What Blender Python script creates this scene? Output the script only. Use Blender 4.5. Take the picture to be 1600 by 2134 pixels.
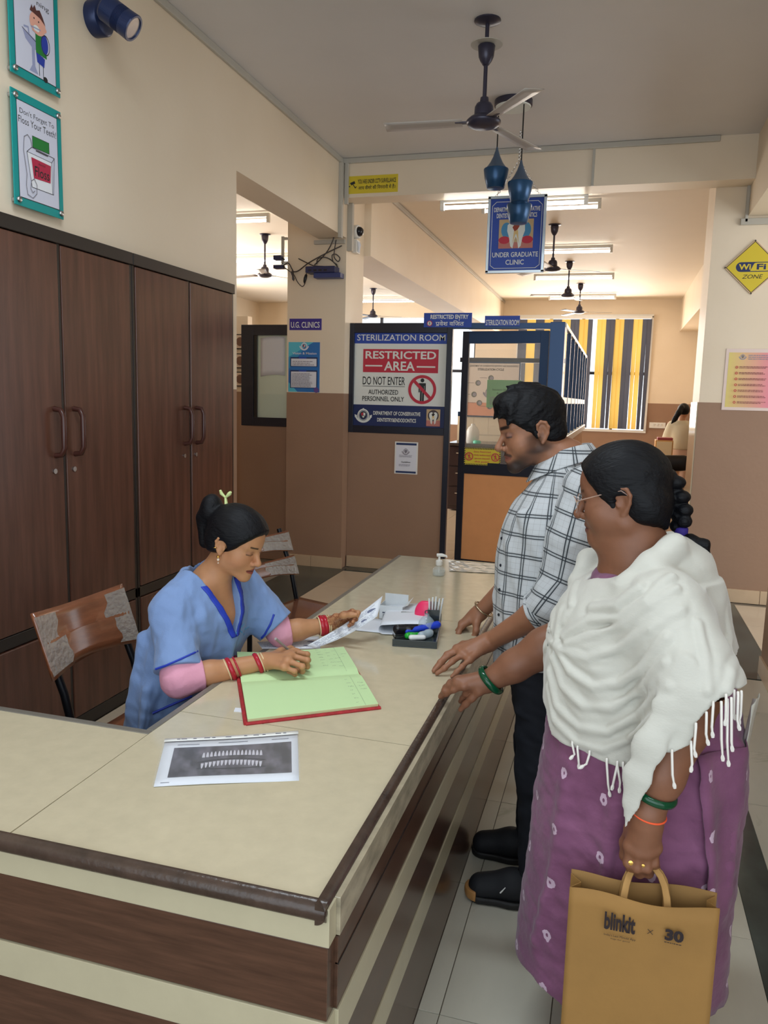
import bpy, bmesh, math, random
import numpy as np
from mathutils import Vector, Matrix

for _o in list(bpy.data.objects): bpy.data.objects.remove(_o)
SC = bpy.context.scene
COL = SC.collection
R = math.radians
random.seed(7)

# ------------------------------------------------------------------ camera
FPX, CX, CY, W_, H_ = 1644.5, 800.0, 1067.0, 1600.0, 2134.0
YAW, PITCH, ROLL, EYE = R(-16.08), R(8.21), R(-1.47), 1.65
def cam_axes():
    cy, sy, cp, sp = math.cos(YAW), math.sin(YAW), math.cos(PITCH), math.sin(PITCH)
    f = Vector((sy*cp, cy*cp, -sp)); r = Vector((cy, -sy, 0)); d = f.cross(r)
    c, s = math.cos(ROLL), math.sin(ROLL)
    return r*c + d*s, r*(-s) + d*c, f
CR, CD, CF = cam_axes()
CAM0 = Vector((0, 0, EYE))
def at(px, py, Y=None, X=None, Z=None):
    "point of the place seen at a pixel of the photograph, on a known plane"
    d = CR*((px-CX)/FPX) + CD*((py-CY)/FPX) + CF
    if Y is not None: t = Y/d.y
    elif X is not None: t = X/d.x
    else: t = (Z-EYE)/d.z
    return CAM0 + d*t
cd = bpy.data.cameras.new('camera'); cam = bpy.data.objects.new('camera', cd); COL.objects.link(cam)
cd.sensor_fit = 'VERTICAL'; cd.sensor_height = 36.0; cd.lens = 36.0*FPX/H_
cd.clip_start = 0.05; cd.clip_end = 200
m3 = Matrix((CR, -CD, -CF)).transposed()
cam.matrix_world = Matrix.Translation(CAM0) @ m3.to_4x4()
SC.camera = cam

# ------------------------------------------------------------------ world, lights, exposure
def lin(c):
    return tuple(((v/255)/12.92 if v/255 <= .04045 else ((v/255+.055)/1.055)**2.4) for v in c)
wd = bpy.data.worlds.new('sky'); SC.world = wd; wd.use_nodes = True
bg = wd.node_tree.nodes['Background']; bg.inputs[0].default_value = (.86, .94, 1.0, 1); bg.inputs[1].default_value = 2.0
def area(name, loc, rot, sx, sy, power, col):
    l = bpy.data.lights.new(name, 'AREA'); l.shape = 'RECTANGLE'; l.size = sx; l.size_y = sy; l.energy = power; l.color = col
    o = bpy.data.objects.new(name, l); COL.objects.link(o); o.location = loc; o.rotation_euler = rot; return o
# daylight entering at the open entrance behind the photographer, and through the clinic windows
area('entrance_daylight', (-.2, -1.9, 2.0), (R(90), 0, 0), 3.6, 2.6, 30, (.70, .86, 1.0))
area('corridor_daylight', (4.2, 5.6, 2.0), (R(90), 0, R(90)), 2.4, 2.4, 60, (1.0, .95, .88))
area('clinic_window_daylight', (-.8, 16.6, 2.3), (R(-90), 0, 0), 2.5, 2.1, 125, (1.0, .90, .80))
area('side_window_daylight', (-7.6, 11.5, 2.2), (R(90), 0, R(-90)), 5, 2, 430, (1.0, .92, .84))
# unseen area lamps added over the reception hall for more top light
area('added_overhead_light', (-1.0, 1.9, 3.66), (0, 0, 0), 1.3, .25, 36, (.82, .92, 1.0))
area('added_overhead_light', (.45, .2, 3.66), (0, 0, 0), 1.3, .25, 15, (.82, .92, 1.0))
SC.view_settings.view_transform = 'Standard'; SC.view_settings.look = 'None'
SC.view_settings.exposure = 0.0; SC.view_settings.gamma = 1.0; SC.view_settings.use_curve_mapping = False
SC.cycles.max_bounces = 7; SC.cycles.diffuse_bounces = 4; SC.cycles.glossy_bounces = 3; SC.cycles.transmission_bounces = 6
SC.cycles.transparent_max_bounces = 8; SC.cycles.caustics_reflective = False; SC.cycles.caustics_refractive = False
SC.cycles.sample_clamp_indirect = 6.0

# ------------------------------------------------------------------ materials
MATS = {}
def mat(name, col, rough=.5, metal=0., spec=.5, var=0., vscale=8., vstretch=(1,1,1), bump=0., bscale=60., alpha=1., trans=0., emit=None, estr=0., coat=0., sheen=0., sss=0., ior=1.45):
    if name in MATS: return MATS[name]
    m = bpy.data.materials.new(name); m.use_nodes = True; nt = m.node_tree; n = nt.nodes; b = n['Principled BSDF']
    c = lin(col)
    b.inputs['Base Color'].default_value = (*c, 1); b.inputs['Roughness'].default_value = rough; b.inputs['Metallic'].default_value = metal
    b.inputs['Specular IOR Level'].default_value = spec; b.inputs['Alpha'].default_value = alpha; b.inputs['Transmission Weight'].default_value = trans
    b.inputs['Coat Weight'].default_value = coat; b.inputs['Coat Roughness'].default_value = .12; b.inputs['Sheen Weight'].default_value = sheen; b.inputs['IOR'].default_value = ior
    if sss: b.inputs['Subsurface Weight'].default_value = sss; b.inputs['Subsurface Radius'].default_value = (.012, .005, .003); b.inputs['Subsurface Scale'].default_value = .6
    if emit: b.inputs['Emission Color'].default_value = (*lin(emit), 1); b.inputs['Emission Strength'].default_value = estr
    if var or bump:
        tc = n.new('ShaderNodeTexCoord'); mp = n.new('ShaderNodeMapping'); nt.links.new(tc.outputs['Object'], mp.inputs[0]); mp.inputs['Scale'].default_value = vstretch
    if var:
        no = n.new('ShaderNodeTexNoise'); no.inputs['Scale'].default_value = vscale; no.inputs['Detail'].default_value = 6; no.inputs['Roughness'].default_value = .6
        nt.links.new(mp.outputs[0], no.inputs['Vector'])
        rp = n.new('ShaderNodeValToRGB'); e = rp.color_ramp.elements
        e[0].position = .3; e[0].color = (*[max(0, v*(1-var)) for v in c], 1); e[1].position = .7; e[1].color = (*[min(1, v*(1+var)) for v in c], 1)
        nt.links.new(no.outputs[0], rp.inputs[0]); nt.links.new(rp.outputs[0], b.inputs['Base Color'])
    if bump:
        nb = n.new('ShaderNodeTexNoise'); nb.inputs['Scale'].default_value = bscale; nb.inputs['Detail'].default_value = 4
        nt.links.new(mp.outputs[0], nb.inputs['Vector'])
        bp = n.new('ShaderNodeBump'); bp.inputs['Strength'].default_value = bump; bp.inputs['Distance'].default_value = .01
        nt.links.new(nb.outputs[0], bp.inputs['Height']); nt.links.new(bp.outputs[0], b.inputs['Normal'])
    MATS[name] = m; return m
def bsdf(m): return m.node_tree.nodes['Principled BSDF']

# ------------------------------------------------------------------ object helpers
def tagged(o, label=None, cat=None, group=None, kind=None):
    for k, v in (('label', label), ('category', cat), ('group', group), ('kind', kind)):
        if v: o[k] = v
    return o
def thing(name, label, cat, loc=(0,0,0), group=None):
    o = bpy.data.objects.new(name, None); COL.objects.link(o); o.location = loc; o.empty_display_size = .1
    return tagged(o, label, cat, group)
LOC = {}
def parent_to(o, p):
    o.parent = p
    # children are modelled in world coordinates; roots carry a location only, parts sit at the origin
    o.matrix_parent_inverse = Matrix.Translation(-p.location) if p.parent is None else Matrix.Identity(4)
class MB:
    "collects vertices and faces, then links them as one mesh object"
    def __init__(s): s.v = []; s.f = []; s.m = []; s.mi = 0
    def add(s, vs, fs, mi=None):
        n = len(s.v); s.v.extend([tuple(v) for v in vs]); s.f.extend([tuple(i+n for i in f) for f in fs]); s.m.extend([s.mi if mi is None else mi]*len(fs)); return s
    def box(s, x0, x1, y0, y1, z0, z1, mi=None):
        v = [(x,y,z) for z in (z0,z1) for y in (y0,y1) for x in (x0,x1)]
        return s.add(v, [(0,2,3,1),(4,5,7,6),(0,1,5,4),(2,6,7,3),(0,4,6,2),(1,3,7,5)], mi)
    def obox(s, c, ax, ay, az, mi=None):
        "oriented box: centre and three half-axis vectors"
        c = Vector(c); ax, ay, az = Vector(ax), Vector(ay), Vector(az)
        v = [c+ax*i+ay*j+az*k for k in (-1,1) for j in (-1,1) for i in (-1,1)]
        return s.add(v, [(0,2,3,1),(4,5,7,6),(0,1,5,4),(2,6,7,3),(0,4,6,2),(1,3,7,5)], mi)
    def bar(s, a, b, w, h, up=(0,0,1), mi=None):
        a, b = Vector(a), Vector(b); d = (b-a); u = Vector(up); x = d.cross(u)
        if x.length < 1e-6: x = d.cross(Vector((1,0,0)))
        x.normalize(); u = x.cross(d).normalized()
        return s.obox((a+b)/2, d/2, x*w/2, u*h/2, mi)
    def tube(s, pts, r, n=10, caps=True, mi=None):
        pts = [Vector(p) for p in pts]; rs = r if isinstance(r, (list, tuple)) else [r]*len(pts)
        vs = []; fs = []; x = None
        for i, p in enumerate(pts):
            d = (pts[min(i+1, len(pts)-1)] - pts[max(i-1, 0)])
            d = d.normalized() if d.length > 1e-9 else Vector((0,0,1))
            if x is None: x = d.cross(Vector((0,0,1)) if abs(d.z) < .9 else Vector((1,0,0))).normalized()
            else:
                x = x - d*x.dot(d); x = x.normalized() if x.length > 1e-6 else d.orthogonal().normalized()
            y = d.cross(x)
            for k in range(n):
                a = 2*math.pi*k/n; vs.append(p + x*(math.cos(a)*rs[i]) + y*(math.sin(a)*rs[i]))
        for i in range(len(pts)-1):
            for k in range(n): fs.append((i*n+k, i*n+(k+1)%n, (i+1)*n+(k+1)%n, (i+1)*n+k))
        if caps: fs.append(tuple(range(n-1, -1, -1))); fs.append(tuple((len(pts)-1)*n+k for k in range(n)))
        return s.add(vs, fs, mi)
    def lathe(s, c, prof, n=28, axis=(0,0,1), mi=None, ang=2*math.pi):
        "profile of (radius, height) about an axis through c"
        c = Vector(c); a = Vector(axis).normalized(); x = a.orthogonal().normalized(); y = a.cross(x); vs = []; fs = []
        for (r, h) in prof:
            for k in range(n):
                t = 2*math.pi*k/n; vs.append(c + a*h + x*(math.cos(t)*r) + y*(math.sin(t)*r))
        for i in range(len(prof)-1):
            for k in range(n): fs.append((i*n+k, i*n+(k+1)%n, (i+1)*n+(k+1)%n, (i+1)*n+k))
        if prof[0][0] > 1e-6: fs.append(tuple(range(n-1, -1, -1)))
        if prof[-1][0] > 1e-6: fs.append(tuple((len(prof)-1)*n+k for k in range(n)))
        return s.add(vs, fs, mi)
    def torus(s, c, axis, Rr, r, n=32, k=8, a0=0., a1=2*math.pi, sq=1., mi=None):
        c = Vector(c); a = Vector(axis).normalized(); x = a.orthogonal().normalized(); y = a.cross(x)
        full = abs(a1-a0-2*math.pi) < 1e-6
        vs = []; fs = []; N = n if full else n+1
        for i in range(N):
            t = a0+(a1-a0)*i/n; d = x*math.cos(t)+y*math.sin(t)
            for j in range(k):
                q = 2*math.pi*j/k; vs.append(c + d*(Rr+r*math.cos(q)) + a*(r*sq*math.sin(q)))
        for i in range(n):
            for j in range(k): fs.append((i*k+j, ((i+1)%N)*k+j, ((i+1)%N)*k+(j+1)%k, i*k+(j+1)%k))
        return s.add(vs, fs, mi)
    def grid(s, fn, nu, nv, mi=None, wrap=False):
        vs = [fn(i/(nu if wrap else nu-1), j/(nv-1)) for j in range(nv) for i in range(nu)]
        fs = []
        for j in range(nv-1):
            for i in range(nu if wrap else nu-1): fs.append((j*nu+i, j*nu+(i+1)%nu, (j+1)*nu+(i+1)%nu, (j+1)*nu+i))
        return s.add(vs, fs, mi)
    def build(s, name, mats, parent=None, smooth=False, bevel=0., solid=0., seg=2, subd=0, label=None, kind=None):
        me = bpy.data.meshes.new(name); me.from_pydata(s.v, [], s.f)
        mats = mats if isinstance(mats, (list, tuple)) else [mats]
        for mm in mats: me.materials.append(mm)
        if len(mats) > 1: me.polygons.foreach_set('material_index', s.m)
        if smooth: me.polygons.foreach_set('use_smooth', [True]*len(me.polygons))
        me.update()
        o = bpy.data.objects.new(name, me); COL.objects.link(o)
        if solid: md = o.modifiers.new('solid', 'SOLIDIFY'); md.thickness = solid; md.offset = 0
        if subd: md = o.modifiers.new('sub', 'SUBSURF'); md.levels = subd; md.render_levels = subd
        if bevel:
            md = o.modifiers.new('bevel', 'BEVEL'); md.width = bevel; md.segments = seg; md.limit_method = 'ANGLE'; md.angle_limit = R(40)
        if smooth and hasattr(me, 'set_sharp_from_angle'): me.set_sharp_from_angle(angle=R(50))
        if parent is not None: parent_to(o, parent)
        if label: o['label'] = label
        if kind: o['kind'] = kind
        return o
def struct(o): o['kind'] = 'structure'; return o
def box(name, b, m, parent=None, bevel=0., **k): return MB().box(*b).build(name, m, parent, bevel=bevel, **k)
def copy_tree(o, parent=None):
    c = o.copy(); COL.objects.link(c)
    if parent is not None: c.parent = parent; c.matrix_parent_inverse = o.matrix_parent_inverse.copy()
    for ch in list(o.children): copy_tree(ch, c)
    return c

# flat print on boards: layers in a local (u right, v up) frame
_tmp_font = {}
def text_tris(s, bold=0., shear=0.):
    cu = bpy.data.curves.new('t', 'FONT'); cu.body = s; cu.offset = bold; cu.shear = shear; cu.resolution_u = 3; cu.fill_mode = 'FRONT'
    o = bpy.data.objects.new('t', cu); COL.objects.link(o)
    dg = bpy.context.evaluated_depsgraph_get(); me = o.evaluated_get(dg).to_mesh()
    vs = [tuple(v.co) for v in me.vertices]; fs = [tuple(p.vertices) for p in me.polygons]
    o.evaluated_get(dg).to_mesh_clear(); bpy.data.objects.remove(o); bpy.data.curves.remove(cu)
    return vs, fs
class Panel:
    def __init__(s, o, ux, uy):
        s.o = Vector(o); s.ux = Vector(ux).normalized(); s.uy = Vector(uy).normalized(); s.n = s.ux.cross(s.uy); s.mbs = {}; s.lay = 0
    def P(s, u, v, w=0.): return s.o + s.ux*u + s.uy*v + s.n*w
    def _mb(s, part): return s.mbs.setdefault(part, (MB(), []))
    def poly(s, pts, m, part='print', w=None):
        mb, ms = s._mb(part)
        if m not in ms: ms.append(m)
        s.lay += 1; w = (.0006 + s.lay*.00012) if w is None else w
        mb.add([s.P(u, v, w) for u, v in pts], [tuple(range(len(pts)))], ms.index(m)); return s
    def rect(s, u0, v0, u1, v1, m, part='print'): return s.poly([(u0,v0),(u1,v0),(u1,v1),(u0,v1)], m, part)
    def disc(s, u, v, r, m, part='print', n=28, rv=None):
        rv = rv or r; return s.poly([(u+r*math.cos(2*math.pi*k/n), v+rv*math.sin(2*math.pi*k/n)) for k in range(n)], m, part)
    def ring(s, u, v, r0, r1, m, part='print', n=36, a0=0., a1=2*math.pi, k=1.):
        mb, ms = s._mb(part)
        if m not in ms: ms.append(m)
        s.lay += 1; w = .0006+s.lay*.00012; vs = []; fs = []
        for i in range(n+1):
            a = a0+(a1-a0)*i/n
            for r in (r0, r1): vs.append(s.P(u+r*math.cos(a), v+r*k*math.sin(a), w))
        for i in range(n): fs.append((2*i, 2*i+1, 2*i+3, 2*i+2))
        mb.add(vs, fs, ms.index(m)); return s
    def line(s, pts, wd, m, part='print'):
        for (a, b) in zip(pts[:-1], pts[1:]):
            d = Vector((b[0]-a[0], b[1]-a[1])); L = d.length
            if L < 1e-6: continue
            d /= L; q = Vector((-d.y, d.x))*wd/2; e = d*wd*.3
            s.poly([(a[0]-e.x-q.x, a[1]-e.y-q.y), (b[0]+e.x-q.x, b[1]+e.y-q.y), (b[0]+e.x+q.x, b[1]+e.y+q.y), (a[0]-e.x+q.x, a[1]-e.y+q.y)], m, part)
        return s
    def text(s, t, u0, v0, u1, v1, m, bold=0., shear=0., part='lettering'):
        vs, fs = text_tris(t, bold, shear)
        if not vs: return s
        xs = [v[0] for v in vs]; ys = [v[1] for v in vs]; x0, x1, y0, y1 = min(xs), max(xs), min(ys), max(ys)
        mb, ms = s._mb((part, s.lay))
        if m not in ms: ms.append(m)
        s.lay += 1; w = .0006+s.lay*.00012
        mb.add([s.P(u0+(x-x0)/(x1-x0)*(u1-u0), v0+(y-y0)/(y1-y0)*(v1-v0), w) for x, y, _ in vs], fs, ms.index(m)); return s
    def greek(s, u0, v0, u1, v1, rows, m, h=.45, ragged=.25, part='print'):
        rh = (v1-v0)/rows
        for i in range(rows):
            v = v1-rh*(i+1)+rh*(1-h)/2; e = u1-(u1-u0)*ragged*random.random(); u = u0
            while u < e:
                w = min(e-u, rh*h*(1+4*random.random()))
                s.rect(u, v, u+w, v+rh*h, m, part); u += w+rh*h*.6
        return s
    def build(s, root):
        for part, (mb, ms) in s.mbs.items():
            if not mb.f: continue
            o = mb.build(part if isinstance(part, str) else part[0], ms, root)
            if part in ('print', 'small_print'): o['kind'] = 'stuff'
# ------------------------------------------------------------------ shared materials
def paint_material():
    m = bpy.data.materials.new('two_tone_paint'); m.use_nodes = True; nt = m.node_tree; n = nt.nodes; b = n['Principled BSDF']
    g = n.new('ShaderNodeNewGeometry'); sp = n.new('ShaderNodeSeparateXYZ'); nt.links.new(g.outputs['Position'], sp.inputs[0])
    st = n.new('ShaderNodeMath'); st.operation = 'GREATER_THAN'; st.inputs[1].default_value = 1.683; nt.links.new(sp.outputs[2], st.inputs[0])
    no = n.new('ShaderNodeTexNoise'); no.inputs['Scale'].default_value = 1.7; no.inputs['Detail'].default_value = 5; nt.links.new(g.outputs['Position'], no.inputs['Vector'])
    def ramp(a, c):
        r = n.new('ShaderNodeValToRGB'); r.color_ramp.elements[0].position = .3; r.color_ramp.elements[1].position = .72
        r.color_ramp.elements[0].color = (*lin(a), 1); r.color_ramp.elements[1].color = (*lin(c), 1); nt.links.new(no.outputs[0], r.inputs[0]); return r
    lo = ramp((148,118,97), (156,125,103)); hi = ramp((227,211,187), (232,217,195))
    mx = n.new('ShaderNodeMix'); mx.data_type = 'RGBA'; nt.links.new(st.outputs[0], mx.inputs[0]); nt.links.new(lo.outputs[0], mx.inputs[6]); nt.links.new(hi.outputs[0], mx.inputs[7])
    nt.links.new(mx.outputs[2], b.inputs['Base Color']); b.inputs['Roughness'].default_value = .42; b.inputs['Specular IOR Level'].default_value = .35
    nb = n.new('ShaderNodeTexNoise'); nb.inputs['Scale'].default_value = 30; nt.links.new(g.outputs['Position'], nb.inputs['Vector'])
    bp = n.new('ShaderNodeBump'); bp.inputs['Strength'].default_value = .08; bp.inputs['Distance'].default_value = .01
    nt.links.new(nb.outputs[0], bp.inputs['Height']); nt.links.new(bp.outputs[0], b.inputs['Normal'])
    return m
def marble_material():
    m = mat('white_marble', (196,192,176), .2, var=.10, vscale=2.2, vstretch=(1, .35, 1)); nt = m.node_tree; n = nt.nodes; b = bsdf(m)
    tc = n.new('ShaderNodeTexCoord'); mp = n.new('ShaderNodeMapping'); mp.inputs['Scale'].default_value = (1.5, .55, 1); mp.inputs['Rotation'].default_value = (0, 0, .35)
    nt.links.new(tc.outputs['Object'], mp.inputs[0])
    no = n.new('ShaderNodeTexNoise'); no.inputs['Scale'].default_value = 2.4; no.inputs['Detail'].default_value = 8; no.inputs['Distortion'].default_value = 1.6; nt.links.new(mp.outputs[0], no.inputs['Vector'])
    rp = n.new('ShaderNodeValToRGB'); e = rp.color_ramp.elements; e[0].position = .60; e[0].color = (0,0,0,1); e[1].position = .76; e[1].color = (1,1,1,1); nt.links.new(no.outputs[0], rp.inputs[0])
    src = b.inputs['Base Color'].links[0].from_socket
    mx = n.new('ShaderNodeMix'); mx.data_type = 'RGBA'; nt.links.new(rp.outputs[0], mx.inputs[0]); nt.links.new(src, mx.inputs[6]); mx.inputs[7].default_value = (*lin((138,138,112)), 1)
    nt.links.new(mx.outputs[2], b.inputs['Base Color']); return m
M = {}
M['paint'] = paint_material()
M['ceiling'] = mat('ceiling_paint', (214,211,210), .55, var=.03, vscale=1.2)
M['clinic_ceiling'] = mat('clinic_ceiling_paint', (232,220,202), .6, var=.02, vscale=1.2)
M['marble'] = marble_material()
M['greenstone'] = mat('dark_green_marble', (62,70,66), .16, var=.35, vscale=5, vstretch=(1, .5, 1))
M['beige_tile'] = mat('beige_vitrified_tile', (203,186,163), .1, var=.03, vscale=3)
M['skirting'] = mat('skirting_tile', (196,170,140), .25, var=.06, vscale=4)
M['grout'] = mat('grout', (120,110,96), .8)
M['frame_dark'] = mat('dark_powder_coated_aluminium', (34,36,48), .32, .2, .5)
M['frame_blue'] = mat('blue_black_aluminium', (34,62,98), .3, .3, .5)
M['white_paint'] = mat('white_gloss_paint', (232,232,228), .3)
M['white_plastic'] = mat('white_plastic', (228,228,224), .35)
M['glass'] = mat('clear_glass', (240,248,246), .02, alpha=.06, spec=.6)
M['tube_on'] = mat('lit_fluorescent_tube', (255,255,255), .4, emit=(255,250,242), estr=13.0)
M['batten'] = mat('tube_batten', (214,214,210), .4)
M['fan_metal'] = mat('dark_brown_fan_enamel', (58,56,72), .3, .3)
M['black'] = mat('black_plastic', (18,18,22), .4)
M['steel'] = mat('brushed_steel', (190,192,194), .25, 1.)
M['conduit'] = mat('grey_conduit', (182,178,168), .45)
M['laminate_brown'] = mat('brown_wood_laminate', (78,54,41), .22, var=.28, vscale=5, vstretch=(1.2, 1.2, 14))
M['laminate_cream'] = mat('cream_laminate', (178,169,142), .26, var=.04, vscale=9)
M['top_laminate'] = mat('beige_speckled_laminate', (198,187,160), .11, var=.05, vscale=22, bump=.004, bscale=200)
M['edge'] = mat('dark_brown_edge_moulding', (66,52,44), .25, var=.35, vscale=18, bump=.1, bscale=90)
M['locker_wood'] = mat('dark_walnut_veneer', (90,58,46), .24, var=.30, vscale=3.2, vstretch=(7, 7, .55), bump=.015, bscale=40)
M['locker_frame'] = mat('black_brown_frame', (36,30,27), .3)
M['handle_wood'] = mat('reddish_brown_handle', (72,40,33), .25)
M['chair_wood'] = mat('polished_bent_plywood', (122,74,50), .16, var=.28, vscale=5, vstretch=(2, 1, 6), coat=.6, bump=.05, bscale=50)
M['chair_metal'] = mat('black_chair_tube', (16,17,22), .35, .4)
M['paper'] = mat('white_paper', (222,226,234), .7)
M['ink'] = mat('ink', (60,62,86), .8)
M['inkblack'] = mat('black_print', (28,28,32), .7)
M['sign_blue'] = mat('sign_blue', (38,72,168), .45)
M['sign_navy'] = mat('sign_navy', (26,42,92), .45)
M['sign_white'] = mat('sign_white', (224,228,224), .45)
M['sign_red'] = mat('sign_red', (190,44,66), .5)
M['sign_black'] = mat('sign_black', (30,34,36), .5)
M['sign_yellow'] = mat('sign_yellow', (214,192,48), .45)

# ------------------------------------------------------------------ room shell
ZC = 3.73            # ceiling height
XL = -2.47           # left wall face
struct(box('floor', (-9, 5, -2, 18, -.12, -.006), M['grout']))
FLOOR = bpy.data.objects['floor']
struct(box('ceiling', (-9, 5, -2, 7.05, ZC, ZC+.12), M['ceiling']))
struct(box('ceiling', (-9, 5, 7.05, 18, ZC, ZC+.12), M['clinic_ceiling']))
# floor tiles, one piece each
def tiles(x0, y0, nx, ny, sx, sy, m, name='tile', gap=.003, lo=-.004):
    proto = None
    for i in range(nx):
        for j in range(ny):
            X, Y = x0+sx*(i+.5), y0+sy*(j+.5)
            if proto is None:
                b = MB().box(-sx/2+gap/2, sx/2-gap/2, -sy/2+gap/2, sy/2-gap/2, -.02, 0)
                me_o = b.build(name, m, None, bevel=0); proto = me_o; o = me_o
            else: o = proto.copy(); COL.objects.link(o)
            o.location = (X, Y, random.uniform(-.0006, .0006)); o.parent = FLOOR
tiles(-.355, 1.9, 3, 10, .29, .60, M['marble']); tiles(-.355, .1, 3, 3, .29, .60, M['marble'])
tiles(-.415, .1, 1, 12, .06, .60, M['marble'])
tiles(.63, .1, 2, 9, .60, .555, M['marble'])
tiles(-2.42, 1.2, 3, 9, .60, .648, M['beige_tile']); 
tiles(-.62, 5.1, 1, 3, .265, .648, M['beige_tile'])
tiles(1.06, 5.11, 3, 3, .6, .65, M['beige_tile'])
tiles(-.355, 7.25, 5, 14, .6, .6, M['beige_tile']); tiles(-2.755, 7.25, 4, 14, .6, .6, M['beige_tile'])
def strip(x0, x1, y0, y1): struct(box('floor_border', (x0, x1, y0, y1, -.02, .001), M['greenstone']))
strip(.515, .63, .1, 5.1); strip(.86, 1.058, 5.11, 7.06); strip(-2.9, -2.422, 4.6, 7.08); strip(-2.42, .66, 7.06, 7.22)
# walls
struct(box('wall_left', (XL-.25, XL, -2, 4.90, 0, ZC), M['paint']))
struct(box('ceiling_beam', (XL-.27, XL, 4.90, 7.1, 3.09, ZC), M['paint']))
struct(box('column', (-3.05, XL, 7.10, 7.62, 0, ZC), M['paint']))
struct(box('ceiling_beam', (XL, 5, 6.93, 7.17, 3.40, ZC), M['paint']))
struct(box('column', (.66, 1.9, 7.16, 7.75, 0, ZC), M['paint']))
struct(box('ceiling_beam', (.915, 1.6, -2, 7.16, 3.17, ZC), M['paint']))
struct(box('wall_right', (.97, 1.25, 1.0, 5.25, 0, 3.17), M['paint']))
struct(box('baseboard_right', (.958, .97, 1.0, 5.25, 0, .11), M['skirting']))
struct(box('ceiling_beam', (-2.87, -2.40, 7.62, 17.0, 3.02, ZC), M['paint']))
struct(box('ceiling_beam', (1.10, 1.5, 7.75, 17.0, 3.10, ZC), M['paint']))
struct(box('wall_right_clinic', (1.5, 1.7, 7.75, 17.0, 0, ZC), M['paint']))
# rear wall of the clinic with its window hole, far left room
wb = MB(); WX0, WX1, WZ0, WZ1 = -2.06, .57, 1.12, 3.40
for b in ((-8, -7.2, 17.0, 17.2, 0, ZC), (-7.2, -2.97, 17.0, 17.2, 0, WZ0), (-7.2, -2.97, 17.0, 17.2, WZ1, ZC), (-2.97, WX0, 17.0, 17.2, 0, ZC), (WX1, 1.7, 17.0, 17.2, 0, ZC), (WX0, WX1, 17.0, 17.2, 0, WZ0), (WX0, WX1, 17.0, 17.2, WZ1, ZC)): wb.box(*b)
struct(wb.build('wall_back', M['paint']))
struct(box('wall_far_left', (-8.2, -8, 4.6, 17.2, 0, ZC), M['paint']))
struct(box('wall_left_room', (-8, XL-.25, 4.5, 4.65, 0, ZC), M['paint']))
# mouldings and conduits along the ceiling
struct(box('trim_1', (XL, XL+.022, -2, 6.93, ZC-.045, ZC), M['conduit'], bevel=.004))
struct(box('trim_2', (XL, .64, 6.905, 6.93, ZC-.045, ZC-.002), M['conduit'], bevel=.004))
struct(box('trim_3', (.66, .915, 7.13, 7.16, ZC-.05, ZC), M['conduit'], bevel=.004))
struct(box('trim_4', (.89, .915, 7.13, 7.16, 3.12, ZC-.05), M['conduit'], bevel=.004))
struct(box('trim_5', (.86, 1.9, 7.13, 7.16, 3.10, 3.15), M['conduit'], bevel=.004))
struct(box('trim_6', (-2.40, -2.375, 7.62, 17, ZC-.05, ZC-.005), M['conduit'], bevel=.004))
struct(box('trim_7', (-.315, -.295, 6.915, 6.93, 3.40, ZC-.045), M['conduit']))
# skirting tiles
sk = struct(box('baseboard_left', (-3.05, XL+.002, 7.094, 7.10, 0, .02), M['skirting']))
def skirt(name, tl, par):
    for b in tl: box('tile', b, M['skirting'], par, bevel=.002)
skirt('s', [(-3.06, -2.78, 7.085, 7.10, 0, .108), (-2.777, -2.458, 7.085, 7.10, 0, .108)], sk)
skb = struct(box('baseboard_back', (-2.46, -1.53, 7.244, 7.25, 0, .02), M['skirting']))
skirt('s', [(-2.458, -2.0, 7.23, 7.25, 0, .108), (-1.997, -1.53, 7.23, 7.25, 0, .108)], skb)
skc = struct(box('baseboard_right_column', (.66, 1.9, 7.155, 7.16, 0, .02), M['skirting']))
skirt('s', [(.648, 1.262, 7.14, 7.16, 0, .115), (1.265, 1.9, 7.14, 7.16, 0, .115)], skc)
skirt('s', [(.645, .66, 7.16, 7.75, 0, .115)], skc)
# glazed tile strip on the side of the right column (catches the light)
struct(box('trim_8', (.648, .661, 7.17, 7.74, .115, 1.683), mat('glossy_cream_tile', (224,206,176), .12)))

# ------------------------------------------------------------------ lockers built against the left wall
def locker(label, y0, y1, names):
    root = thing('wall_locker', label, 'cabinet', (XL, (y0+y1)/2, 0), 'walnut lockers along the left wall')
    x0, x1 = XL+.002, XL+.045; ym = (y0+y1)/2
    fr = MB()
    for b in ((x0, x1, y0, y0+.022, 0, 2.325), (x0, x1, y1-.022, y1, 0, 2.325), (x0, x1, ym-.011, ym+.011, 0, 2.325), (x0, x1+.012, y0, y1, 2.29, 2.35), (x0, x1, y0, y1, .545, .60), (x0, x1, y0, y1, 0, .07)): fr.box(*b)
    fr.build('frame', M['locker_frame'], root, bevel=.003)
    for k, (a, b) in enumerate(((y0+.024, ym-.012), (ym+.012, y1-.024))):
        for (z0, z1) in ((.605, 2.287), (.075, .54)):
            d = box('door', (x0+.01, x1+.006, a, b, z0, z1), M['locker_wood'], root, bevel=.004)
            if z0 > .5:
                yh = b-.055 if k == 0 else a+.055; xh = x1+.006
                pts = [(xh, yh, 1.355), (xh+.035, yh, 1.36), (xh+.05, yh, 1.39), (xh+.05, yh, 1.53), (xh+.035, yh, 1.56), (xh, yh, 1.565)]
                MB().tube(pts, .0125, 8).build('handle', M['handle_wood'], d, smooth=True)
                MB().lathe((xh, yh-.01, 1.285), [(.0, .0), (.012, .0), (.012, .006), (.0, .006)], 14, (1, 0, 0)).build('lock', M['steel'], d)
    return root
locker('dark walnut double locker under the two teal posters', 2.52, 3.635, None)
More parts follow.
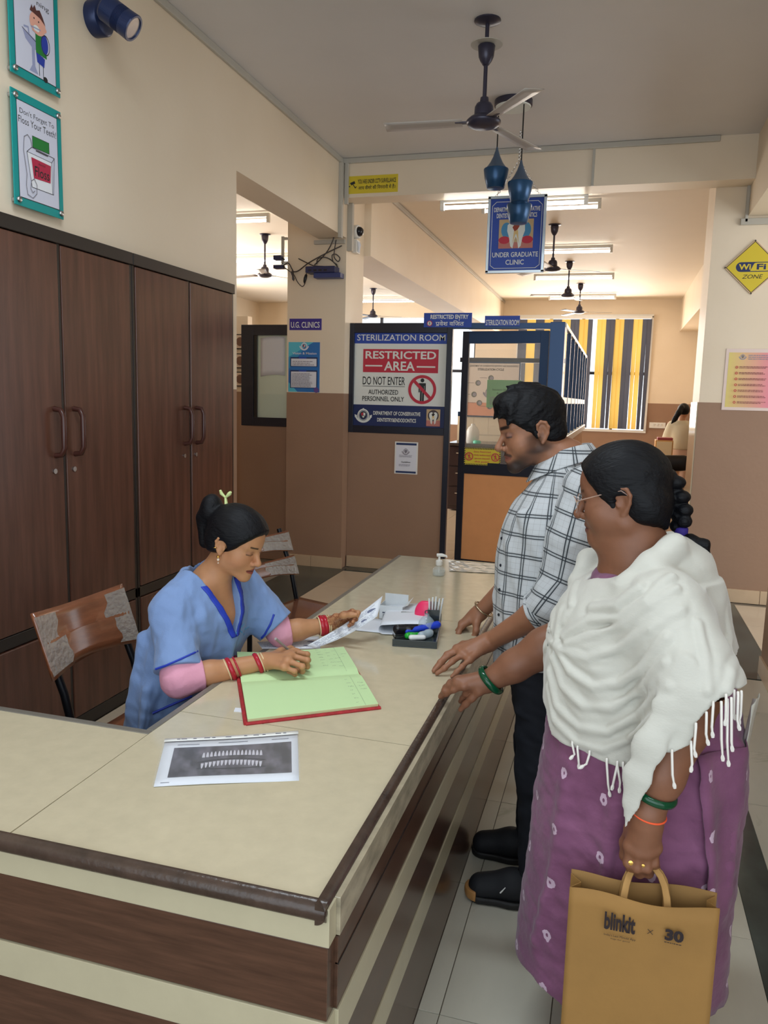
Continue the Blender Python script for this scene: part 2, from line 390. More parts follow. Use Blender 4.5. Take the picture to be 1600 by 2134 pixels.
locker('dark walnut double locker beside the seated clerk, at the wall end', 3.64, 4.765, None)
locker('dark walnut double locker at the left picture edge behind the counter return', 1.40, 2.515, None)
# ------------------------------------------------------------------ reception counter
ct = thing('reception_counter', 'L-shaped reception counter with beige top and brown and cream stripes', 'counter', (-.75, 2.6, 0))
CXR, CXL, CY0, CY1, CYI, CT = -.442, -1.10, 1.185, 4.20, 1.683, .78
def slab(name, pts, m, z0=.752, z1=CT, bev=0.):
    n = len(pts); b = MB(); b.add([(x, y, z0) for x, y in pts]+[(x, y, z1) for x, y in pts], [tuple(range(n-1, -1, -1)), tuple(range(n, 2*n))]+[(i, (i+1)%n, n+(i+1)%n, n+i) for i in range(n)])
    return b.build(name, m, ct, bevel=bev)
g = .0016
slab('top_panel', [(-1.095, CY0), (CXR, CY0), (CXR, 1.843-g), (CXL, 1.843-g), (CXL, CYI+g)], M['top_laminate'])
slab('top_panel', [(CXR, 1.843+g), (CXR, 3.0-g), (CXL, 3.0-g), (CXL, 1.843+g)], M['top_laminate'])
slab('top_panel', [(CXR, 3.0+g), (CXR, CY1), (CXL, CY1), (CXL, 3.0+g)], M['top_laminate'])
slab('top_panel', [(-2.40, CY0), (-1.095-2*g, CY0), (CXL-g, CYI), (-2.40, CYI)], M['top_laminate'])
box('substrate', (CXL+.01, CXR-.002, CY0+.002, CY1-.01, .745, .7515), M['edge'], ct); box('substrate', (-2.39, CXL+.01, CY0+.002, CYI-.01, .745, .7515), M['edge'], ct)
# inner lip, outer rounded moulding
lip = mat('grey_aluminium_lip', (128,124,116), .4, .3)
box('inner_lip', (-2.40, CXL-.0, CYI, CYI+.022, .74, CT+.002), lip, ct, bevel=.002)
box('inner_lip', (CXL-.02, CXL, CYI+.022, CY1, .74, CT+.002), lip, ct, bevel=.002)
def moulding(name, a, b, out):
    "half-round nosing swept from a to b, bulging towards out"
    a, b, out = Vector(a), Vector(b), Vector(out); pr = [(-.0, .016)]+[(.020*math.cos(t)-.0, .020*math.sin(t)-.004) for t in [R(90-12*k) for k in range(16)]]+[(0, -.022)]
    mb = MB(); n = len(pr); vs = [p+out*u+Vector((0, 0, .772+w)) for p in (a, b) for u, w in pr]
    mb.add(vs, [(i, i+1, n+i+1, n+i) for i in range(n-1)]+[tuple(range(n)), tuple(range(2*n-1, n-1, -1))]); return mb.build(name, M['edge'], ct, smooth=True)
moulding('edge_moulding', (-2.40, CY0, 0), (CXR+.018, CY0, 0), (0, -1, 0)); moulding('edge_moulding', (CXR, CY0-.018, 0), (CXR, CY1, 0), (1, 0, 0))
bands = [(.775, .70, 'laminate_cream'), (.70, .555, 'laminate_brown'), (.555, .475, 'laminate_cream'), (.475, .33, 'laminate_brown'), (.33, .245, 'laminate_cream'), (.245, .0, 'laminate_brown')]
box('carcass', (-.70, -.432, CY0+.03, CY1-.02, .01, .75), M['laminate_brown'], ct); box('carcass', (-2.40, -.70, CY0+.03, CY0+.25, .01, .75), M['laminate_brown'], ct)
for (z1, z0, m) in bands:
    e = .003 if 'cream' in m else 0.
    box('front_strip', (-2.40, -.422+e, CY0-.004-e, CY0+.03, z0+.001, z1-.001), M[m], ct, bevel=.001)
    box('side_strip', (-.432, -.415+e, CY0+.031, CY1, z0+.001, z1-.001), mat('scuffed_side_laminate', (158,148,126), .25, var=.3, vscale=7, vstretch=(1,1.5,4)) if z1 > .77 else M[m], ct, bevel=.001)
box('seam', (-.42, -.4135, CY0+.031, CY1, .644, .647), M['locker_frame'], ct)
# ------------------------------------------------------------------ sterilization cabin: half wall, frame, glass
struct(box('wall_partition', (-2.468, -1.53, 7.25, 7.37, 0, 1.318), M['paint']))
FD, FB = M['frame_dark'], M['frame_blue']
pt = struct(MB().box(-1.53, -1.478, 7.24, 7.30, 0, 2.345).build('partition', FD, bevel=.003))
box('frame_post', (-2.468, -2.425, 7.24, 7.30, 1.318, 2.345), FD, pt, bevel=.003)
box('frame_rail', (-2.425, -1.53, 7.24, 7.30, 1.318, 1.385), FD, pt, bevel=.003)
box('frame_rail', (-2.425, -1.53, 7.24, 7.30, 2.255, 2.345), FD, pt, bevel=.003)
box('frame_rail', (-1.478, -.60, 7.24, 7.30, 2.292, 2.345), FB, pt, bevel=.003)
box('frame_post', (-.605, -.478, 7.24, 7.32, 0, 2.352), FB, pt, bevel=.003)
box('backing_panel', (-2.425, -1.53, 7.275, 7.285, 1.385, 2.255), M['sign_navy'], pt)
# side of the cabin running back
sd = struct(MB().box(-.505, -.47, 7.32, 12.4, 2.315, 2.352).build('partition', mat('pale_anodised_rail', (206,200,190), .3, .5), bevel=.003))
box('lower_panel', (-.50, -.475, 7.32, 12.4, .0, 1.26), mat('reflection_striped_laminate', (176,140,112), .2, var=.25, vscale=6, vstretch=(1, 9, .3)), sd)  # stripes in the panel colour stand in for reflections
box('sill', (-.53, -.44, 7.32, 12.4, 1.26, 1.33), M['white_paint'], sd, bevel=.004)
box('mid_rail', (-.505, -.47, 7.32, 12.4, 1.64, 1.70), M['white_paint'], sd, bevel=.003)
ys = [7.32+5.08*k/7 for k in range(1, 8)]
for y in ys: box('frame_post', (-.508, -.467, y-.026, y+.026, 1.33, 2.315), FB, sd, bevel=.003)
for a, b in zip([7.32]+ys[:-1], ys):
    box('pane', (-.49, -.485, a+.04, b-.04, 1.70, 2.315), M['glass'], sd)
    box('pane', (-.49, -.485, a+.04, b-.04, 1.33, 1.64), M['glass'], sd)
# rear of the cabin
rp = struct(MB().box(-2.40, -.505, 12.40, 12.45, 2.24, 2.31).build('partition', FD, bevel=.003))
box('tiled_dado', (-2.40, -.505, 12.40, 12.46, 0, 1.40), mat('cream_wall_tile', (226,214,190), .2), rp)
box('mid_rail', (-2.40, -.505, 12.39, 12.46, 1.40, 1.47), FB, rp)
for x in (-2.2, -1.78, -1.02, -.52): box('frame_post', (x-.03, x+.03, 12.395, 12.455, 1.47, 2.24), FD, rp)
for a, b in ((-2.17, -1.81), (-1.75, -1.05), (-.99, -.55)): box('pane', (a, b, 12.42, 12.425, 1.47, 2.24), M['glass'], rp)
for k in range(8):
    box('tile', (-2.38+.235*k+.003, -2.38+.235*(k+1), 12.393, 12.40, 1.12, 1.39), bpy.data.materials['cream_wall_tile'], rp, bevel=.002)
# worktop with drawers inside the cabin
wt = thing('drawer_cabinet', 'dark worktop cabinet with white drawer handles inside the sterilization room', 'cabinet', (-1.4, 11.9, 0))
box('worktop', (-2.39, -.56, 11.55, 12.39, .98, 1.02), mat('dark_granite', (70,64,62), .2, var=.3, vscale=30), wt, bevel=.004)
box('carcass', (-2.37, -.58, 11.62, 12.38, .02, .98), mat('dark_maroon_laminate', (58,46,48), .3), wt)
for k in range(4):
    for j in range(3):
        d = box('drawer', (-2.35+.44*k, -1.93+.44*k, 11.60, 11.62, .08+.3*j, .36+.3*j), bpy.data.materials['dark_maroon_laminate'], wt, bevel=.003)
        MB().tube([(-2.24+.44*k, 11.60, .27+.3*j), (-2.24+.44*k, 11.57, .27+.3*j), (-2.04+.44*k, 11.57, .27+.3*j), (-2.04+.44*k, 11.60, .27+.3*j)], .008, 6).build('handle', M['steel'], d)
def jug():
    c = at(985, 905, Y=11.75); z = 1.02
    r = thing('plastic_jug', 'translucent white jug with a green cap on the cabin worktop', 'jug', (c.x, 11.75, z))
    MB().lathe((c.x, 11.75, z), [(.0,0),(.085,0),(.095,.02),(.095,.17),(.07,.23),(.03,.26),(.03,.285),(0,.285)], 20).build('body', mat('milky_plastic', (226,230,228), .3, alpha=.85), r, smooth=True)
    MB().lathe((c.x+.09, 11.62, z), [(0,0),(.055,0),(.06,.025),(.045,.045),(.0,.045)], 18).build('cap', mat('green_cap', (58,190,160), .35), r, smooth=True)
jug()
# ------------------------------------------------------------------ door of the cabin, hinged at the right and slightly ajar
DA = R(7.0); hx, hy = -.612, 7.29
dr = bpy.data.objects.new('door_1', None); COL.objects.link(dr); dr.location = (hx, hy, 0); dr['kind'] = 'structure'; dr['label'] = 'dark framed glazed door with an orange lower panel'
def dbox(name, u0, u1, z0, z1, m, th=.035, off=0.):
    b = MB(); c = Vector((hx, hy, 0)); ax = Vector((-math.cos(DA), math.sin(DA), 0)); ay = Vector((-math.sin(DA), -math.cos(DA), 0))
    b.obox(c+ax*(u0+u1)/2+ay*off+Vector((0,0,(z0+z1)/2)), ax*(u1-u0)/2, ay*th/2, Vector((0,0,(z1-z0)/2))); return b.build(name, m, dr, bevel=.002)
DW = .80
dbox('stile', 0, .075, .01, 2.28, FB); dbox('stile', DW-.062, DW, .01, 2.28, FD)
dbox('top_rail', .075, DW-.062, 2.17, 2.28, FB); dbox('mid_rail', .075, DW-.062, .965, 1.075, FD); dbox('bottom_rail', .075, DW-.062, .01, .14, FD)
dbox('lower_panel', .075, DW-.062, .14, .965, mat('orange_tan_laminate', (228,160,106), .35, var=.04, vscale=6), .012)
dbox('pane', .075, DW-.062, 1.075, 2.17, M['glass'], .006)
# ------------------------------------------------------------------ glazed partition left of the column
lp = struct(MB().box(-3.62, -3.05, 7.25, 7.36, 0, 1.345).build('wall_partition', M['paint']))
l2 = struct(MB().box(-3.60, -3.47, 7.24, 7.31, 1.345, 2.33).build('partition', FD, bevel=.003))
box('frame_rail', (-3.47, -3.05, 7.24, 7.31, 1.345, 1.43), FD, l2); box('frame_rail', (-3.47, -3.05, 7.24, 7.31, 2.23, 2.33), FD, l2)
box('frame_post', (-3.47, -3.435, 7.25, 7.30, 1.43, 2.23), M['black'], l2)
box('pane', (-3.435, -3.05, 7.27, 7.276, 1.43, 2.23), mat('frosted_green_glass', (206,224,212), .25, alpha=.72), l2)
o = MB().grid(lambda u, v: (-3.40+.26*u, 7.262-.004*math.sin(3*u), 1.83+.37*v+.02*math.sin(2.5*u)), 8, 8).build('paper_sheet', M['paper'], None, smooth=True, solid=.001)
tagged(o, 'curled white sheet taped inside the black framed glass left of the column', 'paper')
# ------------------------------------------------------------------ clinic window with vertical blinds
wn = bpy.data.objects.new('window_1', None); COL.objects.link(wn); wn['kind'] = 'structure'; wn.location = (0, 17, 0)
fr = M['white_paint']
for b in ((WX0-.03, WX1+.03, 16.97, 17.0, WZ1-.02, WZ1+.04), (WX0-.03, WX1+.03, 16.97, 17.0, WZ0-.04, WZ0+.01), (WX0-.03, WX0+.02, 16.97, 17, WZ0, WZ1), (WX1-.02, WX1+.03, 16.97, 17, WZ0, WZ1)): box('frame', b, fr, wn)
for x in (WX0+.65, WX0+1.3, WX0+1.97): box('mullion', (x-.03, x+.03, 17.06, 17.1, WZ0, WZ1), FD, wn)
box('transom', (WX0, WX1, 17.06, 17.1, 2.24, 2.30), FD, wn); box('pane', (WX0, WX1, 17.075, 17.08, WZ0, WZ1), M['glass'], wn)
w2_ = bpy.data.objects.new('window_2', None); COL.objects.link(w2_); w2_['kind'] = 'structure'; w2_.location = (-5, 17, 0)
for x in (-7.2, -6.14, -5.08, -4.03, -2.97): box('mullion', (x-.03, x+.03, 17.04, 17.1, WZ0, WZ1), FD, w2_)
box('transom', (-7.2, -2.97, 17.04, 17.1, 2.24, 2.30), FD, w2_); box('pane', (-7.2, -2.97, 17.075, 17.08, WZ0, WZ1), M['glass'], w2_)
bl = thing('vertical_blind', 'orange and slate grey vertical blind over the far clinic window', 'blind', (-.7, 16.93, WZ1))
def fabric(name, c, t):
    m = mat(name, c, .8); nt = m.node_tree; b = bsdf(m); tr = nt.nodes.new('ShaderNodeBsdfTranslucent'); tr.inputs[0].default_value = (*lin(c), 1)
    mx = nt.nodes.new('ShaderNodeMixShader'); mx.inputs[0].default_value = t; out = nt.nodes['Material Output']
    nt.links.new(b.outputs[0], mx.inputs[1]); nt.links.new(tr.outputs[0], mx.inputs[2]); nt.links.new(mx.outputs[0], out.inputs[0]); return m
ora = fabric('orange_blind_fabric', (255,204,104), .78); sla = fabric('slate_blind_fabric', (92,94,106), .3)
box('head_rail', (WX0, WX1, 16.90, 16.95, WZ1-.05, WZ1), fr, bl)
ns = 30; sw = (WX1-WX0)/ns
for k in range(ns):
    if k == ns-13: continue                                     # a slat is missing
    q = (ns-1-k)//2 % 2; a = R(14 if q else 6)+R(random.uniform(-4, 4)); tw = R(random.choice((0, 0, 18, 30, 42))) if k > 8 else 0
    xc = WX0+sw*(k+.5)
    def slat(u, v, xc=xc, a=a, tw=tw):
        an = a+tw*(1-v)**1.2; w = (u-.5)*sw*1.04
        return (xc+w*math.cos(an), 16.91+w*math.sin(an), WZ0+.03+(WZ1-.06-WZ0-.03)*v)
    MB().grid(slat, 3, 8).build('slat', sla if q == 0 else ora, bl, smooth=True)
# ------------------------------------------------------------------ tube lights
def tube_light(label, x0, x1, y, z, sides=1, axis='x', group='fluorescent tube lights of the clinic'):
    c = ((x0+x1)/2, y, z) if axis == 'x' else (y, (x0+x1)/2, z)
    r = thing('tube_light', label, 'light', c, group)
    P = (lambda a, b, h: (a, y+b, z+h)) if axis == 'x' else (lambda a, b, h: (y+b, a, z+h))
    def bb(n, a0, a1, b0, b1, h0, h1, m):
        p, q = P(a0, b0, h0), P(a1, b1, h1); return box(n, (min(p[0],q[0]), max(p[0],q[0]), min(p[1],q[1]), max(p[1],q[1]), min(p[2],q[2]), max(p[2],q[2])), m, r, bevel=.003)
    bb('batten', x0, x1, -.022, .022, -.012, .03, M['batten'])
    for e, s in ((x0, 1), (x1, -1)): bb('end_cap', e, e+s*.035, -.02, .02, -.075, -.012, M['batten'])
    MB().tube([P(x0+.035, 0, -.05), P(x1-.035, 0, -.05)], .016, 10).build('tube', M['tube_on'], r, smooth=True)
def tl(label, pl, pr, Z=None, Y=None, **k):
    a = at(*pl, Z=Z) if Z else at(*pl, Y=Y); b = at(*pr, Z=Z) if Z else at(*pr, Y=Y)
    if b.x-a.x < 1.15: a.x = b.x-1.24
    tube_light(label, a.x, b.x, (a.y+b.y)/2, (a.z+b.z)/2, **k)
tl('lit tube light under the cross beam, directly behind the pendant lamps', (918, 419), (1226, 410), Y=7.2)
tl('lit tube light on the clinic ceiling just past the beam, right of the hanging sign', (1005, 431), (1253, 418), Z=3.68)
tl('lit tube light beside the first clinic fan, beyond the blue hanging sign', (1133, 520), (1277, 513), Z=3.68)
tl('lit tube light below the second clinic fan, above the door sign', (1113, 576), (1280, 571), Z=3.68)
tl('farthest lit tube light of the clinic, in front of the blinds', (1144, 618), (1284, 614), Z=3.68)
tl('lit tube light of the side room seen past the wall end, by the locker top', (440, 460), (552, 444), Z=3.68)
tl('lit tube light half hidden behind the column edge, near the dark fan', (545, 537), (620, 534), Z=3.68)
tl('lit tube light of the side room just right of the column', (700, 548), (798, 542), Z=3.68)
tl('lower lit tube light of the side room, over the sterilization board', (755, 628), (868, 618), Z=3.68)
# ------------------------------------------------------------------ ceiling fans
def fan(label, px, py_top, py_hub, Z=ZC, Y=None, plate=False, rot=0., scale=1., blade=None):
    t = at(px, py_top, Z=Z) if Y is None else at(px, py_top, Y=Y)
    t.z = Z; hub = at(px, py_hub, Y=t.y).z; L = Z-hub
    r = thing('ceiling_fan', label, 'fan', tuple(t), 'ceiling fans')
    m = M['fan_metal']; c = Vector(t); S_ = .64
    def sp(pr): return [(r_*S_, h_*S_) for r_, h_ in pr]
    MB().lathe(c+Vector((0,0,-.012)), sp([(0,.02),(.115,.02),(.115,.008),(.06,-.01),(.02,-.015),(0,-.015)]), 20).build('ceiling_rose', m, r, smooth=True)
    MB().tube([c, c+Vector((0,0,-L+.10))], .0115, 10).build('down_rod', m, r, smooth=True)
    cz = -.235*L if plate else -.02
    MB().lathe(c+Vector((0,0,cz)), sp([(.0,0),(.072,0),(.075,-.005),(.066,-.09),(.05,-.125),(.03,-.155),(.018,-.165)]), 24).build('canopy', m, r, smooth=True)
    if plate: MB().lathe(c+Vector((0,0,cz+.004)), [(0,.004),(.088,.004),(.088,0),(0,0)], 30).build('collar_plate', M['conduit'], r, smooth=False)
    MB().lathe(c+Vector((0,0,-L)), sp([(0,-.005),(.08,0),(.135,.018),(.152,.04),(.152,.055),(.12,.085),(.085,.10),(.082,.17),(.066,.20),(.04,.21),(.035,.25),(.0145,.255)]), 32).build('motor', m, r, smooth=True)
    for k in range(3):
        a = rot+k*2*math.pi/3; d = Vector((math.cos(a), math.sin(a), 0)); s = Vector((-math.sin(a), math.cos(a), 0)); h = c+Vector((0,0,-L+.03))
        b = MB(); b.grid(lambda u, v: h+d*(.12+.44*u)+s*((v-.5)*(.085+.025*u))+Vector((0,0,(v-.5)*.012-.01*u)), 8, 4)
        bo = b.build('blade', blade or m, r, smooth=True, solid=.003)
        MB().bar(h+d*.08, h+d*.16, .035, .005).build('bracket', m, bo)
pale = mat('pale_fan_blade', (186,180,174), .4, .1)
fan('dark ceiling fan with a round collar plate, nearest the camera', 1016, 42, 266, plate=True, rot=R(186), blade=pale)
fan('first fan of the clinic, beside the lower edge of the blue hanging sign', 1156, 468, 566, rot=R(20), blade=pale)
fan('second fan of the clinic, between two lit tube lights', 1187, 545, 620, rot=R(75), blade=pale)
fan('farthest fan of the clinic, in front of the orange blinds', 1210, 591, 654, rot=R(3))
fan('dark fan of the side room, cut by the left column edge', 552, 488, 578, rot=R(170), blade=pale)
fan('fan of the side room seen above the sterilization board', 778, 601, 662, rot=R(8))
# ------------------------------------------------------------------ pendant cluster
def pendants():
    c = at(1070, 210, Z=ZC); c.z = ZC
    r = thing('pendant_lamp', 'three dark blue metal pendant shades hanging from one round ceiling plate', 'lamp', tuple(c))
    MB().lathe(c, [(0,0),(.132,0),(.132,-.035),(.124,-.04)], 40).build('ceiling_plate', M['fan_metal'], r, smooth=True)
    MB().lathe(c+Vector((0,0,-.036)), [(0,0),(.124,0),(.120,-.012),(0,-.014)], 40).build('plate_cover', mat('pale_plate', (222,226,220), .35), r, smooth=True)
    blue = mat('dark_blue_lamp_enamel', (42,80,120), .28, .35); cone = mat('steel_blue_cone', (92,110,134), .3, .5)
    for (px, py, dx, dy) in ((1032, 393, -.10, -.02), (1082, 421, .03, -.06), (1080, 466, .03, .06)):
        p = at(px, py, Y=c.y+dy)
        sh = MB().lathe(p, [(.058,0),(.062,.002),(.080,.07),(.088,.125),(.086,.132),(.082,.13),(.074,.07),(.055,.006),(.0,.006)], 36).build('shade', blue, r, smooth=True)
        MB().lathe(p+Vector((0,0,.128)), [(.084,0),(.066,.018),(.046,.045),(.026,.085),(.012,.125),(.006,.15)], 32).build('shade_cone', cone, sh, smooth=True)
        MB().lathe(p, [(0,.004),(.052,.004),(.05,.012),(0,.014)], 24).build('diffuser', mat('lamp_glass', (150,170,186), .2), sh)
        MB().tube([p+Vector((0,0,.27)), Vector((p.x, p.y, ZC-.04))], .0045, 8).build('cord', M['black'], r)
    for a in (R(200), R(250)):
        MB().box(c.x+.09*math.cos(a)-.006, c.x+.09*math.cos(a)+.006, c.y+.09*math.sin(a)-.01, c.y+.09*math.sin(a)+.01, ZC-.056, ZC-.05).build('slot', M['black'], r)
pendants()
# ------------------------------------------------------------------ spot lamp on the left wall
def spot():
    b = at(195, 40, X=XL); f = at(279, 60, X=-2.20); k = at(218, 14, X=-2.33); d = (f-k).normalized()
    r = thing('wall_spotlight', 'dark blue cylindrical spotlight on the left wall beside the upper poster', 'lamp', (XL, b.y, b.z))
    nav = mat('navy_lamp_enamel', (36,48,84), .32, .3)
    MB().lathe((XL, b.y, b.z), [(0,0),(.078,0),(.078,.055),(.070,.062),(0,.062)], 36, (1,0,0)).build('base', nav, r, smooth=True)
    MB().tube([(XL+.05, b.y, b.z), k+d*.05], .022, 12).build('arm', nav, r, smooth=True)
    L = (f-k).length
    bd = MB().lathe(k, [(0,0),(.052,0),(.058,.01),(.058,L*.45)]+[(.058-(.004 if i % 2 else 0), L*(.45+.02*i)) for i in range(1, 13)]+[(.058,L*.72),(.060,L-.004),(.058,L),(.049,L),(.046,L-.012)], 40, d).build('body', nav, r, smooth=False)
    MB().lathe(k, [(.047,L-.006),(.036,L-.022),(.024,L-.036),(0,L-.04)], 32, d).build('reflector', mat('lamp_reflector', (236,238,240), .12, .8), bd, smooth=True)
spot()
# ------------------------------------------------------------------ signs, posters, notices
def board(name, label, cat, plane, px, base, thick=.006, off=0., frame=None, fw=.012):
    "board on a wall plane ('Y', y) facing the hall or ('X', x) facing the room; px = left, top, right, bottom in the photograph"
    ax, c = plane; x0, y0, x1, y1 = px; xm, ym = (x0+x1)/2, (y0+y1)/2; k = {ax: c}
    l, rr, t, b = at(x0, ym, **k), at(x1, ym, **k), at(xm, y0, **k), at(xm, y1, **k)
    if ax == 'Y': o = Vector((l.x, c-off, b.z)); ux = Vector((1,0,0)); W = rr.x-l.x
    else: o = Vector((c+off, l.y, b.z)); ux = Vector((0,1,0)); W = rr.y-l.y
    H = t.z-b.z; n = ux.cross(Vector((0,0,1)))
    r = thing(name, label, cat, tuple(o+ux*W/2))
    mb = MB(); mb.obox(o+ux*W/2+Vector((0,0,H/2))-n*thick/2, ux*W/2, Vector((0,0,H/2)), n*thick/2); mb.build('board', base, r, bevel=.001)
    p = Panel(o, ux, (0,0,1))
    if frame:
        fb = MB()
        for (u0, v0, u1, v1) in ((-fw,-fw,W+fw,0),(-fw,H,W+fw,H+fw),(-fw,0,0,H),(W,0,W+fw,H)):
            fb.obox(p.P((u0+u1)/2,(v0+v1)/2,0), ux*(u1-u0)/2, Vector((0,0,(v1-v0)/2)), n*(thick/2+.006))
        fb.build('frame', frame, r, bevel=.002)
    return r, p, W, H
def crest(p, u, v, s, dark, light, col=None):
    p.ring(u, v+.1*s, .34*s, .42*s, light, k=1.05); p.ring(u, v+.1*s, .28*s, .31*s, light, k=1.05)
    p.poly([(u-.2*s,v+.3*s),(u,v+.36*s),(u+.2*s,v+.3*s),(u+.19*s,v+.05*s),(u,v-.16*s),(u-.19*s,v+.05*s)], dark)
    p.poly([(u-.15*s,v+.25*s),(u-.01*s,v+.3*s),(u-.01*s,v+.1*s),(u-.14*s,v+.08*s)], col or light)
    p.poly([(u+.01*s,v+.3*s),(u+.15*s,v+.25*s),(u+.14*s,v+.08*s),(u+.01*s,v+.1*s)], light); p.poly([(u-.1*s,v+.06*s),(u+.1*s,v+.06*s),(u,v-.08*s)], light)
    n = 14; p.poly([(u+.62*s*math.sin(R(-75+150*k/n)), v+.22*s-.62*s*math.cos(R(-75+150*k/n))) for k in range(n+1)]+[(u+.5*s*math.sin(R(75-150*k/n)), v+.22*s-.5*s*math.cos(R(75-150*k/n))) for k in range(n+1)], light)
    for q in (-1, 1): p.poly([(u+q*.45*s,v+.1*s),(u+q*.62*s,v+.16*s),(u+q*.6*s,v-.04*s),(u+q*.46*s,v-.06*s)], light)
    p.disc(u, v+.52*s, .07*s, light)
def tooth(p, u, v, s, white, dark, root):
    pts = [(-.30,.30),(-.16,.40),(0,.34),(.16,.40),(.30,.30),(.31,.1),(.24,-.1),(.18,-.42),(.10,-.5),(.05,-.2),(0,-.1),(-.05,-.2),(-.10,-.5),(-.18,-.42),(-.24,-.1),(-.31,.1)]
    p.poly([(u+x*s, v+y*s) for x, y in pts], white)
    p.poly([(u-.07*s,v+.12*s),(u+.07*s,v+.12*s),(u+.11*s,v-.34*s),(u+.02*s,v-.02*s),(u-.02*s,v-.02*s),(u-.11*s,v-.34*s)], root)
    p.poly([(u-.02*s,v+.36*s),(u-.13*s,v+.22*s),(u-.05*s,v+.08*s),(u+.05*s,v+.14*s),(u+.12*s,v+.26*s)], dark)
def man_icon(p, u, v, s, m, walk=False):
    p.disc(u, v+.40*s, .085*s, m)
    if walk:
        p.poly([(u-.09*s,v+.28*s),(u+.08*s,v+.28*s),(u+.08*s,v-.02*s),(u-.08*s,v-.02*s)], m)
        p.line([(u,v),(u-.14*s,v-.42*s)], .09*s, m); p.line([(u,v),(u+.10*s,v-.18*s),(u+.12*s,v-.42*s)], .09*s, m); p.line([(u-.05*s,v+.25*s),(u-.2*s,v+.02*s)], .06*s, m); p.line([(u+.05*s,v+.25*s),(u+.2*s,v+.05*s)], .06*s, m)
    else:
        p.rect(u-.16*s, v+.16*s, u+.16*s, v+.28*s, m); p.rect(u-.16*s, v-.12*s, u-.105*s, v+.2*s, m); p.rect(u+.105*s, v-.12*s, u+.16*s, v+.2*s, m)
        p.rect(u-.088*s, v-.5*s, u-.01*s, v+.2*s, m); p.rect(u+.01*s, v-.5*s, u+.088*s, v+.2*s, m); p.rect(u-.088*s, v-.08*s, u+.088*s, v+.24*s, m)
SW, SB, SR, SN, SK = M['sign_white'], M['sign_blue'], M['sign_red'], M['sign_navy'], M['sign_black']
# large board in the partition
r, p, W, H = board('sign_board', 'large restricted area board in the dark blue frame of the half wall', 'sign', ('Y', 7.265), (737, 690, 931, 892), SW, .008)
p.rect(0, H*.872, W, H, SB); p.text('STERILIZATION ROOM', W*.03, H*.902, W*.97, H*.965, SW, .006)
p.rect(0, 0, W, H*.235, SN); p.rect(W*.10, H*.575, W*.905, H*.815, SR)
p.text('RESTRICTED', W*.125, H*.715, W*.88, H*.795, SW, .02); p.text('AREA', W*.33, H*.595, W*.66, H*.69, SW, .02)
p.rect(W*.125, H*.635, W*.31, H*.65, SW); p.rect(W*.68, H*.63, W*.875, H*.645, SW)
p.text('DO NOT ENTER', W*.10, H*.445, W*.56, H*.53, SK, .006); p.rect(W*.10, H*.428, W*.56, H*.433, SK)
p.text('AUTHORIZED', W*.165, H*.345, W*.49, H*.395, SK, .01); p.text('PERSONNEL ONLY', W*.10, H*.275, W*.555, H*.325, SK, .01)
man_icon(p, W*.745, H*.405, W*.235, SK); p.ring(W*.745, H*.405, W*.118, W*.148, SR, n=48)
q = W*.125*math.sqrt(.5); p.line([(W*.745-q, H*.405+q), (W*.745+q, H*.405-q)], W*.032, SR)
crest(p, W*.115, H*.105, W*.155, mat('crest_dark', (48,60,58), .5), SW, SR)
p.text('DEPARTMENT OF CONSERVATIVE', W*.225, H*.13, W*.735, H*.17, SW, .02); p.text('DENTISTRY&ENDODONTICS', W*.27, H*.06, W*.69, H*.10, SW, .02)
tan = mat('tooth_picture_tan', (196,170,130), .5); p.rect(W*.80, H*.03, W*.945, H*.205, tan); p.rect(W*.80, H*.03, W*.945, H*.09, mat('gum_pink', (190,120,110), .5))
p.disc(W*.872, H*.14, W*.058, mat('tooth_shadow_print', (70,58,62), .5)); tooth(p, W*.872, H*.12, W*.14, SW, mat('caries', (40,30,26), .5), mat('root_tan', (220,190,130), .5))
p.build(r)
# signs on top of the partition
r, p, W, H = board('hanging_sign', 'blue restricted entry sign in two scripts on top of the partition frame', 'sign', ('Y', 7.235), (883, 652, 983, 682), SB, .006)
p.text('RESTRICTED ENTRY', W*.14, H*.58, W*.93, H*.88, SW, .03); p.text('पवेश विजत', W*.25, H*.10, W*.84, H*.48, SW, .01); p.line([(W*.285,H*.17),(W*.262,H*.08)], H*.035, SW, 'lettering'); p.line([(W*.285,H*.17),(W*.305,H*.08)], H*.035, SW, 'lettering'); p.line([(W*.742,H*.44),(W*.738,H*.53),(W*.752,H*.55)], H*.035, SW, 'lettering')
p.disc(W*.125, H*.27, H*.2, SR); p.disc(W*.125, H*.27, H*.15, SW); man_icon(p, W*.125, H*.27, H*.26, SK, True); p.build(r)
r, p, W, H = board('hanging_sign', 'small blue sterilization room sign above the cabin door', 'sign', ('Y', 7.235), (1010, 658, 1083, 680), SB, .006)
p.text('STERILIZATION ROOM', W*.03, H*.10, W*.98, H*.62, SW, .012); p.build(r)
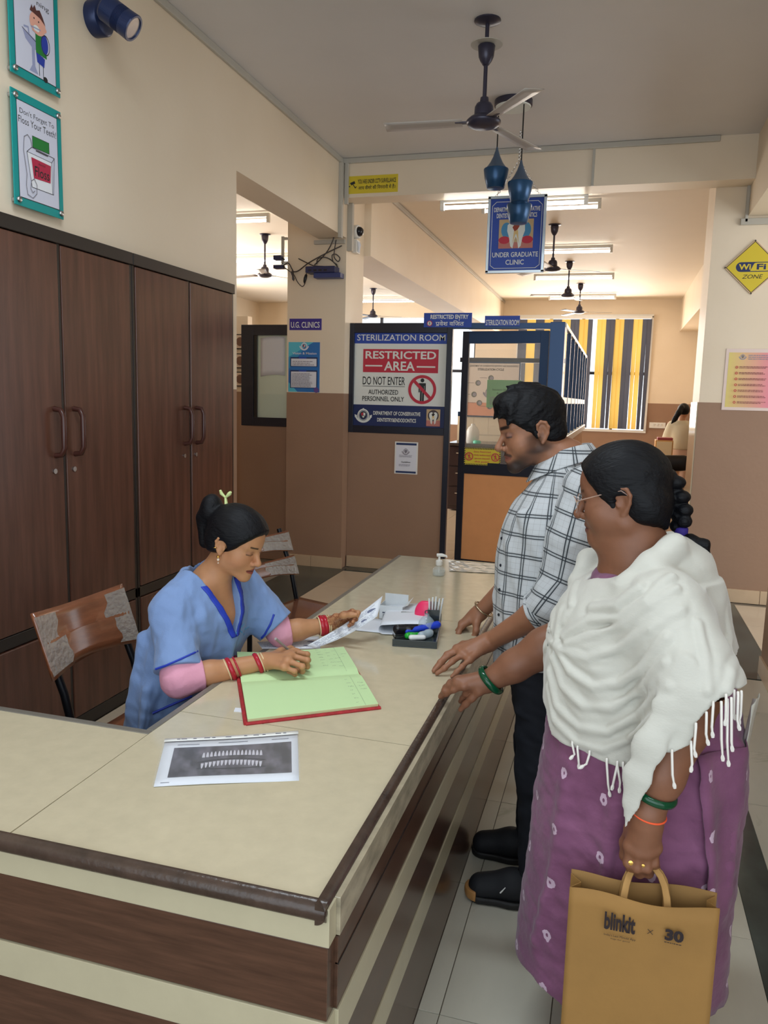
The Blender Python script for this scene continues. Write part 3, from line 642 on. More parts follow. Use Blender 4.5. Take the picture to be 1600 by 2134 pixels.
# column signs
r, p, W, H = board('wall_sign', 'small violet U.G. clinics sign on the column', 'sign', ('Y', 7.099), (603, 664, 670, 688), mat('violet_sign', (58,44,140), .45), .004)
p.text('U.G. CLINICS', W*.05, H*.2, W*.94, H*.72, SW, .012); p.build(r)
r, p, W, H = board('poster', 'blue vision and mission poster with two white text boxes on the column', 'poster', ('Y', 7.099), (601, 713, 666, 817), mat('poster_blue', (36,112,186), .4), .003)
cy = mat('poster_cyan', (86,190,214), .4); dk = mat('poster_navy', (26,48,96), .4); pw = mat('poster_white', (222,224,234), .5); gk = mat('greek_grey', (150,146,158), .6)
p.poly([(0,H*.7),(0,H),(W*.8,H)], cy); p.poly([(0,H*.45),(0,H*.7),(W*.5,H*.88)], mat('poster_mid_blue', (50,150,200), .4)); p.poly([(0,0),(W*.3,0),(0,H*.2)], cy)
crest(p, W*.5, H*.9, W*.24, dk, pw, SR); p.text('Vision & Mission', W*.13, H*.755, W*.9, H*.80, pw, .01)
for a, b in ((.51,.70),(.08,.44)):
    p.rect(W*.06, H*a, W*.93, H*b, dk); p.rect(W*.09, H*(a+.012), W*.90, H*(b-.03), pw); p.rect(W*.34, H*(b-.03), W*.58, H*(b+.005), SB)
p.greek(W*.13, H*.53, W*.87, H*.63, 3, gk); p.greek(W*.13, H*.10, W*.87, H*.385, 10, gk); p.disc(W*.92, H*.045, W*.08, mat('poster_purple', (92,70,140), .4)); p.build(r)
# CCTV sign on the beam
r, p, W, H = board('wall_sign', 'yellow CCTV surveillance sign on the front of the cross beam', 'sign', ('Y', 6.928), (725, 365, 829, 402), M['sign_yellow'], .004)
p.text('YOU ARE UNDER CCTV SURVELLIANCE', W*.20, H*.55, W*.96, H*.80, SK, .02); p.text('आप कैमरे की िनगरानी में हैं।', W*.21, H*.18, W*.95, H*.46, SK, .012)
p.poly([(W*.04,H*.62),(W*.13,H*.72),(W*.15,H*.58),(W*.07,H*.48)], SK); p.line([(W*.11,H*.5),(W*.15,H*.32),(W*.17,H*.4)], W*.015, SK); p.disc(W*.035, H*.42, W*.012, SK); p.build(r)
# white holder on the half wall
r, p, W, H = board('document_holder', 'white framed notice with a small crest on the brown half wall', 'notice', ('Y', 7.246), (822, 921, 870, 988), M['white_plastic'], .02)
p.rect(W*.06, H*.90, W*.94, H*.965, dk); p.rect(W*.06, H*.03, W*.94, H*.09, dk); p.rect(W*.06, H*.10, W*.94, H*.89, pw)
crest(p, W*.48, H*.68, W*.28, M['inkblack'], gk); p.greek(W*.2, H*.52, W*.8, H*.60, 3, gk); p.text('Guidelines', W*.3, H*.35, W*.7, H*.40, M['inkblack'], .01); p.greek(W*.2, H*.24, W*.8, H*.31, 2, gk); p.build(r)
# yellow sticker on the door glass
r, p, W, H = board('warning_sticker', 'yellow entry restricted sticker with striped border on the door glass', 'sticker', ('Y', 7.335), (967, 934, 1043, 970), M['sign_yellow'], .002)
k = 22
for i in range(k):
    for v0, v1 in ((0, H*.08), (H*.92, H)): p.poly([(W*(i+.1)/k,v0),(W*(i+.6)/k,v0),(W*(i+1.)/k,v1),(W*(i+.5)/k,v1)], SK)
for i in range(8):
    for u0, u1 in ((0, W*.035), (W*.965, W)): p.poly([(u0,H*(i+.05)/8),(u1,H*(i+.45)/8),(u1,H*(i+.95)/8),(u0,H*(i+.55)/8)], SK)
for i, t in enumerate(('Entry Restricted', 'Only authorised', 'person beyond', 'this point')): p.text(t, W*(.27+.03*(i//2)), H*(.71-.19*i), W*(.73-.03*(i//2)), H*(.84-.19*i), SR, .01)
for u in (.14, .86): p.ring(W*u, H*.5, H*.19, H*.24, SR); man_icon(p, W*u, H*.5, H*.36, SR, True); p.line([(W*u-H*.15, H*.65), (W*u+H*.15, H*.35)], H*.03, SR)
p.build(r)
# sterilization cycle poster + green notice
r, p, W, H = board('poster', 'sterilization cycle poster with round pictures at the back of the cabin', 'poster', ('Y', 12.38), (975, 757, 1080, 867), mat('poster_pale', (226,216,206), .5), .004, frame=FB, fw=.02)
p.rect(0, 0, W, H*.25, mat('poster_salmon', (226,160,128), .5)); p.text('DEPARTMENT OF CONSERVATIVE DENTISTRY AND ENDODONTICS', W*.02, H*.93, W*.98, H*.965, SK, .01); p.text('STERILIZATION CYCLE', W*.18, H*.86, W*.70, H*.905, SK, .02)
for a in (90, 140, 190, 230, 270, 310, 350, 40):
    u, v = W*.45+W*.33*math.cos(R(a)), H*.45+H*.27*math.sin(R(a)); p.disc(u, v, W*.055, mat('picture_disc', (104,108,100), .5)); p.disc(u+W*.01, v, W*.035, gk)
    p.line([(u-W*.22, v), (u-W*.08, v)], W*.006, SK)
crest(p, W*.45, H*.42, W*.24, SK, gk, SR); p.build(r)
r, p, W, H = board('notice', 'green notice sheet on the cabin glass behind the man', 'notice', ('Y', 9.5), (1014, 792, 1085, 850), mat('green_sheet', (140,196,146), .6), .003)
p.text('Standard Operating', W*.16, H*.6, W*.8, H*.68, SK); p.text('Procedure', W*.3, H*.47, W*.65, H*.55, SK); p.greek(W*.1, H*.1, W*.9, H*.4, 5, gk); p.build(r)
struct(box('partition', (at(1014,850,Y=9.5).x-.25, -.51, 9.503, 9.51, 1.0, 2.25), M['glass']))
# WiFi diamond
def wifi():
    c = at(1569, 557, Y=7.155); hw = (at(1569,557,Y=7.155).x-at(1509,557,Y=7.155).x); o = Vector((c.x, 7.150, c.z))
    r = thing('wall_sign', 'yellow diamond WiFi zone sign on the right column', 'sign', tuple(o)); p = Panel(o, (1,0,0), (0,0,1))
    hh = (at(1572,500,Y=7.155).z-at(1566,614,Y=7.155).z)/2
    b = MB(); n = [(0,hh),(-hw,0),(0,-hh),(hw,0)]; v = [p.P(x,y,0) for x,y in n]+[p.P(x,y,-.006) for x,y in n]; b.add(v, [(0,1,2,3),(7,6,5,4)]+[(i,i+4,(i+1)%4+4,(i+1)%4) for i in range(4)]); b.build('board', mat('pale_tan_acrylic', (206,176,138), .4), r)
    for s, m in ((.95, SK), (.92, M['sign_yellow'])): p.poly([(x*s,y*s) for x,y in n], m)
    def pill(u0, u1, v0, v1, m):
        rr = (v1-v0)/2; p.poly([(u1-rr+rr*math.sin(R(180*k/10)), (v0+v1)/2+rr*math.cos(R(180*k/10))) for k in range(11)]+[(u0+rr-rr*math.sin(R(180*k/10)), (v0+v1)/2-rr*math.cos(R(180*k/10))) for k in range(11)], m)
    pill(-.60*hw, .66*hw, -.17*hh, .19*hh, SN); pill(-.02*hw, .63*hw, -.14*hh, .16*hh, M['sign_yellow']); p.rect(-.02*hw, -.14*hh, .1*hw, .06*hh, M['sign_yellow'])
    p.poly([(-.1*hw,-.14*hh),(.06*hw,-.14*hh),(.06*hw,.16*hh),(.02*hw,.12*hh)], M['sign_yellow'])
    p.text('Wi', -.50*hw, -.09*hh, -.08*hw, .12*hh, M['sign_yellow'], .03); p.text('Fi', .12*hw, -.09*hh, .44*hw, .12*hh, SN, .03); p.text('ZONE', -.36*hw, -.42*hh, .36*hw, -.27*hh, SK, 0, .25)
    for x, y in n: p.disc(x*.97, y*.97, .006, SK)
    p.build(r)
wifi()
r, p, W, H = board('notice', 'laminated yellow and pink instruction sheet on the right column', 'notice', ('Y', 7.155), (1508, 727, 1640, 856), mat('notice_rim', (226,206,198), .35), .004)
gm = bpy.data.materials.new('yellow_to_pink_print'); gm.use_nodes = True; nt = gm.node_tree; tc = nt.nodes.new('ShaderNodeTexCoord'); sp = nt.nodes.new('ShaderNodeSeparateXYZ'); rp = nt.nodes.new('ShaderNodeValToRGB')
nt.links.new(tc.outputs['Generated'], sp.inputs[0]); nt.links.new(sp.outputs[0], rp.inputs[0]); nt.links.new(rp.outputs[0], bsdf(gm).inputs['Base Color']); rp.color_ramp.elements[0].color = (*lin((222,204,120)),1); rp.color_ramp.elements[1].color = (*lin((228,140,156)),1); rp.color_ramp.elements[1].position = .75
p.rect(W*.05, H*.05, W*.95, H*.94, gm, 'gradient_sheet'); crest(p, W*.27, H*.86, W*.10, SK, gk); p.greek(W*.36, H*.82, W*.75, H*.91, 3, gk)
for i in range(7):
    v = H*(.70-.095*i); p.ring(W*.19, v, W*.012, W*.022, SR); p.greek(W*.23, v-H*.02, W*.72, v+H*.02, 2, mat('maroon_print', (120,60,70), .6))
p.build(r)
# hanging clinic sign
c0, c1 = at(1019, 411, Y=6.5), at(1131, 567, Y=6.5); W, H = c1.x-c0.x, c0.z-c1.z; o = Vector((c0.x, 6.5, c1.z))
r = thing('hanging_sign', 'blue under graduate clinic sign in a silver frame hung on chains', 'sign', (c0.x+W/2, 6.5, c0.z))
box('board', (c0.x, c1.x, 6.5, 6.512, c1.z, c0.z), SB, r); f = .018
al = mat('silver_sign_frame', (186,194,200), .28, .7)
for b in ((c0.x-.004, c1.x+.004, c1.z-.004, c1.z+f), (c0.x-.004, c1.x+.004, c0.z-f, c0.z+.004), (c0.x-.004, c0.x+f, c1.z, c0.z), (c1.x-f, c1.x+.004, c1.z, c0.z)): box('frame', (b[0], b[1], 6.488, 6.52, b[2], b[3]), al, r, bevel=.002)
p = Panel(o, (1,0,0), (0,0,1))
p.line([(W*.14,H*.93),(W*.86,H*.93),(W*.93,H*.88),(W*.93,H*.10),(W*.86,H*.06),(W*.14,H*.06),(W*.07,H*.10),(W*.07,H*.88),(W*.14,H*.93)], .004, SW)
p.text('DEPARTMENT OF CONSERVATIVE', W*.10, H*.80, W*.90, H*.86, SW, .02); p.text('DENTISTRY & ENDODONTICS', W*.15, H*.72, W*.85, H*.78, SW, .02)
p.rect(W*.20, H*.32, W*.80, H*.70, tan); gb = mat('glove_blue', (72,140,186), .5)
p.disc(W*.33, H*.56, W*.09, gb, rv=H*.10); p.disc(W*.67, H*.56, W*.09, gb, rv=H*.10); p.rect(W*.20, H*.32, W*.80, H*.40, mat('gum_pink', (190,120,110), .5)); p.disc(W*.3, H*.43, W*.1, SR, rv=H*.05); p.disc(W*.7, H*.43, W*.1, SR, rv=H*.05)
tooth(p, W*.5, H*.51, W*.50, SW, mat('decay_red', (150,60,40), .5), mat('root_tan', (220,190,130), .5))
p.text('UNDER GRADUATE', W*.10, H*.205, W*.90, H*.27, SW, .012); p.text('CLINIC', W*.34, H*.105, W*.66, H*.17, SW, .012); p.build(r)
apex = Vector((c0.x+W/2, 6.5, c0.z+.26))
def chain(a, b, n):
    mb = MB(); a, b = Vector(a), Vector(b); d = (b-a)/n
    for i in range(n): mb.torus(a+d*(i+.5), d.cross(Vector((0,1,0))) if i % 2 else Vector((0,1,0)), .0085, .002, 10, 5)
    return mb.build('chain', M['steel'], r, smooth=True)
chain((c0.x+W*.12, 6.5, c0.z), apex, 18); chain((c1.x-W*.12, 6.5, c0.z), apex, 18); chain(apex, (apex.x, 6.5, ZC), 18)
# two teal acrylic posters on standoffs
teal = mat('teal_acrylic', (18,146,144), .3); lines = mat('cartoon_line', (46,44,52), .6)
def teal_poster(label, y0, y1, z0, z1):
    r = thing('poster', label, 'poster', (XL, (y0+y1)/2, z0)); X = XL+.03
    box('board', (X-.006, X, y0, y1, z0, z1), teal, r, bevel=.0015); p = Panel((X, y0, z0), (0,1,0), (0,0,1)); W, H = y1-y0, z1-z0
    p.rect(W*.09, H*.075, W*.91, H*.925, SK); p.rect(W*.10, H*.082, W*.90, H*.918, mat('poster_sheet', (206,208,224), .4))
    for u in (.07, .93):
        for v in (.05, .95): MB().lathe((XL, y0+W*u, z0+H*v), [(0,0),(.009,0),(.009,.03),(.012,.031),(.012,.038),(.009,.041),(0,.041)], 16, (1,0,0)).build('standoff_screw', M['steel'], r, smooth=True)
    return r, p, W, H
r, p, W, H = teal_poster('teal framed floss your teeth poster on the left wall', 2.842, 3.145, 2.407, 2.863)
p.text("Don't Forget To", W*.15, H*.80, W*.84, H*.86, SK); p.text('Floss Your Teeth!', W*.12, H*.73, W*.88, H*.79, SK)
p.poly([(W*.38,H*.66),(W*.72,H*.66),(W*.72,H*.56),(W*.38,H*.56)], mat('floss_green', (30,120,50), .5)); p.line([(W*.38,H*.66),(W*.72,H*.66),(W*.72,H*.56),(W*.38,H*.56),(W*.38,H*.66)], .002, lines)
bx = [(W*.26,H*.50),(W*.76,H*.49),(W*.76,H*.20),(W*.34,H*.20)]; p.poly(bx, mat('cartoon_white', (226,228,234), .5)); p.line(bx+[bx[0],(W*.36,H*.555),(W*.82,H*.54),(W*.76,H*.49)], .0022, lines); p.line([(W*.82,H*.54),(W*.78,H*.2),(W*.76,H*.2)], .0022, lines)
p.poly([(W*.34,H*.465),(W*.74,H*.455),(W*.72,H*.295),(W*.38,H*.285)], mat('floss_red', (176,38,70), .5)); p.text('Floss', W*.40, H*.31, W*.70, H*.40, SK, .01); p.text('dental', W*.48, H*.42, W*.62, H*.44, SK)
p.line([(W*.44,H*.54),(W*.68,H*.535)], .004, lines)
cv = [(.36,.56),(.34,.62),(.28,.65),(.21,.62),(.19,.5),(.22,.38),(.24,.3),(.22,.2),(.24,.12),(.34,.10),(.42,.15),(.43,.23),(.38,.28),(.32,.25),(.30,.18),(.34,.15),(.38,.17)]
p.line([(W*a,H*b) for a, b in cv], .0028, mat('floss_thread', (110,108,118), .6)); p.build(r)
r, p, W, H = teal_poster('teal framed poster of a boy brushing his teeth, at the top edge', 2.848, 3.148, 2.922, 3.372)
p.text('ning', W*.55, H*.70, W*.80, H*.755, SK)
skin_, hair_ = mat('cartoon_skin', (226,168,148), .5), mat('cartoon_hair', (88,50,46), .5); gray = mat('cartoon_basin', (150,156,190), .5); cb = mat('cartoon_blue', (36,60,160), .5); cg = mat('floss_green', (30,120,50), .5)
p.poly([(W*.42,H*.16),(W*.36,H*.10),(W*.54,H*.10),(W*.48,H*.16),(W*.48,H*.33),(W*.42,H*.33)], gray); p.poly([(W*.24,H*.44),(W*.30,H*.36),(W*.46,H*.30),(W*.60,H*.33),(W*.60,H*.38)], gray); p.line([(W*.24,H*.44),(W*.6,H*.36)], .003, lines); p.line([(W*.28,H*.46),(W*.36,H*.47),(W*.37,H*.42)], .008, gray)
for u in (.56, .64): p.line([(W*u,H*.28),(W*u,H*.10)], .003, lines)
p.disc(W*.68, H*.09, W*.045, SK, rv=H*.025); p.poly([(W*.5,H*.30),(W*.68,H*.27),(W*.66,H*.19),(W*.52,H*.21)], cb); p.poly([(W*.50,H*.46),(W*.70,H*.46),(W*.72,H*.28),(W*.5,H*.29)], cg); p.disc(W*.68, H*.40, W*.075, cb, rv=H*.085); p.ring(W*.70, H*.40, W*.08, W*.09, lines, k=1.5)
p.disc(W*.55, H*.55, W*.16, skin_, rv=H*.10); p.disc(W*.70, H*.53, W*.03, skin_); p.poly([(W*.40,H*.63),(W*.44,H*.69),(W*.46,H*.66),(W*.50,H*.70),(W*.53,H*.66),(W*.60,H*.68),(W*.66,H*.63),(W*.71,H*.57),(W*.60,H*.61),(W*.50,H*.62)], hair_)
p.disc(W*.48, H*.58, W*.012, SK); p.disc(W*.57, H*.57, W*.012, SK); p.disc(W*.52, H*.50, W*.06, SW, rv=H*.028); p.line([(W*.44,H*.47),(W*.56,H*.47)], .006, skin_); p.line([(W*.42,H*.495),(W*.60,H*.505)], .005, gray); p.build(r)
# ------------------------------------------------------------------ wiring, cameras, boxes round the column head
struct(box('trim_9', (XL-.0, XL+.035, 6.86, 6.905, 3.05, ZC-.045), M['conduit'], bevel=.004)); struct(box('trim_10', (XL+.04, XL+.075, 6.90, 6.928, 3.34, ZC-.045), M['conduit'], bevel=.004))
struct(box('trim_11', (-2.78, XL-.01, 7.072, 7.10, 3.04, 3.075), M['conduit'], bevel=.003)); struct(box('trim_12', (XL, XL+.05, 7.11, 7.16, 2.98, 3.40), M['conduit'], bevel=.004))
dc = at(728, 484, Y=7.3); r = thing('dome_camera', 'white dome security camera on the side of the column', 'camera', (XL, 7.3, dc.z))
MB().lathe((XL, 7.3, dc.z), [(0,0),(.062,0),(.062,.05),(.055,.06),(0,.06)], 28, (1,-.25,0)).build('housing', M['white_plastic'], r, smooth=True)
MB().lathe((XL+.055, 7.287, dc.z), [(.045,0),(.042,.02),(.03,.037),(.012,.045),(0,.046)], 24, (1,-.25,-.1)).build('dome', mat('smoked_dome', (30,32,38), .08), r, smooth=True)
jb = at(728, 515, Y=7.3); r = thing('junction_box', 'open white junction box below the dome camera', 'box', (XL, 7.3, jb.z))
box('box', (XL, XL+.05, 7.25, 7.35, jb.z-.06, jb.z+.06), M['white_plastic'], r, bevel=.004)
for k in range(5): MB().tube([(XL+.052, 7.27+.015*k, jb.z+.045), (XL+.062, 7.275+.012*k, jb.z+.01*(k-2)), (XL+.053, 7.28+.01*k, jb.z-.05)], .004, 6).build('wire', M['paper'], r, smooth=True)
def yb(name, label, cat, px, y, depth, m, bev=.004):
    a, b = at(px[0], px[1], Y=y), at(px[2], px[3], Y=y); r = thing(name, label, cat, (a.x, y, b.z)); box('case', (a.x, b.x, y, y+depth, b.z, a.z), m, r, bevel=bev); return r, a, b
nb = mat('navy_router_case', (40,44,84), .4)
r, a, b = yb('router', 'upper dark blue network box on the column under the cables', 'router', (636, 555, 697, 567), 6.97, .13, nb)
for k in range(4): box('port', (a.x+.03+.05*k, a.x+.06+.05*k, 6.968, 6.972, b.z+.012, b.z+.028), M['black'], r)
r, a, b = yb('router', 'lower dark blue network box hanging under the first one', 'router', (653, 568.5, 709, 578), 6.99, .10, mat('blue_router_case', (52,64,116), .4))
for px in ((569, 532, 585, 541), (569, 552, 588, 559)):
    r, a, b = yb('power_adapter', ('upper' if px[1] < 540 else 'lower')+' black power adapter plugged in at the column edge', 'adapter', px, 7.03, .07, nb)
    MB().tube([(b.x, 7.06, (a.z+b.z)/2), (b.x+.03, 7.05, (a.z+b.z)/2-.02)], .006, 6).build('cord_stub', M['black'], r)
r, a, b = yb('wall_socket', 'white socket plate beside the black adapters on the column', 'socket', (586, 544, 600, 552), 7.085, .015, M['white_plastic'])
MB().box(a.x+.01, a.x+.02, 7.083, 7.086, b.z+.01, b.z+.02).build('slot', M['black'], r)
struct(box('trim_13', (at(587,495,Y=7.09).x, at(592,495,Y=7.09).x, 7.08, 7.10, at(590,548,Y=7.09).z, at(590,493,Y=7.09).z), M['conduit'])); struct(box('trim_14', (-3.05, at(592,495,Y=7.09).x, 7.08, 7.10, at(590,500,Y=7.09).z, at(590,495,Y=7.09).z), M['conduit']))
def cable(label, pts, rad=.0055, ys=7.06):
    p = [at(x, y, Y=ys-(.02*math.sin(i*1.3))) for i, (x, y) in enumerate(pts)]
    q = []
    for i in range(len(p)-1):
        p0, p1, p2, p3 = p[max(0, i-1)], p[i], p[i+1], p[min(len(p)-1, i+2)]
        for k in range(6): t = k/6; q.append(.5*((2*p1)+(p2-p0)*t+(2*p0-5*p1+4*p2-p3)*t*t+(3*p1-p0-3*p2+p3)*t**3))
    return tagged(MB().tube(q+[p[-1]], rad, 8).build('cable', M['cable'], None, smooth=True), label, 'cable')
M['cable'] = mat('dark_cable', (66,60,58), .5)
cable('long black cable from the conduit down to the network box', [(698,484),(693,502),(683,522),(668,540),(655,552)])
cable('cable looping from the adapters past a black lump to the network box', [(588,556),(600,548),(608,560),(612,566),(622,564),(640,550),(660,538),(685,525),(712,512)])
cable('thin cable drooping below the adapters with an inline lump', [(586,552),(600,563),(612,572),(620,588),(630,597),(636,588),(638,570)], .004)
cable('cable coiled in loops above the network boxes', [(700,500),(697,520),(696,535),(704,545),(708,538),(700,530),(692,532),(694,545),(702,552),(699,560),(684,556)], .005)
cable('loose cable end sticking out left of the network box', [(622,539),(640,548),(655,554),(680,556),(690,562)], .005)
cable('curved cable over the upper network box', [(660,550),(662,540),(675,536),(690,542),(704,558),(698,566)], .005)
MB().lathe(at(636,580,Y=7.05), [(0,-.05),(.012,-.03),(.016,0),(.012,.03),(0,.05)], 12, (.25,0,1)).build('cable_filter', M['black'], None, smooth=True); tagged(bpy.data.objects['cable_filter'], 'black inline lump on the thin drooping cable', 'adapter')
MB().lathe(at(610,575,Y=7.05), [(0,-.05),(.014,-.03),(.01,0),(.016,.03),(0,.05)], 12, (-.2,0,1)).build('cable_tie', M['cable'], None, smooth=True); tagged(bpy.data.objects['cable_tie'], 'dark bundle where the adapter cables are tied together', 'cable')
# switch board on the rear wall
a, b = at(1353, 880, Y=16.99), at(1386, 893, Y=16.99); r = thing('switch_board', 'white switch board on the brown rear wall right of the window', 'switch', (a.x, 16.99, b.z)); box('plate', (a.x, b.x, 16.97, 17.0, b.z, a.z), M['white_plastic'], r, bevel=.006)
for k in range(3): box('switch', (a.x+.07+.07*k, a.x+.10+.07*k, 16.955, 16.972, b.z+.05, b.z+.09), M['batten'], r)
# ------------------------------------------------------------------ signed-distance sculpting: smooth bodies and cloth as single surfaces
F32 = np.float32
def V3(p): return np.array(tuple(p), F32)
def smin(a, b, k):
    if k <= 0: return np.minimum(a, b)
    h = np.maximum(k-np.abs(a-b), 0)/k; return np.minimum(a, b)-h*h*k*.25
def smax(a, b, k): return -smin(-a, -b, k)
class Sdf:
    def __init__(s): s.p = []; s.post = None
    def _add(s, fn, lo, hi, k, op): s.p.append((fn, np.asarray(lo, F32), np.asarray(hi, F32), k, op)); return s
    def cone(s, a, b, ra, rb=None, k=.01, op=1, flat=None):
        "tapered capsule; flat = (axis, factor) squashes the section along an axis"
        a, b = V3(a), V3(b); rb = ra if rb is None else rb; ba = b-a; L2 = max(float(ba@ba), 1e-9); m = max(ra, rb)
        def fn(P):
            q = P-a; t = np.clip((q@ba)/L2, 0, 1); d = q-t[:, None]*ba
            if flat is not None:
                n = V3(flat[0]); n /= np.linalg.norm(n); w = d@n; d = d+np.outer(w*(1/flat[1]-1), n); r = ra+(rb-ra)*t; return (np.linalg.norm(d, axis=1)-r)*min(1, (flat[1]+1)/2)
            return np.linalg.norm(d, axis=1)-(ra+(rb-ra)*t)
        return s._add(fn, np.minimum(a, b)-m, np.maximum(a, b)+m, k, op)
    def chain(s, pts, rs, k=.01, op=1, flat=None):
        for i in range(len(pts)-1): s.cone(pts[i], pts[i+1], rs[i], rs[i+1], k if i == 0 else min(k, .6*min(rs[i], rs[i+1])+.004), op, flat)
        return s
    def ball(s, c, r, k=.01, op=1): return s.cone(c, V3(c)+np.array([0,0,1e-4], F32), r, r, k, op)
    def ell(s, c, r, k=.01, op=1, rot=None):
        c = V3(c); r = np.array(r, F32); Q = np.eye(3, dtype=F32) if rot is None else np.array(rot, F32); m = float(r.max())
        def fn(P):
            q = (P-c)@Q; k0 = np.linalg.norm(q/r, axis=1); k1 = np.linalg.norm(q/(r*r), axis=1); return k0*(k0-1)/np.maximum(k1, 1e-6)
        return s._add(fn, c-m, c+m, k, op)
    def half(s, n, off, lo, hi, k=.01, op=-1):
        n = V3(n); n /= np.linalg.norm(n); return s._add(lambda P: off-P@n, lo, hi, k, op)
    def loft(s, rows, k=.01, op=1, yaw=0., sq=2.):
        "stack of ellipses along z: rows of (z, cx, cy, r_forward, r_side); yaw turns the forward axis"
        rows = np.array(sorted(rows), F32); z = rows[:, 0]; c, sn = math.cos(yaw), math.sin(yaw); m = float(rows[:, 3:].max())
        zz = np.linspace(z[0], z[-1], 160).astype(F32)
        def smooth(col):
            v = np.interp(zz, z, col); kk = np.ones(13)/13; return np.convolve(np.pad(v, 6, mode='edge'), kk, 'valid').astype(F32)
        T = [smooth(rows[:, i]) for i in range(1, 5)]
        def fn(P):
            Z = P[:, 2]; cx, cy, rf, rs_ = [np.interp(Z, zz, t).astype(F32) for t in T]; dx, dy = P[:, 0]-cx, P[:, 1]-cy
            u = dx*c+dy*sn; w = -dx*sn+dy*c
            q = (np.abs(u/rf)**sq+np.abs(w/rs_)**sq)**(1/sq); d = (q-1)*np.minimum(rf, rs_); e = np.maximum(z[0]-Z, Z-z[-1])
            return smax(d, e, .02)
        return s._add(fn, [rows[:,1].min()-m, rows[:,2].min()-m, z[0]], [rows[:,1].max()+m, rows[:,2].max()+m, z[-1]], k, op)
    def eval(s, P):
        D = np.full(len(P), 1., F32)
        for fn, lo, hi, k, op in s.p:
            d = fn(P); D = smin(D, d, k) if op > 0 else smax(D, -d, k)
        if s.post: D = s.post(P, D)
        return D
    def trace(s, px, py, t0=.4, t1=4.):
        "first point of the surface met by the line of sight through a pixel"
        d = CR*((px-CX)/FPX)+CD*((py-CY)/FPX)+CF; d.normalize(); d = V3(d); o = V3(CAM0); ts = np.arange(t0, t1, .004, dtype=F32); P = o+ts[:, None]*d
        D = s.eval(P); i = np.argmax(D < 0)
        return None if D[i] >= 0 else Vector((o+d*ts[i]).tolist())
    def mesh(s, h, lo=None, hi=None, cuts=()):
        adds = [p for p in s.p if p[4] > 0]
        lo = np.min([p[1] for p in adds], axis=0)-.02 if lo is None else np.array(lo, F32); hi = np.max([p[2] for p in adds], axis=0)+.02 if hi is None else np.array(hi, F32)
        n = np.ceil((hi-lo)/h).astype(int)+2; D = np.full(n, 1., F32)
        for fn, a, b, k, op in s.p:
            i0 = np.clip(np.floor((a-k-2*h-lo)/h).astype(int), 0, n); i1 = np.clip(np.ceil((b+k+2*h-lo)/h).astype(int)+1, 0, n)
            if (i1 <= i0).any(): continue
            ax = [lo[i]+h*np.arange(i0[i], i1[i], dtype=F32) for i in range(3)]
            P = np.stack(np.meshgrid(*ax, indexing='ij'), -1).reshape(-1, 3).astype(F32)
            sl = tuple(slice(i0[i], i1[i]) for i in range(3)); d = fn(P).reshape(D[sl].shape).astype(F32)
            D[sl] = smin(D[sl], d, k) if op > 0 else smax(D[sl], -d, k)
        if s.post:
            ix = np.argwhere(np.abs(D) < .06)
            if len(ix): D[tuple(ix.T)] = s.post((lo+h*ix).astype(F32), D[tuple(ix.T)])
        return nets(D, lo, h)
def nets(D, lo, h):
    "naive surface nets"
    S = D < 0; n = D.shape; c = np.zeros([k-1 for k in n], np.int8); offs = [(i, j, k) for i in (0, 1) for j in (0, 1) for k in (0, 1)]
    for o in offs: c += S[o[0]:n[0]-1+o[0], o[1]:n[1]-1+o[1], o[2]:n[2]-1+o[2]]
    act = (c > 0) & (c < 8); ii = np.argwhere(act); idx = np.full(act.shape, -1, np.int64); idx[act] = np.arange(len(ii))
    acc = np.zeros((len(ii), 3), F32); cnt = np.zeros(len(ii), F32)
    for a in offs:
        for ax in range(3):
            if a[ax]: continue
            b = list(a); b[ax] = 1; va = D[tuple((ii+a).T)]; vb = D[tuple((ii+b).T)]; x = (va < 0) != (vb < 0)
            t = np.where(x, va/np.where(va == vb, 1, va-vb), 0); p = np.array(a, F32)+0*acc; p[:, ax] += t; acc[x] += p[x]; cnt += x
    V = np.asarray(lo, F32)+h*(ii+acc/np.maximum(cnt, 1)[:, None]); Fs = []
    for ax in range(3):
        u, v = (ax+1) % 3, (ax+2) % 3
        A = [slice(None)]*3; B = [slice(None)]*3; A[ax] = slice(0, n[ax]-1); B[ax] = slice(1, n[ax]); x = S[tuple(A)] != S[tuple(B)]
        e = np.argwhere(x); e = e[(e[:, u] > 0) & (e[:, v] > 0) & (e[:, u] < n[u]-1) & (e[:, v] < n[v]-1)]
        if not len(e): continue
        def cell(du, dv):
            q = e.copy(); q[:, u] += du; q[:, v] += dv; return idx[tuple(q.T)]
        q = np.stack([cell(-1, -1), cell(0, -1), cell(0, 0), cell(-1, 0)], 1); fl = ~S[tuple(e.T)]; q[fl] = q[fl][:, ::-1]; Fs.append(q)
    Fq = np.concatenate(Fs) if Fs else np.zeros((0, 4), int); return V, Fq[(Fq >= 0).all(1)]
def relax(V, Fq, it=2, lam=.5):
    E = np.concatenate([Fq[:, [0, 1]], Fq[:, [1, 2]], Fq[:, [2, 3]], Fq[:, [3, 0]]]); cnt = np.bincount(E.ravel(), minlength=len(V)).astype(F32)
    for _ in range(it):
        A = np.zeros_like(V)
        for k in range(3): A[:, k] = np.bincount(E[:, 0], V[E[:, 1], k], len(V))+np.bincount(E[:, 1], V[E[:, 0], k], len(V))
        V = V+lam*(A/np.maximum(cnt, 1)[:, None]-V)
    return V
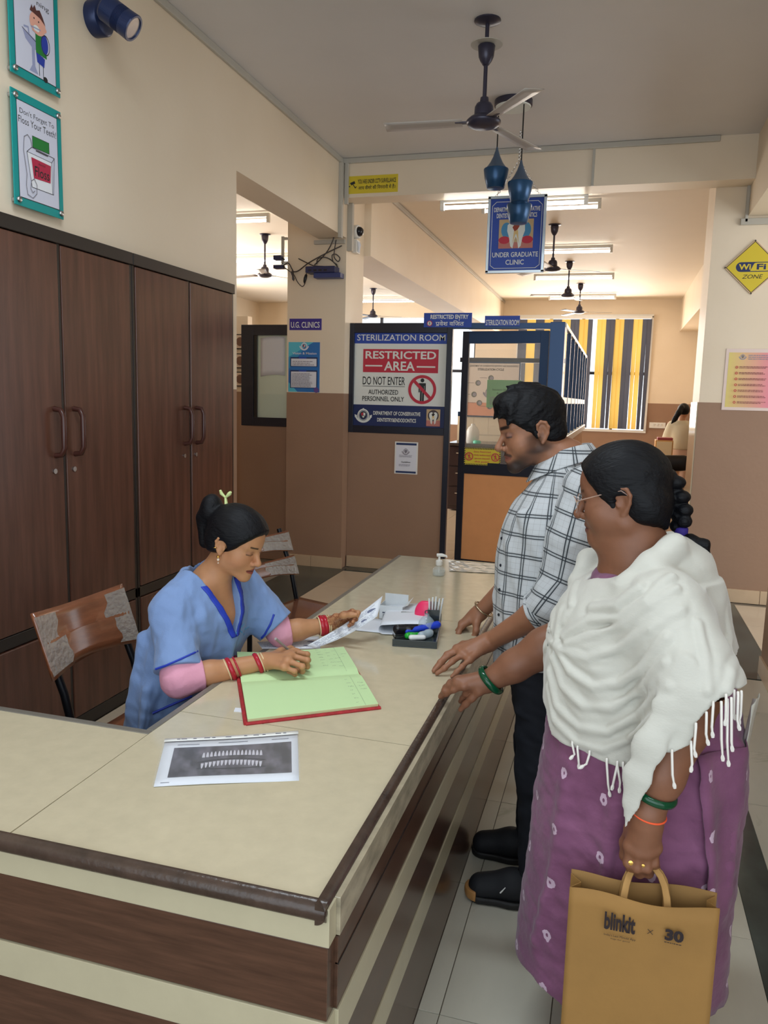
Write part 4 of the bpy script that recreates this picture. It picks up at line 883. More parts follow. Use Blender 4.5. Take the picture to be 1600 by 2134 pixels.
def sculpt(name, parts, m, parent=None, smooth_it=2, tint=None, uvw=None, keep=None, label=None):
    "one mesh object from one or more (V, F) pieces; tint(V) -> colours, uvw(V) -> pattern coordinates, keep(V) -> mask"
    Vs, Fs, n = [], [], 0
    for V, Fq in parts:
        V = relax(V, Fq, smooth_it)
        if keep is not None:
            kp = keep(V); Fq = Fq[kp[Fq].all(1)]; used = np.zeros(len(V), bool); used[Fq.ravel()] = True; rm = np.cumsum(used)-1; V = V[used]; Fq = rm[Fq]
        Vs.append(V); Fs.append(Fq+n); n += len(V)
    V = np.concatenate(Vs); Fq = np.concatenate(Fs)
    me = bpy.data.meshes.new(name); me.vertices.add(len(V)); me.vertices.foreach_set('co', V.astype(F32).ravel()); me.loops.add(Fq.size); me.polygons.add(len(Fq))
    me.loops.foreach_set('vertex_index', Fq.ravel().astype(np.int32)); me.polygons.foreach_set('loop_start', (np.arange(len(Fq))*4).astype(np.int32)); me.polygons.foreach_set('loop_total', np.full(len(Fq), 4, np.int32))
    me.polygons.foreach_set('use_smooth', np.ones(len(Fq), bool)); me.update(calc_edges=True); me.validate()
    if tint is not None:
        a = me.attributes.new('tint', 'FLOAT_COLOR', 'POINT'); c = np.ones((len(V), 4), F32); c[:, :3] = tint(V); a.data.foreach_set('color', c.ravel())
    if uvw is not None:
        a = me.attributes.new('uvw', 'FLOAT_VECTOR', 'POINT'); a.data.foreach_set('vector', uvw(V).astype(F32).ravel())
    me.materials.append(m); o = bpy.data.objects.new(name, me); COL.objects.link(o)
    if parent is not None: parent_to(o, parent)
    if label: o['label'] = label
    return o
def vnoise(P, f, seed=0):
    "cheap smooth noise in -1..1 from warped sines"
    r = np.random.RandomState(seed); x = P*f; o = np.zeros(len(P), F32)
    for i in range(5):
        d = r.normal(size=3); d /= np.linalg.norm(d); e = r.normal(size=3)*.7; o += np.sin(x@d*(1+.5*i)+1.3*np.sin(x@e+r.rand()*6)+r.rand()*6)/(1+.4*i)
    return (o/2.6).astype(F32)
# attribute-driven materials
def attr_node(m, name, out='Color'):
    a = m.node_tree.nodes.new('ShaderNodeAttribute'); a.attribute_name = name; return a.outputs[out]
def skin_material():
    m = mat('skin', (150,100,72), .46, spec=.4, sss=.12, bump=.06, bscale=420); m.node_tree.links.new(attr_node(m, 'tint'), bsdf(m).inputs['Base Color']); return m
M['skin'] = skin_material()
def hair_material():
    m = mat('black_hair', (8,9,14), .55, spec=.25); nt = m.node_tree; n = nt.nodes
    tc = n.new('ShaderNodeTexCoord'); mp = n.new('ShaderNodeMapping'); mp.inputs['Scale'].default_value = (30, 260, 160); nt.links.new(tc.outputs['Object'], mp.inputs[0])
    no = n.new('ShaderNodeTexNoise'); no.inputs['Scale'].default_value = 1.; no.inputs['Detail'].default_value = 3; nt.links.new(mp.outputs[0], no.inputs['Vector'])
    b = n.new('ShaderNodeBump'); b.inputs['Strength'].default_value = .8; b.inputs['Distance'].default_value = .003; nt.links.new(no.outputs[0], b.inputs['Height']); nt.links.new(b.outputs[0], bsdf(m).inputs['Normal']); return m
M['hair'] = hair_material()
# ------------------------------------------------------------------ heads
class Head:
    "local frame: x out of the face, y to the figure's left, z up; origin between the ears"
    def __init__(s, c, yaw, pitch=0., roll=0., sc=1., ear=None):
        s.c = V3(c); s.s = sc
        Mx = Matrix.Rotation(yaw, 3, 'Z') @ Matrix.Rotation(pitch, 3, 'Y') @ Matrix.Rotation(roll, 3, 'X'); s.R = np.array(Mx, F32)
        if ear is not None: s.c = V3(ear[0])-s.R@(np.array([-.014, .080*ear[1], -.002], F32)*sc)     # place by one ear
    def __call__(s, x, y, z): return s.c+s.R@(np.array([x, y, z], F32)*s.s)
    def inv(s, P): return ((P-s.c)@s.R)/s.s
    def sculpt(s, S, fat=0., jaw=1., nose=1., female=True):
        q = s.s; H = s; f = fat
        S.ell(H(-.008,0,.045), (.097*q,.075*q,.082*q), 0, rot=s.R)
        S.ell(H(.028,0,.043), (.062*q,.061*q,.064*q), .02, rot=s.R)
        S.ell(H(.024,0,-.025), (.063*q,(.060+f)*q,.074*q), .02, rot=s.R)
        for y in (-1, 1):
            S.cone(H(-.004,y*(.047+f),-.052), H(.068,y*(.013+f*.5),-.094), (.018+f)*q, .015*q*jaw, .022)
            S.ball(H(.047,y*(.036+f*.6),-.026), (.027+f*.8)*q, .034)
        S.ball(H(.0745,0,-.0925), .0185*q*jaw, .014); S.ell(H(.066,0,-.058), (.030*q,.027*q,.030*q), .018, rot=s.R)
        if f > .006: S.ell(H(.024,0,-.108), (.044*q,.054*q,.028*q), .022, rot=s.R)
        for y in (-1, 1):
            S.cone(H(.082,y*.008,.026), H(.066,y*.044,.029), .0095*q, .008*q, .012)
            S.ball(H(.0985,y*.031,.009), .0140*q, .010, -1)
            S.ball(H(.0725,y*.031,.007), .0138*q, .003)
        S.cone(H(.084,0,.016), H(.106*nose,0,-.022), .0072*q, .0098*q, .009); S.ball(H(.1065*nose,0,-.0265), .0112*q, .007)
        for y in (-1, 1):
            S.ball(H(.0955,y*.0125,-.031), .0086*q, .005); S.ball(H(.101,y*.0085,-.0385), .0034*q, .003, -1)
            S.cone(H(.0915,y*.002,-.0535), H(.0795,y*.022,-.0600), .0062*q, .003*q, .004); S.cone(H(.0900,y*.001,-.0678), H(.0795,y*.020,-.0625), .0075*q, .003*q, .004)
            S.cone(H(.0985,0,-.0604), H(.081,y*.024,-.0607), .0016*q, .0012*q, .003, -1)
        for y in (-1, 1):        # ears: plate, rim, hollow, lobe
            S.ell(H(-.014,y*.0755,.000), (.017*q,.0065*q,.030*q), .006, rot=s.R@np.array(Matrix.Rotation(y*-.35, 3, 'Z') @ Matrix.Rotation(-.22, 3, 'Y'), F32))
            pts = [H(.002,y*.074,.008), H(-.001,y*.079,.024), H(-.012,y*.083,.032), H(-.025,y*.086,.027), H(-.031,y*.086,.012), H(-.027,y*.083,-.006), H(-.016,y*.078,-.022), H(-.008,y*.075,-.031)]
            S.chain(pts, [.0035*q,.0042*q,.0046*q,.0046*q,.0044*q,.004*q,.0046*q,.006*q], .004)
            S.ell(H(-.010,y*.0835,.002), (.009*q,.006*q,.015*q), .004, -1, rot=s.R); S.cone(H(.003,y*.076,-.002), H(.001,y*.077,-.010), .004*q, .004*q, .004)
    def paint(s, V, base, strokes):
        P = s.inv(V)*np.array([.3,1,1], F32); C = np.tile(np.array(lin(base), F32), (len(V), 1)); C *= (1+.05*vnoise(V, 60, 3)+.03*vnoise(V, 200, 4))[:, None]
        for a, b, r, soft, col, al in strokes:
            for y in ((1, -1) if a[1] or b[1] else (1,)):
                p0 = np.array([a[0]*.3, a[1]*y, a[2]], F32); p1 = np.array([b[0]*.3, b[1]*y, b[2]], F32); ba = p1-p0; t = np.clip(((P-p0)@ba)/max(float(ba@ba), 1e-9), 0, 1); d = np.linalg.norm(P-p0-t[:, None]*ba, axis=1)-r
                w = np.clip(1-d/soft, 0, 1); w = (w*w*(3-2*w)*al)[:, None]; C = C*(1-w)+np.array(lin(col), F32)*w
        return np.clip(C, 0, 1)
FACE_F = [((.098,0,-.054),(.084,.020,-.060),.0035,.003,(120,52,50),.9), ((.097,0,-.067),(.084,.018,-.062),.0045,.003,(130,58,54),.9), ((.100,0,-.0605),(.083,.023,-.0607),.001,.0018,(50,20,22),.85),
          ((.090,.013,.030),(.078,.040,.034),.0018,.003,(24,16,16),.95), ((.0862,.020,.0035),(.0775,.0455,.004),.0010,.0022,(12,8,10),1.), ((.083,.022,.010),(.076,.042,.011),.004,.006,(96,58,50),.35),
          ((.101,.0065,-.037),(.100,.0067,-.036),.002,.003,(60,28,24),.8)]
def neck(S, H, base, r0, r1, x=-.022): S.cone(H(x,0,-.045), base, r0, r1, .03)
# ------------------------------------------------------------------ people: shared pieces
def hand(S, wrist, fingers, thumb, rw=.024, rf=.0088, k=.010):
    "palm from wrist to the knuckles, four fingers and a thumb, each a chain of joints"
    for i, f in enumerate(fingers):
        S.cone(wrist, f[0], rw*.80, rf*1.28, .016); n = len(f); sc = (1., 1.02, .98, .84)[i]
        S.chain(f, [rf*sc*(1.12, 1.02, .92, .80, .74)[j] for j in range(n)], .006)
        for q in f[1:-1]: S.ball(q, rf*sc*1.02, .004)
    for a, b in zip(fingers[:-1], fingers[1:]): S.cone(a[0], b[0], rf*1.2, rf*1.15, .010)
    c = sum((Vector(f[0]) for f in fingers), Vector())/4; S.cone(Vector(wrist).lerp(c, .35), c, rw*.86, rf*1.3, .016)
    S.cone(wrist, thumb[0], rw*.8, rf*1.5, .016); S.chain(thumb, [rf*1.5, rf*1.22, rf*1.1, rf*.86], .008)
def nail_paint(tips, r=.0055): return tips
def ring_on(name, c, axis, Rr, r, m, par, sq=1., k=8): return MB().torus(c, axis, Rr, r, 36, k, sq=sq).build(name, m, par, smooth=True)
def trace_tube(name, S, pts, r, m, par, lift=.0, n=6):
    P = []
    for (a, b), (c, d) in zip(pts[:-1], pts[1:]):
        st = max(2, int(math.hypot(c-a, d-b)/8))
        for i in range(st): P.append((a+(c-a)*i/st, b+(d-b)*i/st))
    P.append(pts[-1]); Q = [S.trace(*p) for p in P]; Q = [q-CF*lift for q in Q if q is not None]
    if len(Q) < 2: return None
    return MB().tube(Q, r, n).build(name, m, par, smooth=True)
SK_F, SK_M, SK_W = (178,128,92), (148,102,77), (128,86,64)
# ================================================================== clerk seated behind the counter
def clerk():
    root = thing('person', 'seated woman in blue clinic tunic writing in the ledger behind the counter', 'person', (-1.35, 2.28, .45))
    yaw = R(-12); ear = at(459, 1140, Y=2.22); H = Head((0,0,0), R(-7), R(21), 0, .915, ear=(at(458, 1139, Y=2.225), -1))
    nb = Vector((-1.262, 2.30, 1.02))
    skin = lambda V: H.paint(V, SK_F, FACE_F+[((.10,0,-.005),(.10,0,.05),.0,.001,(120,0,0),0), ((.086,.03,-.02),(.07,.045,-.03),.01,.03,(176,112,84),.35)])
    # head and neck
    S = Sdf(); H.sculpt(S, fat=.0); neck(S, H, nb, .046, .055); S.cone(nb, nb+Vector((.022, .0, -.10)), .055, .076, .05); S.cone(nb+Vector((0,.10,-.02)), nb+Vector((.0,-.10,-.02)), .045, .045, .04); S.cone(nb+Vector((.0,0,-.1)), nb+Vector((-.015,.0,-.26)), .080, .080, .05)
    head = S.mesh(.0022, lo=(-1.42, 2.10, .80), hi=(-.98, 2.46, 1.34))
    # arms with hands
    A = Sdf(); elb = at(374, 1416, Y=2.03); wr = at(550, 1379, Z=.822)
    A.cone((-1.31, 2.13, 1.0), elb, .046, .041, .02); A.chain([elb, elb.lerp(wr, .35), wr], [.041, .037, .0245], .02)
    q = lambda x, y, z: at(x, y, Z=z)
    fi = [[q(612,1358,.842), q(640,1364,.838), q(642,1376,.812), q(628,1378,.803)], [q(606,1366,.846), q(640,1376,.838), q(640,1389,.812), q(624,1386,.804)],
          [q(600,1377,.842), q(630,1389,.832), q(630,1399,.808), q(613,1395,.803)], [q(592,1390,.832), q(614,1399,.820), q(615,1405,.803), q(600,1400,.801)]]
    hand(A, wr, fi, [q(585,1358,.835), q(605,1352,.826), q(620,1358,.812), q(630,1366,.807)], .0235, .0086)
    near = A.mesh(.0022, lo=(-1.33, 1.90, .76), hi=(-.86, 2.36, .90))
    B = Sdf(); e2 = at(588, 1318, Y=2.47); w2 = at(680, 1302, Y=2.56)
    B.cone((-1.24, 2.45, 1.0), e2, .046, .041, .02); B.chain([e2, e2.lerp(w2, .35), w2], [.041, .036, .024], .02)
    y = lambda px, py, Y: at(px, py, Y=Y)
    fj = [[y(716,1281,2.575), y(734,1274,2.58), y(746,1277,2.565), y(745,1284,2.55)], [y(714,1287,2.595), y(733,1284,2.60), y(741,1290,2.58), y(735,1296,2.56)],
          [y(711,1294,2.61), y(727,1293,2.615), y(733,1299,2.59), y(727,1304,2.57)], [y(706,1301,2.62), y(719,1301,2.62), y(724,1306,2.60), y(719,1309,2.58)]]
    hand(B, w2, fj, [y(700,1286,2.54), y(716,1283,2.52), y(731,1281,2.515), y(742,1281,2.515)], .0235, .0085)
    far = B.mesh(.0022, lo=(-1.20, 2.36, .78), hi=(-.72, 2.72, 1.0))
    # hidden body below the tunic
    C = Sdf(); C.loft([(.50,-1.43,2.28,.12,.16),(.6,-1.41,2.28,.11,.14),(.8,-1.33,2.28,.10,.14),(.95,-1.29,2.29,.09,.15)], 0, yaw=yaw)
    for s in (-1, 1): C.chain([(-1.40, 2.28+.09*s, .565), (-.98, 2.27+.10*s, .56), (-1.02, 2.27+.10*s, .10)], [.085, .06, .042], .03); C.cone((-1.03, 2.27+.10*s, .05), (-.88, 2.26+.11*s, .035), .04, .033, .03)
    rest = C.mesh(.009)
    henna = (118,52,34)
    def tint(V):
        c = skin(V); m = np.linalg.norm(V-V3(y(712,1292,2.57)), axis=1) < .065; n = (np.abs(vnoise(V, 260, 5)) < .33)[:, None]&m[:, None]; return np.where(n, np.array(lin(henna), F32)*.6+c*.4, c)
    sculpt('body', [head, near, far, rest], M['skin'], root, 2, tint=tint)
    # tunic
    T = Sdf(); rows = [(.485,-1.385,2.27,.135,.185),(.52,-1.385,2.27,.135,.185),(.62,-1.365,2.27,.14,.19),(.74,-1.33,2.28,.142,.188),(.84,-1.30,2.285,.145,.188),(.92,-1.275,2.29,.135,.185),(.985,-1.27,2.29,.112,.172),(1.03,-1.272,2.29,.085,.140),(1.065,-1.278,2.29,.06,.10),(1.085,-1.28,2.29,.05,.07)]
    T.loft(rows, 0, yaw=yaw)
    c_, s_ = math.cos(yaw), math.sin(yaw)
    # body of the tunic with half sleeves
    sn, en = Vector((-1.295, 2.135, .972)), Vector(elb); sf, ef = Vector((-1.235, 2.44, 1.0)), Vector(e2)
    T.cone(sn, sn.lerp(en, .88), .060, .070, .05); T.cone(sf, sf.lerp(ef, .90), .068, .074, .06)
    T.cone((-1.28, 2.22, 1.035), sn, .042, .056, .05); T.cone((-1.265, 2.38, 1.05), sf, .045, .062, .05)
    for a, b, r in (((-1.33,2.10,.98),(-1.27,2.05,.84),.014), ((-1.30,2.15,.93),(-1.24,2.05,.83),.012), ((-1.21,2.16,.95),(-1.20,2.20,.76),.016), ((-1.16,2.26,.86),(-1.17,2.22,.68),.014), ((-1.42,2.16,.86),(-1.44,2.12,.62),.018), ((-1.36,2.08,.72),(-1.38,2.06,.52),.018), ((-1.20,2.43,.96),(-1.13,2.43,.86),.012), ((-1.17,2.47,.98),(-1.07,2.46,.88),.011)):
        T.cone(a, b, r, r*.8, .035)
    def vee(P): u = (P[:, 0]+1.275)*c_+(P[:, 1]-2.29)*s_; w = -(P[:, 0]+1.275)*s_+(P[:, 1]-2.29)*c_; d = np.abs(w)-(P[:, 2]-.872)*.40; return u, w, d
    def post(P, D):
        D = D+.0048*vnoise(P*np.array([1,1,.5], F32), 30, 2)+.0026*vnoise(P*np.array([1,1,.8], F32), 62, 6)+.0012*vnoise(P, 120, 9); u, w, d = vee(P)
        cut = np.maximum(d, -u-.02); D = smax(D, -cut, .004)
        ax = (en-sn).normalized(); t = (P-V3(sn))@V3(ax); L = (en-sn).length; g = (np.linalg.norm(P-V3(sn.lerp(en, .92)), axis=1) < .13); D = np.where(g, np.maximum(D, t-L*.865), D)
        ax = (ef-sf).normalized(); t = (P-V3(sf))@V3(ax); L = (ef-sf).length; g = (np.linalg.norm(P-V3(sf.lerp(ef, .92)), axis=1) < .12); D = np.where(g, np.maximum(D, t-L*.87), D)
        o = np.maximum(np.linalg.norm((P-V3(nb+Vector((-.005,0,.05))))*np.array([1,1,.6], F32), axis=1)-.062, 0); return np.maximum(D, -(np.linalg.norm((P-V3(nb+Vector((0,0,.06))))*np.array([1,1,.7], F32), axis=1)-.066))
    T.post = post
    blue = mat('tunic_blue_cotton', (113,139,184), .75, var=.06, vscale=7, sheen=.15, bump=.12, bscale=260); royal = mat('royal_blue_trim', (30,56,170), .6)
    Vm = T.mesh(.0038); sculpt('tunic', [Vm], blue, root, 1)
    def front(w, z):
        us = np.arange(.30, -.02, -.0015, dtype=F32); P = np.stack([-1.275+us*c_-w*s_, 2.29+us*s_+w*c_, np.full_like(us, z)], 1); i = int(np.argmax(T.eval(P) < 0)); return Vector(P[i].tolist())+Vector((c_, s_, 0))*.002
    for sd_ in (-1, 1):
        def rib(u, v, sd_=sd_):
            z = .868+.175*v; w = max(0., (z-.872)*.40+.003+.021*u); return front(sd_*w, z)
        MB().grid(rib, 4, 34).build('neck_band', royal, root, smooth=True, solid=.003, label='royal blue V-shaped neck band')
    trace_tube('sleeve_piping', T, [(325,1394),(345,1387),(368,1377),(390,1367),(412,1357)], .0036, royal, root, .003); trace_tube('sleeve_piping', T, [(538,1337),(552,1322),(564,1300),(571,1280)], .0036, royal, root, .003)
    trace_tube('hem_piping', T, [(318,1486),(345,1474),(372,1462),(400,1450)], .004, royal, root, .003)
    em = mat('pale_blue_embroidery', (70,150,200), .6)
    for pts in ([(492,1302),(500,1314),(508,1322)], [(508,1300),(499,1310),(490,1322)], [(500,1308),(500,1296)], [(505,1314),(518,1306)]): trace_tube('embroidered_emblem', T, pts, .0022, em, root)
    pink = mat('pink_knit', (214,150,172), .8, bump=.1, bscale=200)
    U = Sdf(); U.chain([sn.lerp(en, .8), en, en.lerp(wr, .30)], [.054, .050, .046], .03); U.post = lambda P, D: smax(D+.0016*vnoise(P, 90, 4), (P-V3(en.lerp(wr, .28)))@V3((wr-en).normalized()), .004); sculpt('undersleeve', [U.mesh(.003)], pink, root, 1)
    U = Sdf(); U.chain([sf.lerp(ef, .8), ef, ef.lerp(w2, .22)], [.050, .047, .043], .03); U.post = lambda P, D: smax(D+.0016*vnoise(P, 90, 4), (P-V3(ef.lerp(w2, .17)))@V3((w2-ef).normalized()), .004); sculpt('undersleeve', [U.mesh(.003)], pink, root, 1)
    U = Sdf(); U.cone(nb+Vector((.018,-.010,-.115)), nb+Vector((.035,-.015,-.18)), .070, .080, .02); U.post = lambda P, D: np.maximum(np.maximum(D, P[:, 2]-.925), .874-P[:, 2]); sculpt('undershirt', [U.mesh(.004)], pink, root, 1)
    # hair, bun, clip, jewellery
    G = Sdf(); G.ell(H(-.010,0,.046), (.106,.084,.090), 0, rot=H.R); G.ell(H(.026,0,.048), (.070,.069,.070), .02, rot=H.R); G.cone(H(-.05,.03,-.01), H(-.05,-.03,-.01), .048, .048, .03)
    n = H.R@np.array([.80,0,-.60], F32); G.half(n, float(n@H(.062,0,.045)), H.c-.2, H.c+.2, .012); n2 = H.R@np.array([.45,0,-.89], F32); G.half(n2, float(n2@H(-.022,0,-.034)), H.c-.2, H.c+.2, .02)
    for y_ in (-1, 1): G.ball(H(-.008,y_*.088,-.004), .024, .006, -1)
    bc = at(441, 1062, Y=2.30); G.ell(bc, (.036,.040,.052), .012); G.cone(at(425,1078,Y=2.30), at(428,1130,Y=2.30), .026, .02, .02)
    G.post = lambda P, D: D+.0012*vnoise((P@H.R)*np.array([.25,1.6,1], F32), 120, 7)
    sculpt('hair', [G.mesh(.0028)], M['hair'], root, 1)
    r_ = MB().lathe(H(.077,.002,.072), [(0,-.012),(.003,-.008),(.004,0),(.003,.008),(0,.012)], 8, H.R@np.array([-.55,0,.8])).build('vermilion_parting', mat('vermilion', (150,20,30), .8), root, smooth=True)
    cl = mat('pale_green_clip', (200,214,150), .4); c0 = at(470, 1037, Y=2.30); b = MB(); b.tube([c0, at(461,1028,Y=2.30), at(459,1022,Y=2.295)], [.003,.006,.004], 8); b.tube([c0, at(478,1029,Y=2.29), at(481,1025,Y=2.29)], [.003,.007,.004], 8); b.tube([at(472,1056,Y=2.295), c0], [.007,.004], 8); b.build('hair_clip', cl, root, smooth=True)
    gold = mat('gold', (214,170,90), .25, 1.); pearl = mat('pearl', (230,214,196), .2)
    lob = Vector(H(-.006,-.081,-.034).tolist())
    e = MB().lathe(lob+Vector((0,-.004,-.002)), [(0,.005),(.0045,.003),(.0045,-.003),(0,-.005)], 10).build('earring', gold, root, smooth=True); MB().lathe(lob+Vector((0,-.004,-.012)), [(0,.006),(.0045,0),(0,-.006)], 10).build('pearl', pearl, e, smooth=True); MB().lathe(lob+Vector((0,-.004,-.023)), [(0,.003),(.003,0),(0,-.003)], 8).build('pearl', pearl, e, smooth=True)
    ring_on('earring', Vector(H(-.026,-.086,-.012).tolist()), (0,.3,1), .005, .0013, gold, root)
    red = mat('red_bangle', (168,28,46), .2); ivory = mat('ivory_bangle', (214,190,150), .3)
    fa = (wr-elb).normalized()
    for px, py, m, r in ((478,1397,ivory,.0022), (485,1396,red,.0045), (498,1394,red,.003), (537,1381,red,.0042), (543,1380,ivory,.002), (549,1379,ivory,.0022)):
        t = (at(px, py, Z=.82)-elb).dot(fa); c = elb+fa*t; ring_on('bangle', c-Vector((0,0,.001)), fa+Vector((-.06*(r*200-.5),0,.25)), .0345 if px < 520 else .031, r, m, root, sq=1.6 if r > .004 else 1)
    fb = (w2-e2).normalized()
    for t, m, r in ((-.022,ivory,.0024), (-.012,red,.0055), (.000,red,.0045), (.010,ivory,.002), (.016,ivory,.0022)): ring_on('bangle', w2+fb*(t-.006), fb, .0325, r, m, root, sq=1.7 if r > .004 else 1)
    # pen in the writing hand
    pn = thing('pen', 'silver pen held in the writing hand of the seated woman', 'pen', tuple(at(597,1349,Z=.84)))
    a, b = at(574, 1331, Z=.90), at(624, 1374, Z=.792); MB().tube([a, a.lerp(b, .85)], .0042, 10).build('barrel', mat('pen_silver', (170,172,176), .3, .6), pn, smooth=True); MB().tube([a.lerp(b, .85), b], [.0042,.0008], 10).build('tip', M['steel'], pn, smooth=True)
    return root
clerk()
# ================================================================== young man in a checked shirt
def plaid_material():
    m = mat('checked_shirt_cotton', (214,218,222), .8, sheen=.1, bump=.08, bscale=300); nt = m.node_tree; n = nt.nodes
    sp = n.new('ShaderNodeSeparateXYZ'); nt.links.new(attr_node(m, 'uvw', 'Vector'), sp.inputs[0])
    def math_(op, a, b=None):
        q = n.new('ShaderNodeMath'); q.operation = op
        for i, v in enumerate((a, b)):
            if v is None: continue
            if isinstance(v, (int, float)): q.inputs[i].default_value = v
            else: nt.links.new(v, q.inputs[i])
        return q.outputs[0]
    def lines(ax, period, pos):
        f = math_('FRACT', math_('MULTIPLY', sp.outputs[ax], 1/period)); r = None
        for c, w in pos:
            d = math_('LESS_THAN', math_('ABSOLUTE', math_('SUBTRACT', f, c)), w/2); r = d if r is None else math_('MAXIMUM', r, d)
        return r
    P = .064; dark = [lines(0, P, [(.30, .058), (.44, .058)]), lines(1, P, [(.30, .058), (.44, .058)])]; thin = [lines(0, P/2, [(.02, .016), (.45, .016)]), lines(1, P/2, [(.02, .016), (.45, .016)])]
    grey = [lines(0, P, [(.36, .17)]), lines(1, P, [(.36, .17)])]
    col = None; b = bsdf(m)
    def over(base, fac, c, k):
        mx = n.new('ShaderNodeMix'); mx.data_type = 'RGBA'; nt.links.new(math_('MULTIPLY', fac, k), mx.inputs[0])
        if base is None: mx.inputs[6].default_value = (*lin((186,190,194)), 1)
        else: nt.links.new(base, mx.inputs[6])
        mx.inputs[7].default_value = (*lin(c), 1); return mx.outputs[2]
    for g_ in grey: col = over(col, g_, (150,156,160), .55)
    for t in thin: col = over(col, t, (110,104,104), .6)
    for d in dark: col = over(col, d, (34,40,48), .92)
    nt.links.new(col, b.inputs['Base Color']); return m
def young_man():
    root = thing('person', 'standing young man with short beard in a black and white checked shirt', 'person', (-.17, 2.62, 0))
    ear = at(1132, 902, Y=2.545); H = Head((0,0,0), R(201), R(14), 0, 1.06, ear=(ear, 1))
    nb = Vector((-.145, 2.63, 1.455))
    beard = (46,36,34)
    st = FACE_F[2:3]+[((.097,0,-.0545),(.084,.020,-.060),.0035,.003,(120,70,60),.8), ((.096,0,-.067),(.084,.018,-.062),.0045,.003,(128,74,64),.8), ((.092,.010,.031),(.077,.042,.035),.0035,.004,(26,22,22),.95), ((.0862,.020,.0030),(.0775,.0455,.0035),.0012,.0024,(18,12,12),1.), ((.083,.022,.009),(.076,.042,.010),.005,.008,(104,74,72),.5),
        ((.095,.003,-.047),(.082,.025,-.054),.002,.006,beard,.85), ((.08,.0,-.094),(.06,.028,-.086),.008,.016,beard,.92), ((.055,.035,-.084),(.0,.056,-.052),.006,.018,beard,.8), ((.006,.066,-.05),(.004,.07,-.01),.006,.010,beard,.6), ((.09,.0,-.080),(.09,0,-.079),.002,.006,beard,.6), ((.075,.0,-.108),(.05,.022,-.102),.008,.014,beard,.85)]
    S = Sdf(); H.sculpt(S, fat=.002, jaw=1.08, nose=1.04); neck(S, H, nb, .054, .064, -.03); S.cone(nb, nb+Vector((0,0,-.10)), .07, .10, .05)
    head = S.mesh(.0024, lo=(-.42, 2.44, 1.38), hi=(.05, 2.82, 1.78))
    q = lambda x, y, z: at(x, y, Z=z); z3 = lambda x, y: (880+x/4, 1180+y/4)
    def F(pts, zs): return [at(*z3(*p), Z=z) for p, z in zip(pts, zs)]
    # near arm, hand flat on the counter
    sh, el, wr = Vector((-.085, 2.44, 1.375)), at(1152, 1262, Y=2.40), at(1018, 1338, Z=.872)
    A = Sdf(); A.cone(sh, el, .052, .046, .02); A.chain([el, el.lerp(wr, .3), wr], [.046, .043, .028], .02)
    fi = [F([(296,690),(205,735),(150,800),(100,858)], (.848,.832,.812,.7895)), F([(306,700),(215,745),(158,808),(96,872)], (.846,.830,.808,.789)), F([(335,735),(250,792),(185,850),(122,892)], (.842,.826,.806,.789)), F([(395,778),(330,838),(285,882),(246,920)], (.834,.818,.803,.789))]
    hand(A, wr, fi, F([(420,640),(340,650),(280,680),(240,720)], (.842,.825,.81,.80)), .029, .0094)
    near = A.mesh(.0024, lo=(-.56, 2.18, .76), hi=(-.08, 2.62, 1.10))
    # far arm, loosely closed hand at the counter edge
    s2, e2, w2 = Vector((-.12, 2.83, 1.375)), Vector((-.235, 2.885, 1.10)), at(1000, 1276, Y=2.90)
    B = Sdf(); B.cone(s2, e2, .05, .044, .02); B.chain([e2, e2.lerp(w2, .35), w2], [.044, .041, .028], .02)
    y = lambda x, yy, Y: at(*z3(x, yy), Y=Y)
    fj = [[y(325,500,2.86),y(300,560,2.845),y(330,605,2.85),y(370,600,2.87)], [y(330,480,2.89),y(296,540,2.88),y(318,600,2.88),y(360,612,2.89)], [y(345,470,2.915),y(310,530,2.91),y(325,590,2.91),y(365,600,2.91)], [y(365,470,2.935),y(335,525,2.935),y(345,580,2.93),y(375,590,2.93)]]
    hand(B, w2, fj, [y(450,480,2.86),y(448,540,2.845),y(430,590,2.845),y(400,615,2.855)], .028, .0092)
    far = B.mesh(.0024, lo=(-.60, 2.76, .77), hi=(-.16, 3.0, 1.20))
    C = Sdf(); C.loft([(.80,-.16,2.62,.12,.17),(1.05,-.16,2.62,.12,.155),(1.25,-.155,2.62,.12,.17),(1.38,-.145,2.62,.09,.15)], 0)
    rest = C.mesh(.010)
    tint = lambda V: H.paint(V, SK_M, st)
    sculpt('body', [head, near, far, rest], M['skin'], root, 2, tint=tint)
    plaid = plaid_material()
    # shirt body
    T = Sdf(); rows = [(.765,-.165,2.62,.185,.200),(.85,-.165,2.62,.187,.200),(.95,-.165,2.62,.190,.198),(1.05,-.168,2.62,.190,.196),(1.15,-.168,2.62,.188,.198),(1.25,-.160,2.62,.178,.205),(1.33,-.152,2.62,.150,.192),(1.385,-.150,2.625,.108,.140),(1.43,-.146,2.63,.082,.085),(1.475,-.140,2.63,.068,.070)]
    T.loft(rows, 0, yaw=0.)
    T.cone((-.140, 2.57, 1.405), sh, .042, .058, .05); T.cone((-.140, 2.69, 1.405), s2, .042, .058, .05)
    for a, b, r in (((-.30,2.50,1.20),(-.22,2.45,1.0),.012), ((-.31,2.52,1.05),(-.25,2.44,.86),.012), ((-.26,2.46,1.30),(-.16,2.43,1.12),.014), ((-.34,2.60,1.0),(-.30,2.49,.90),.010)): T.cone(a, b, r, r*.7, .03)
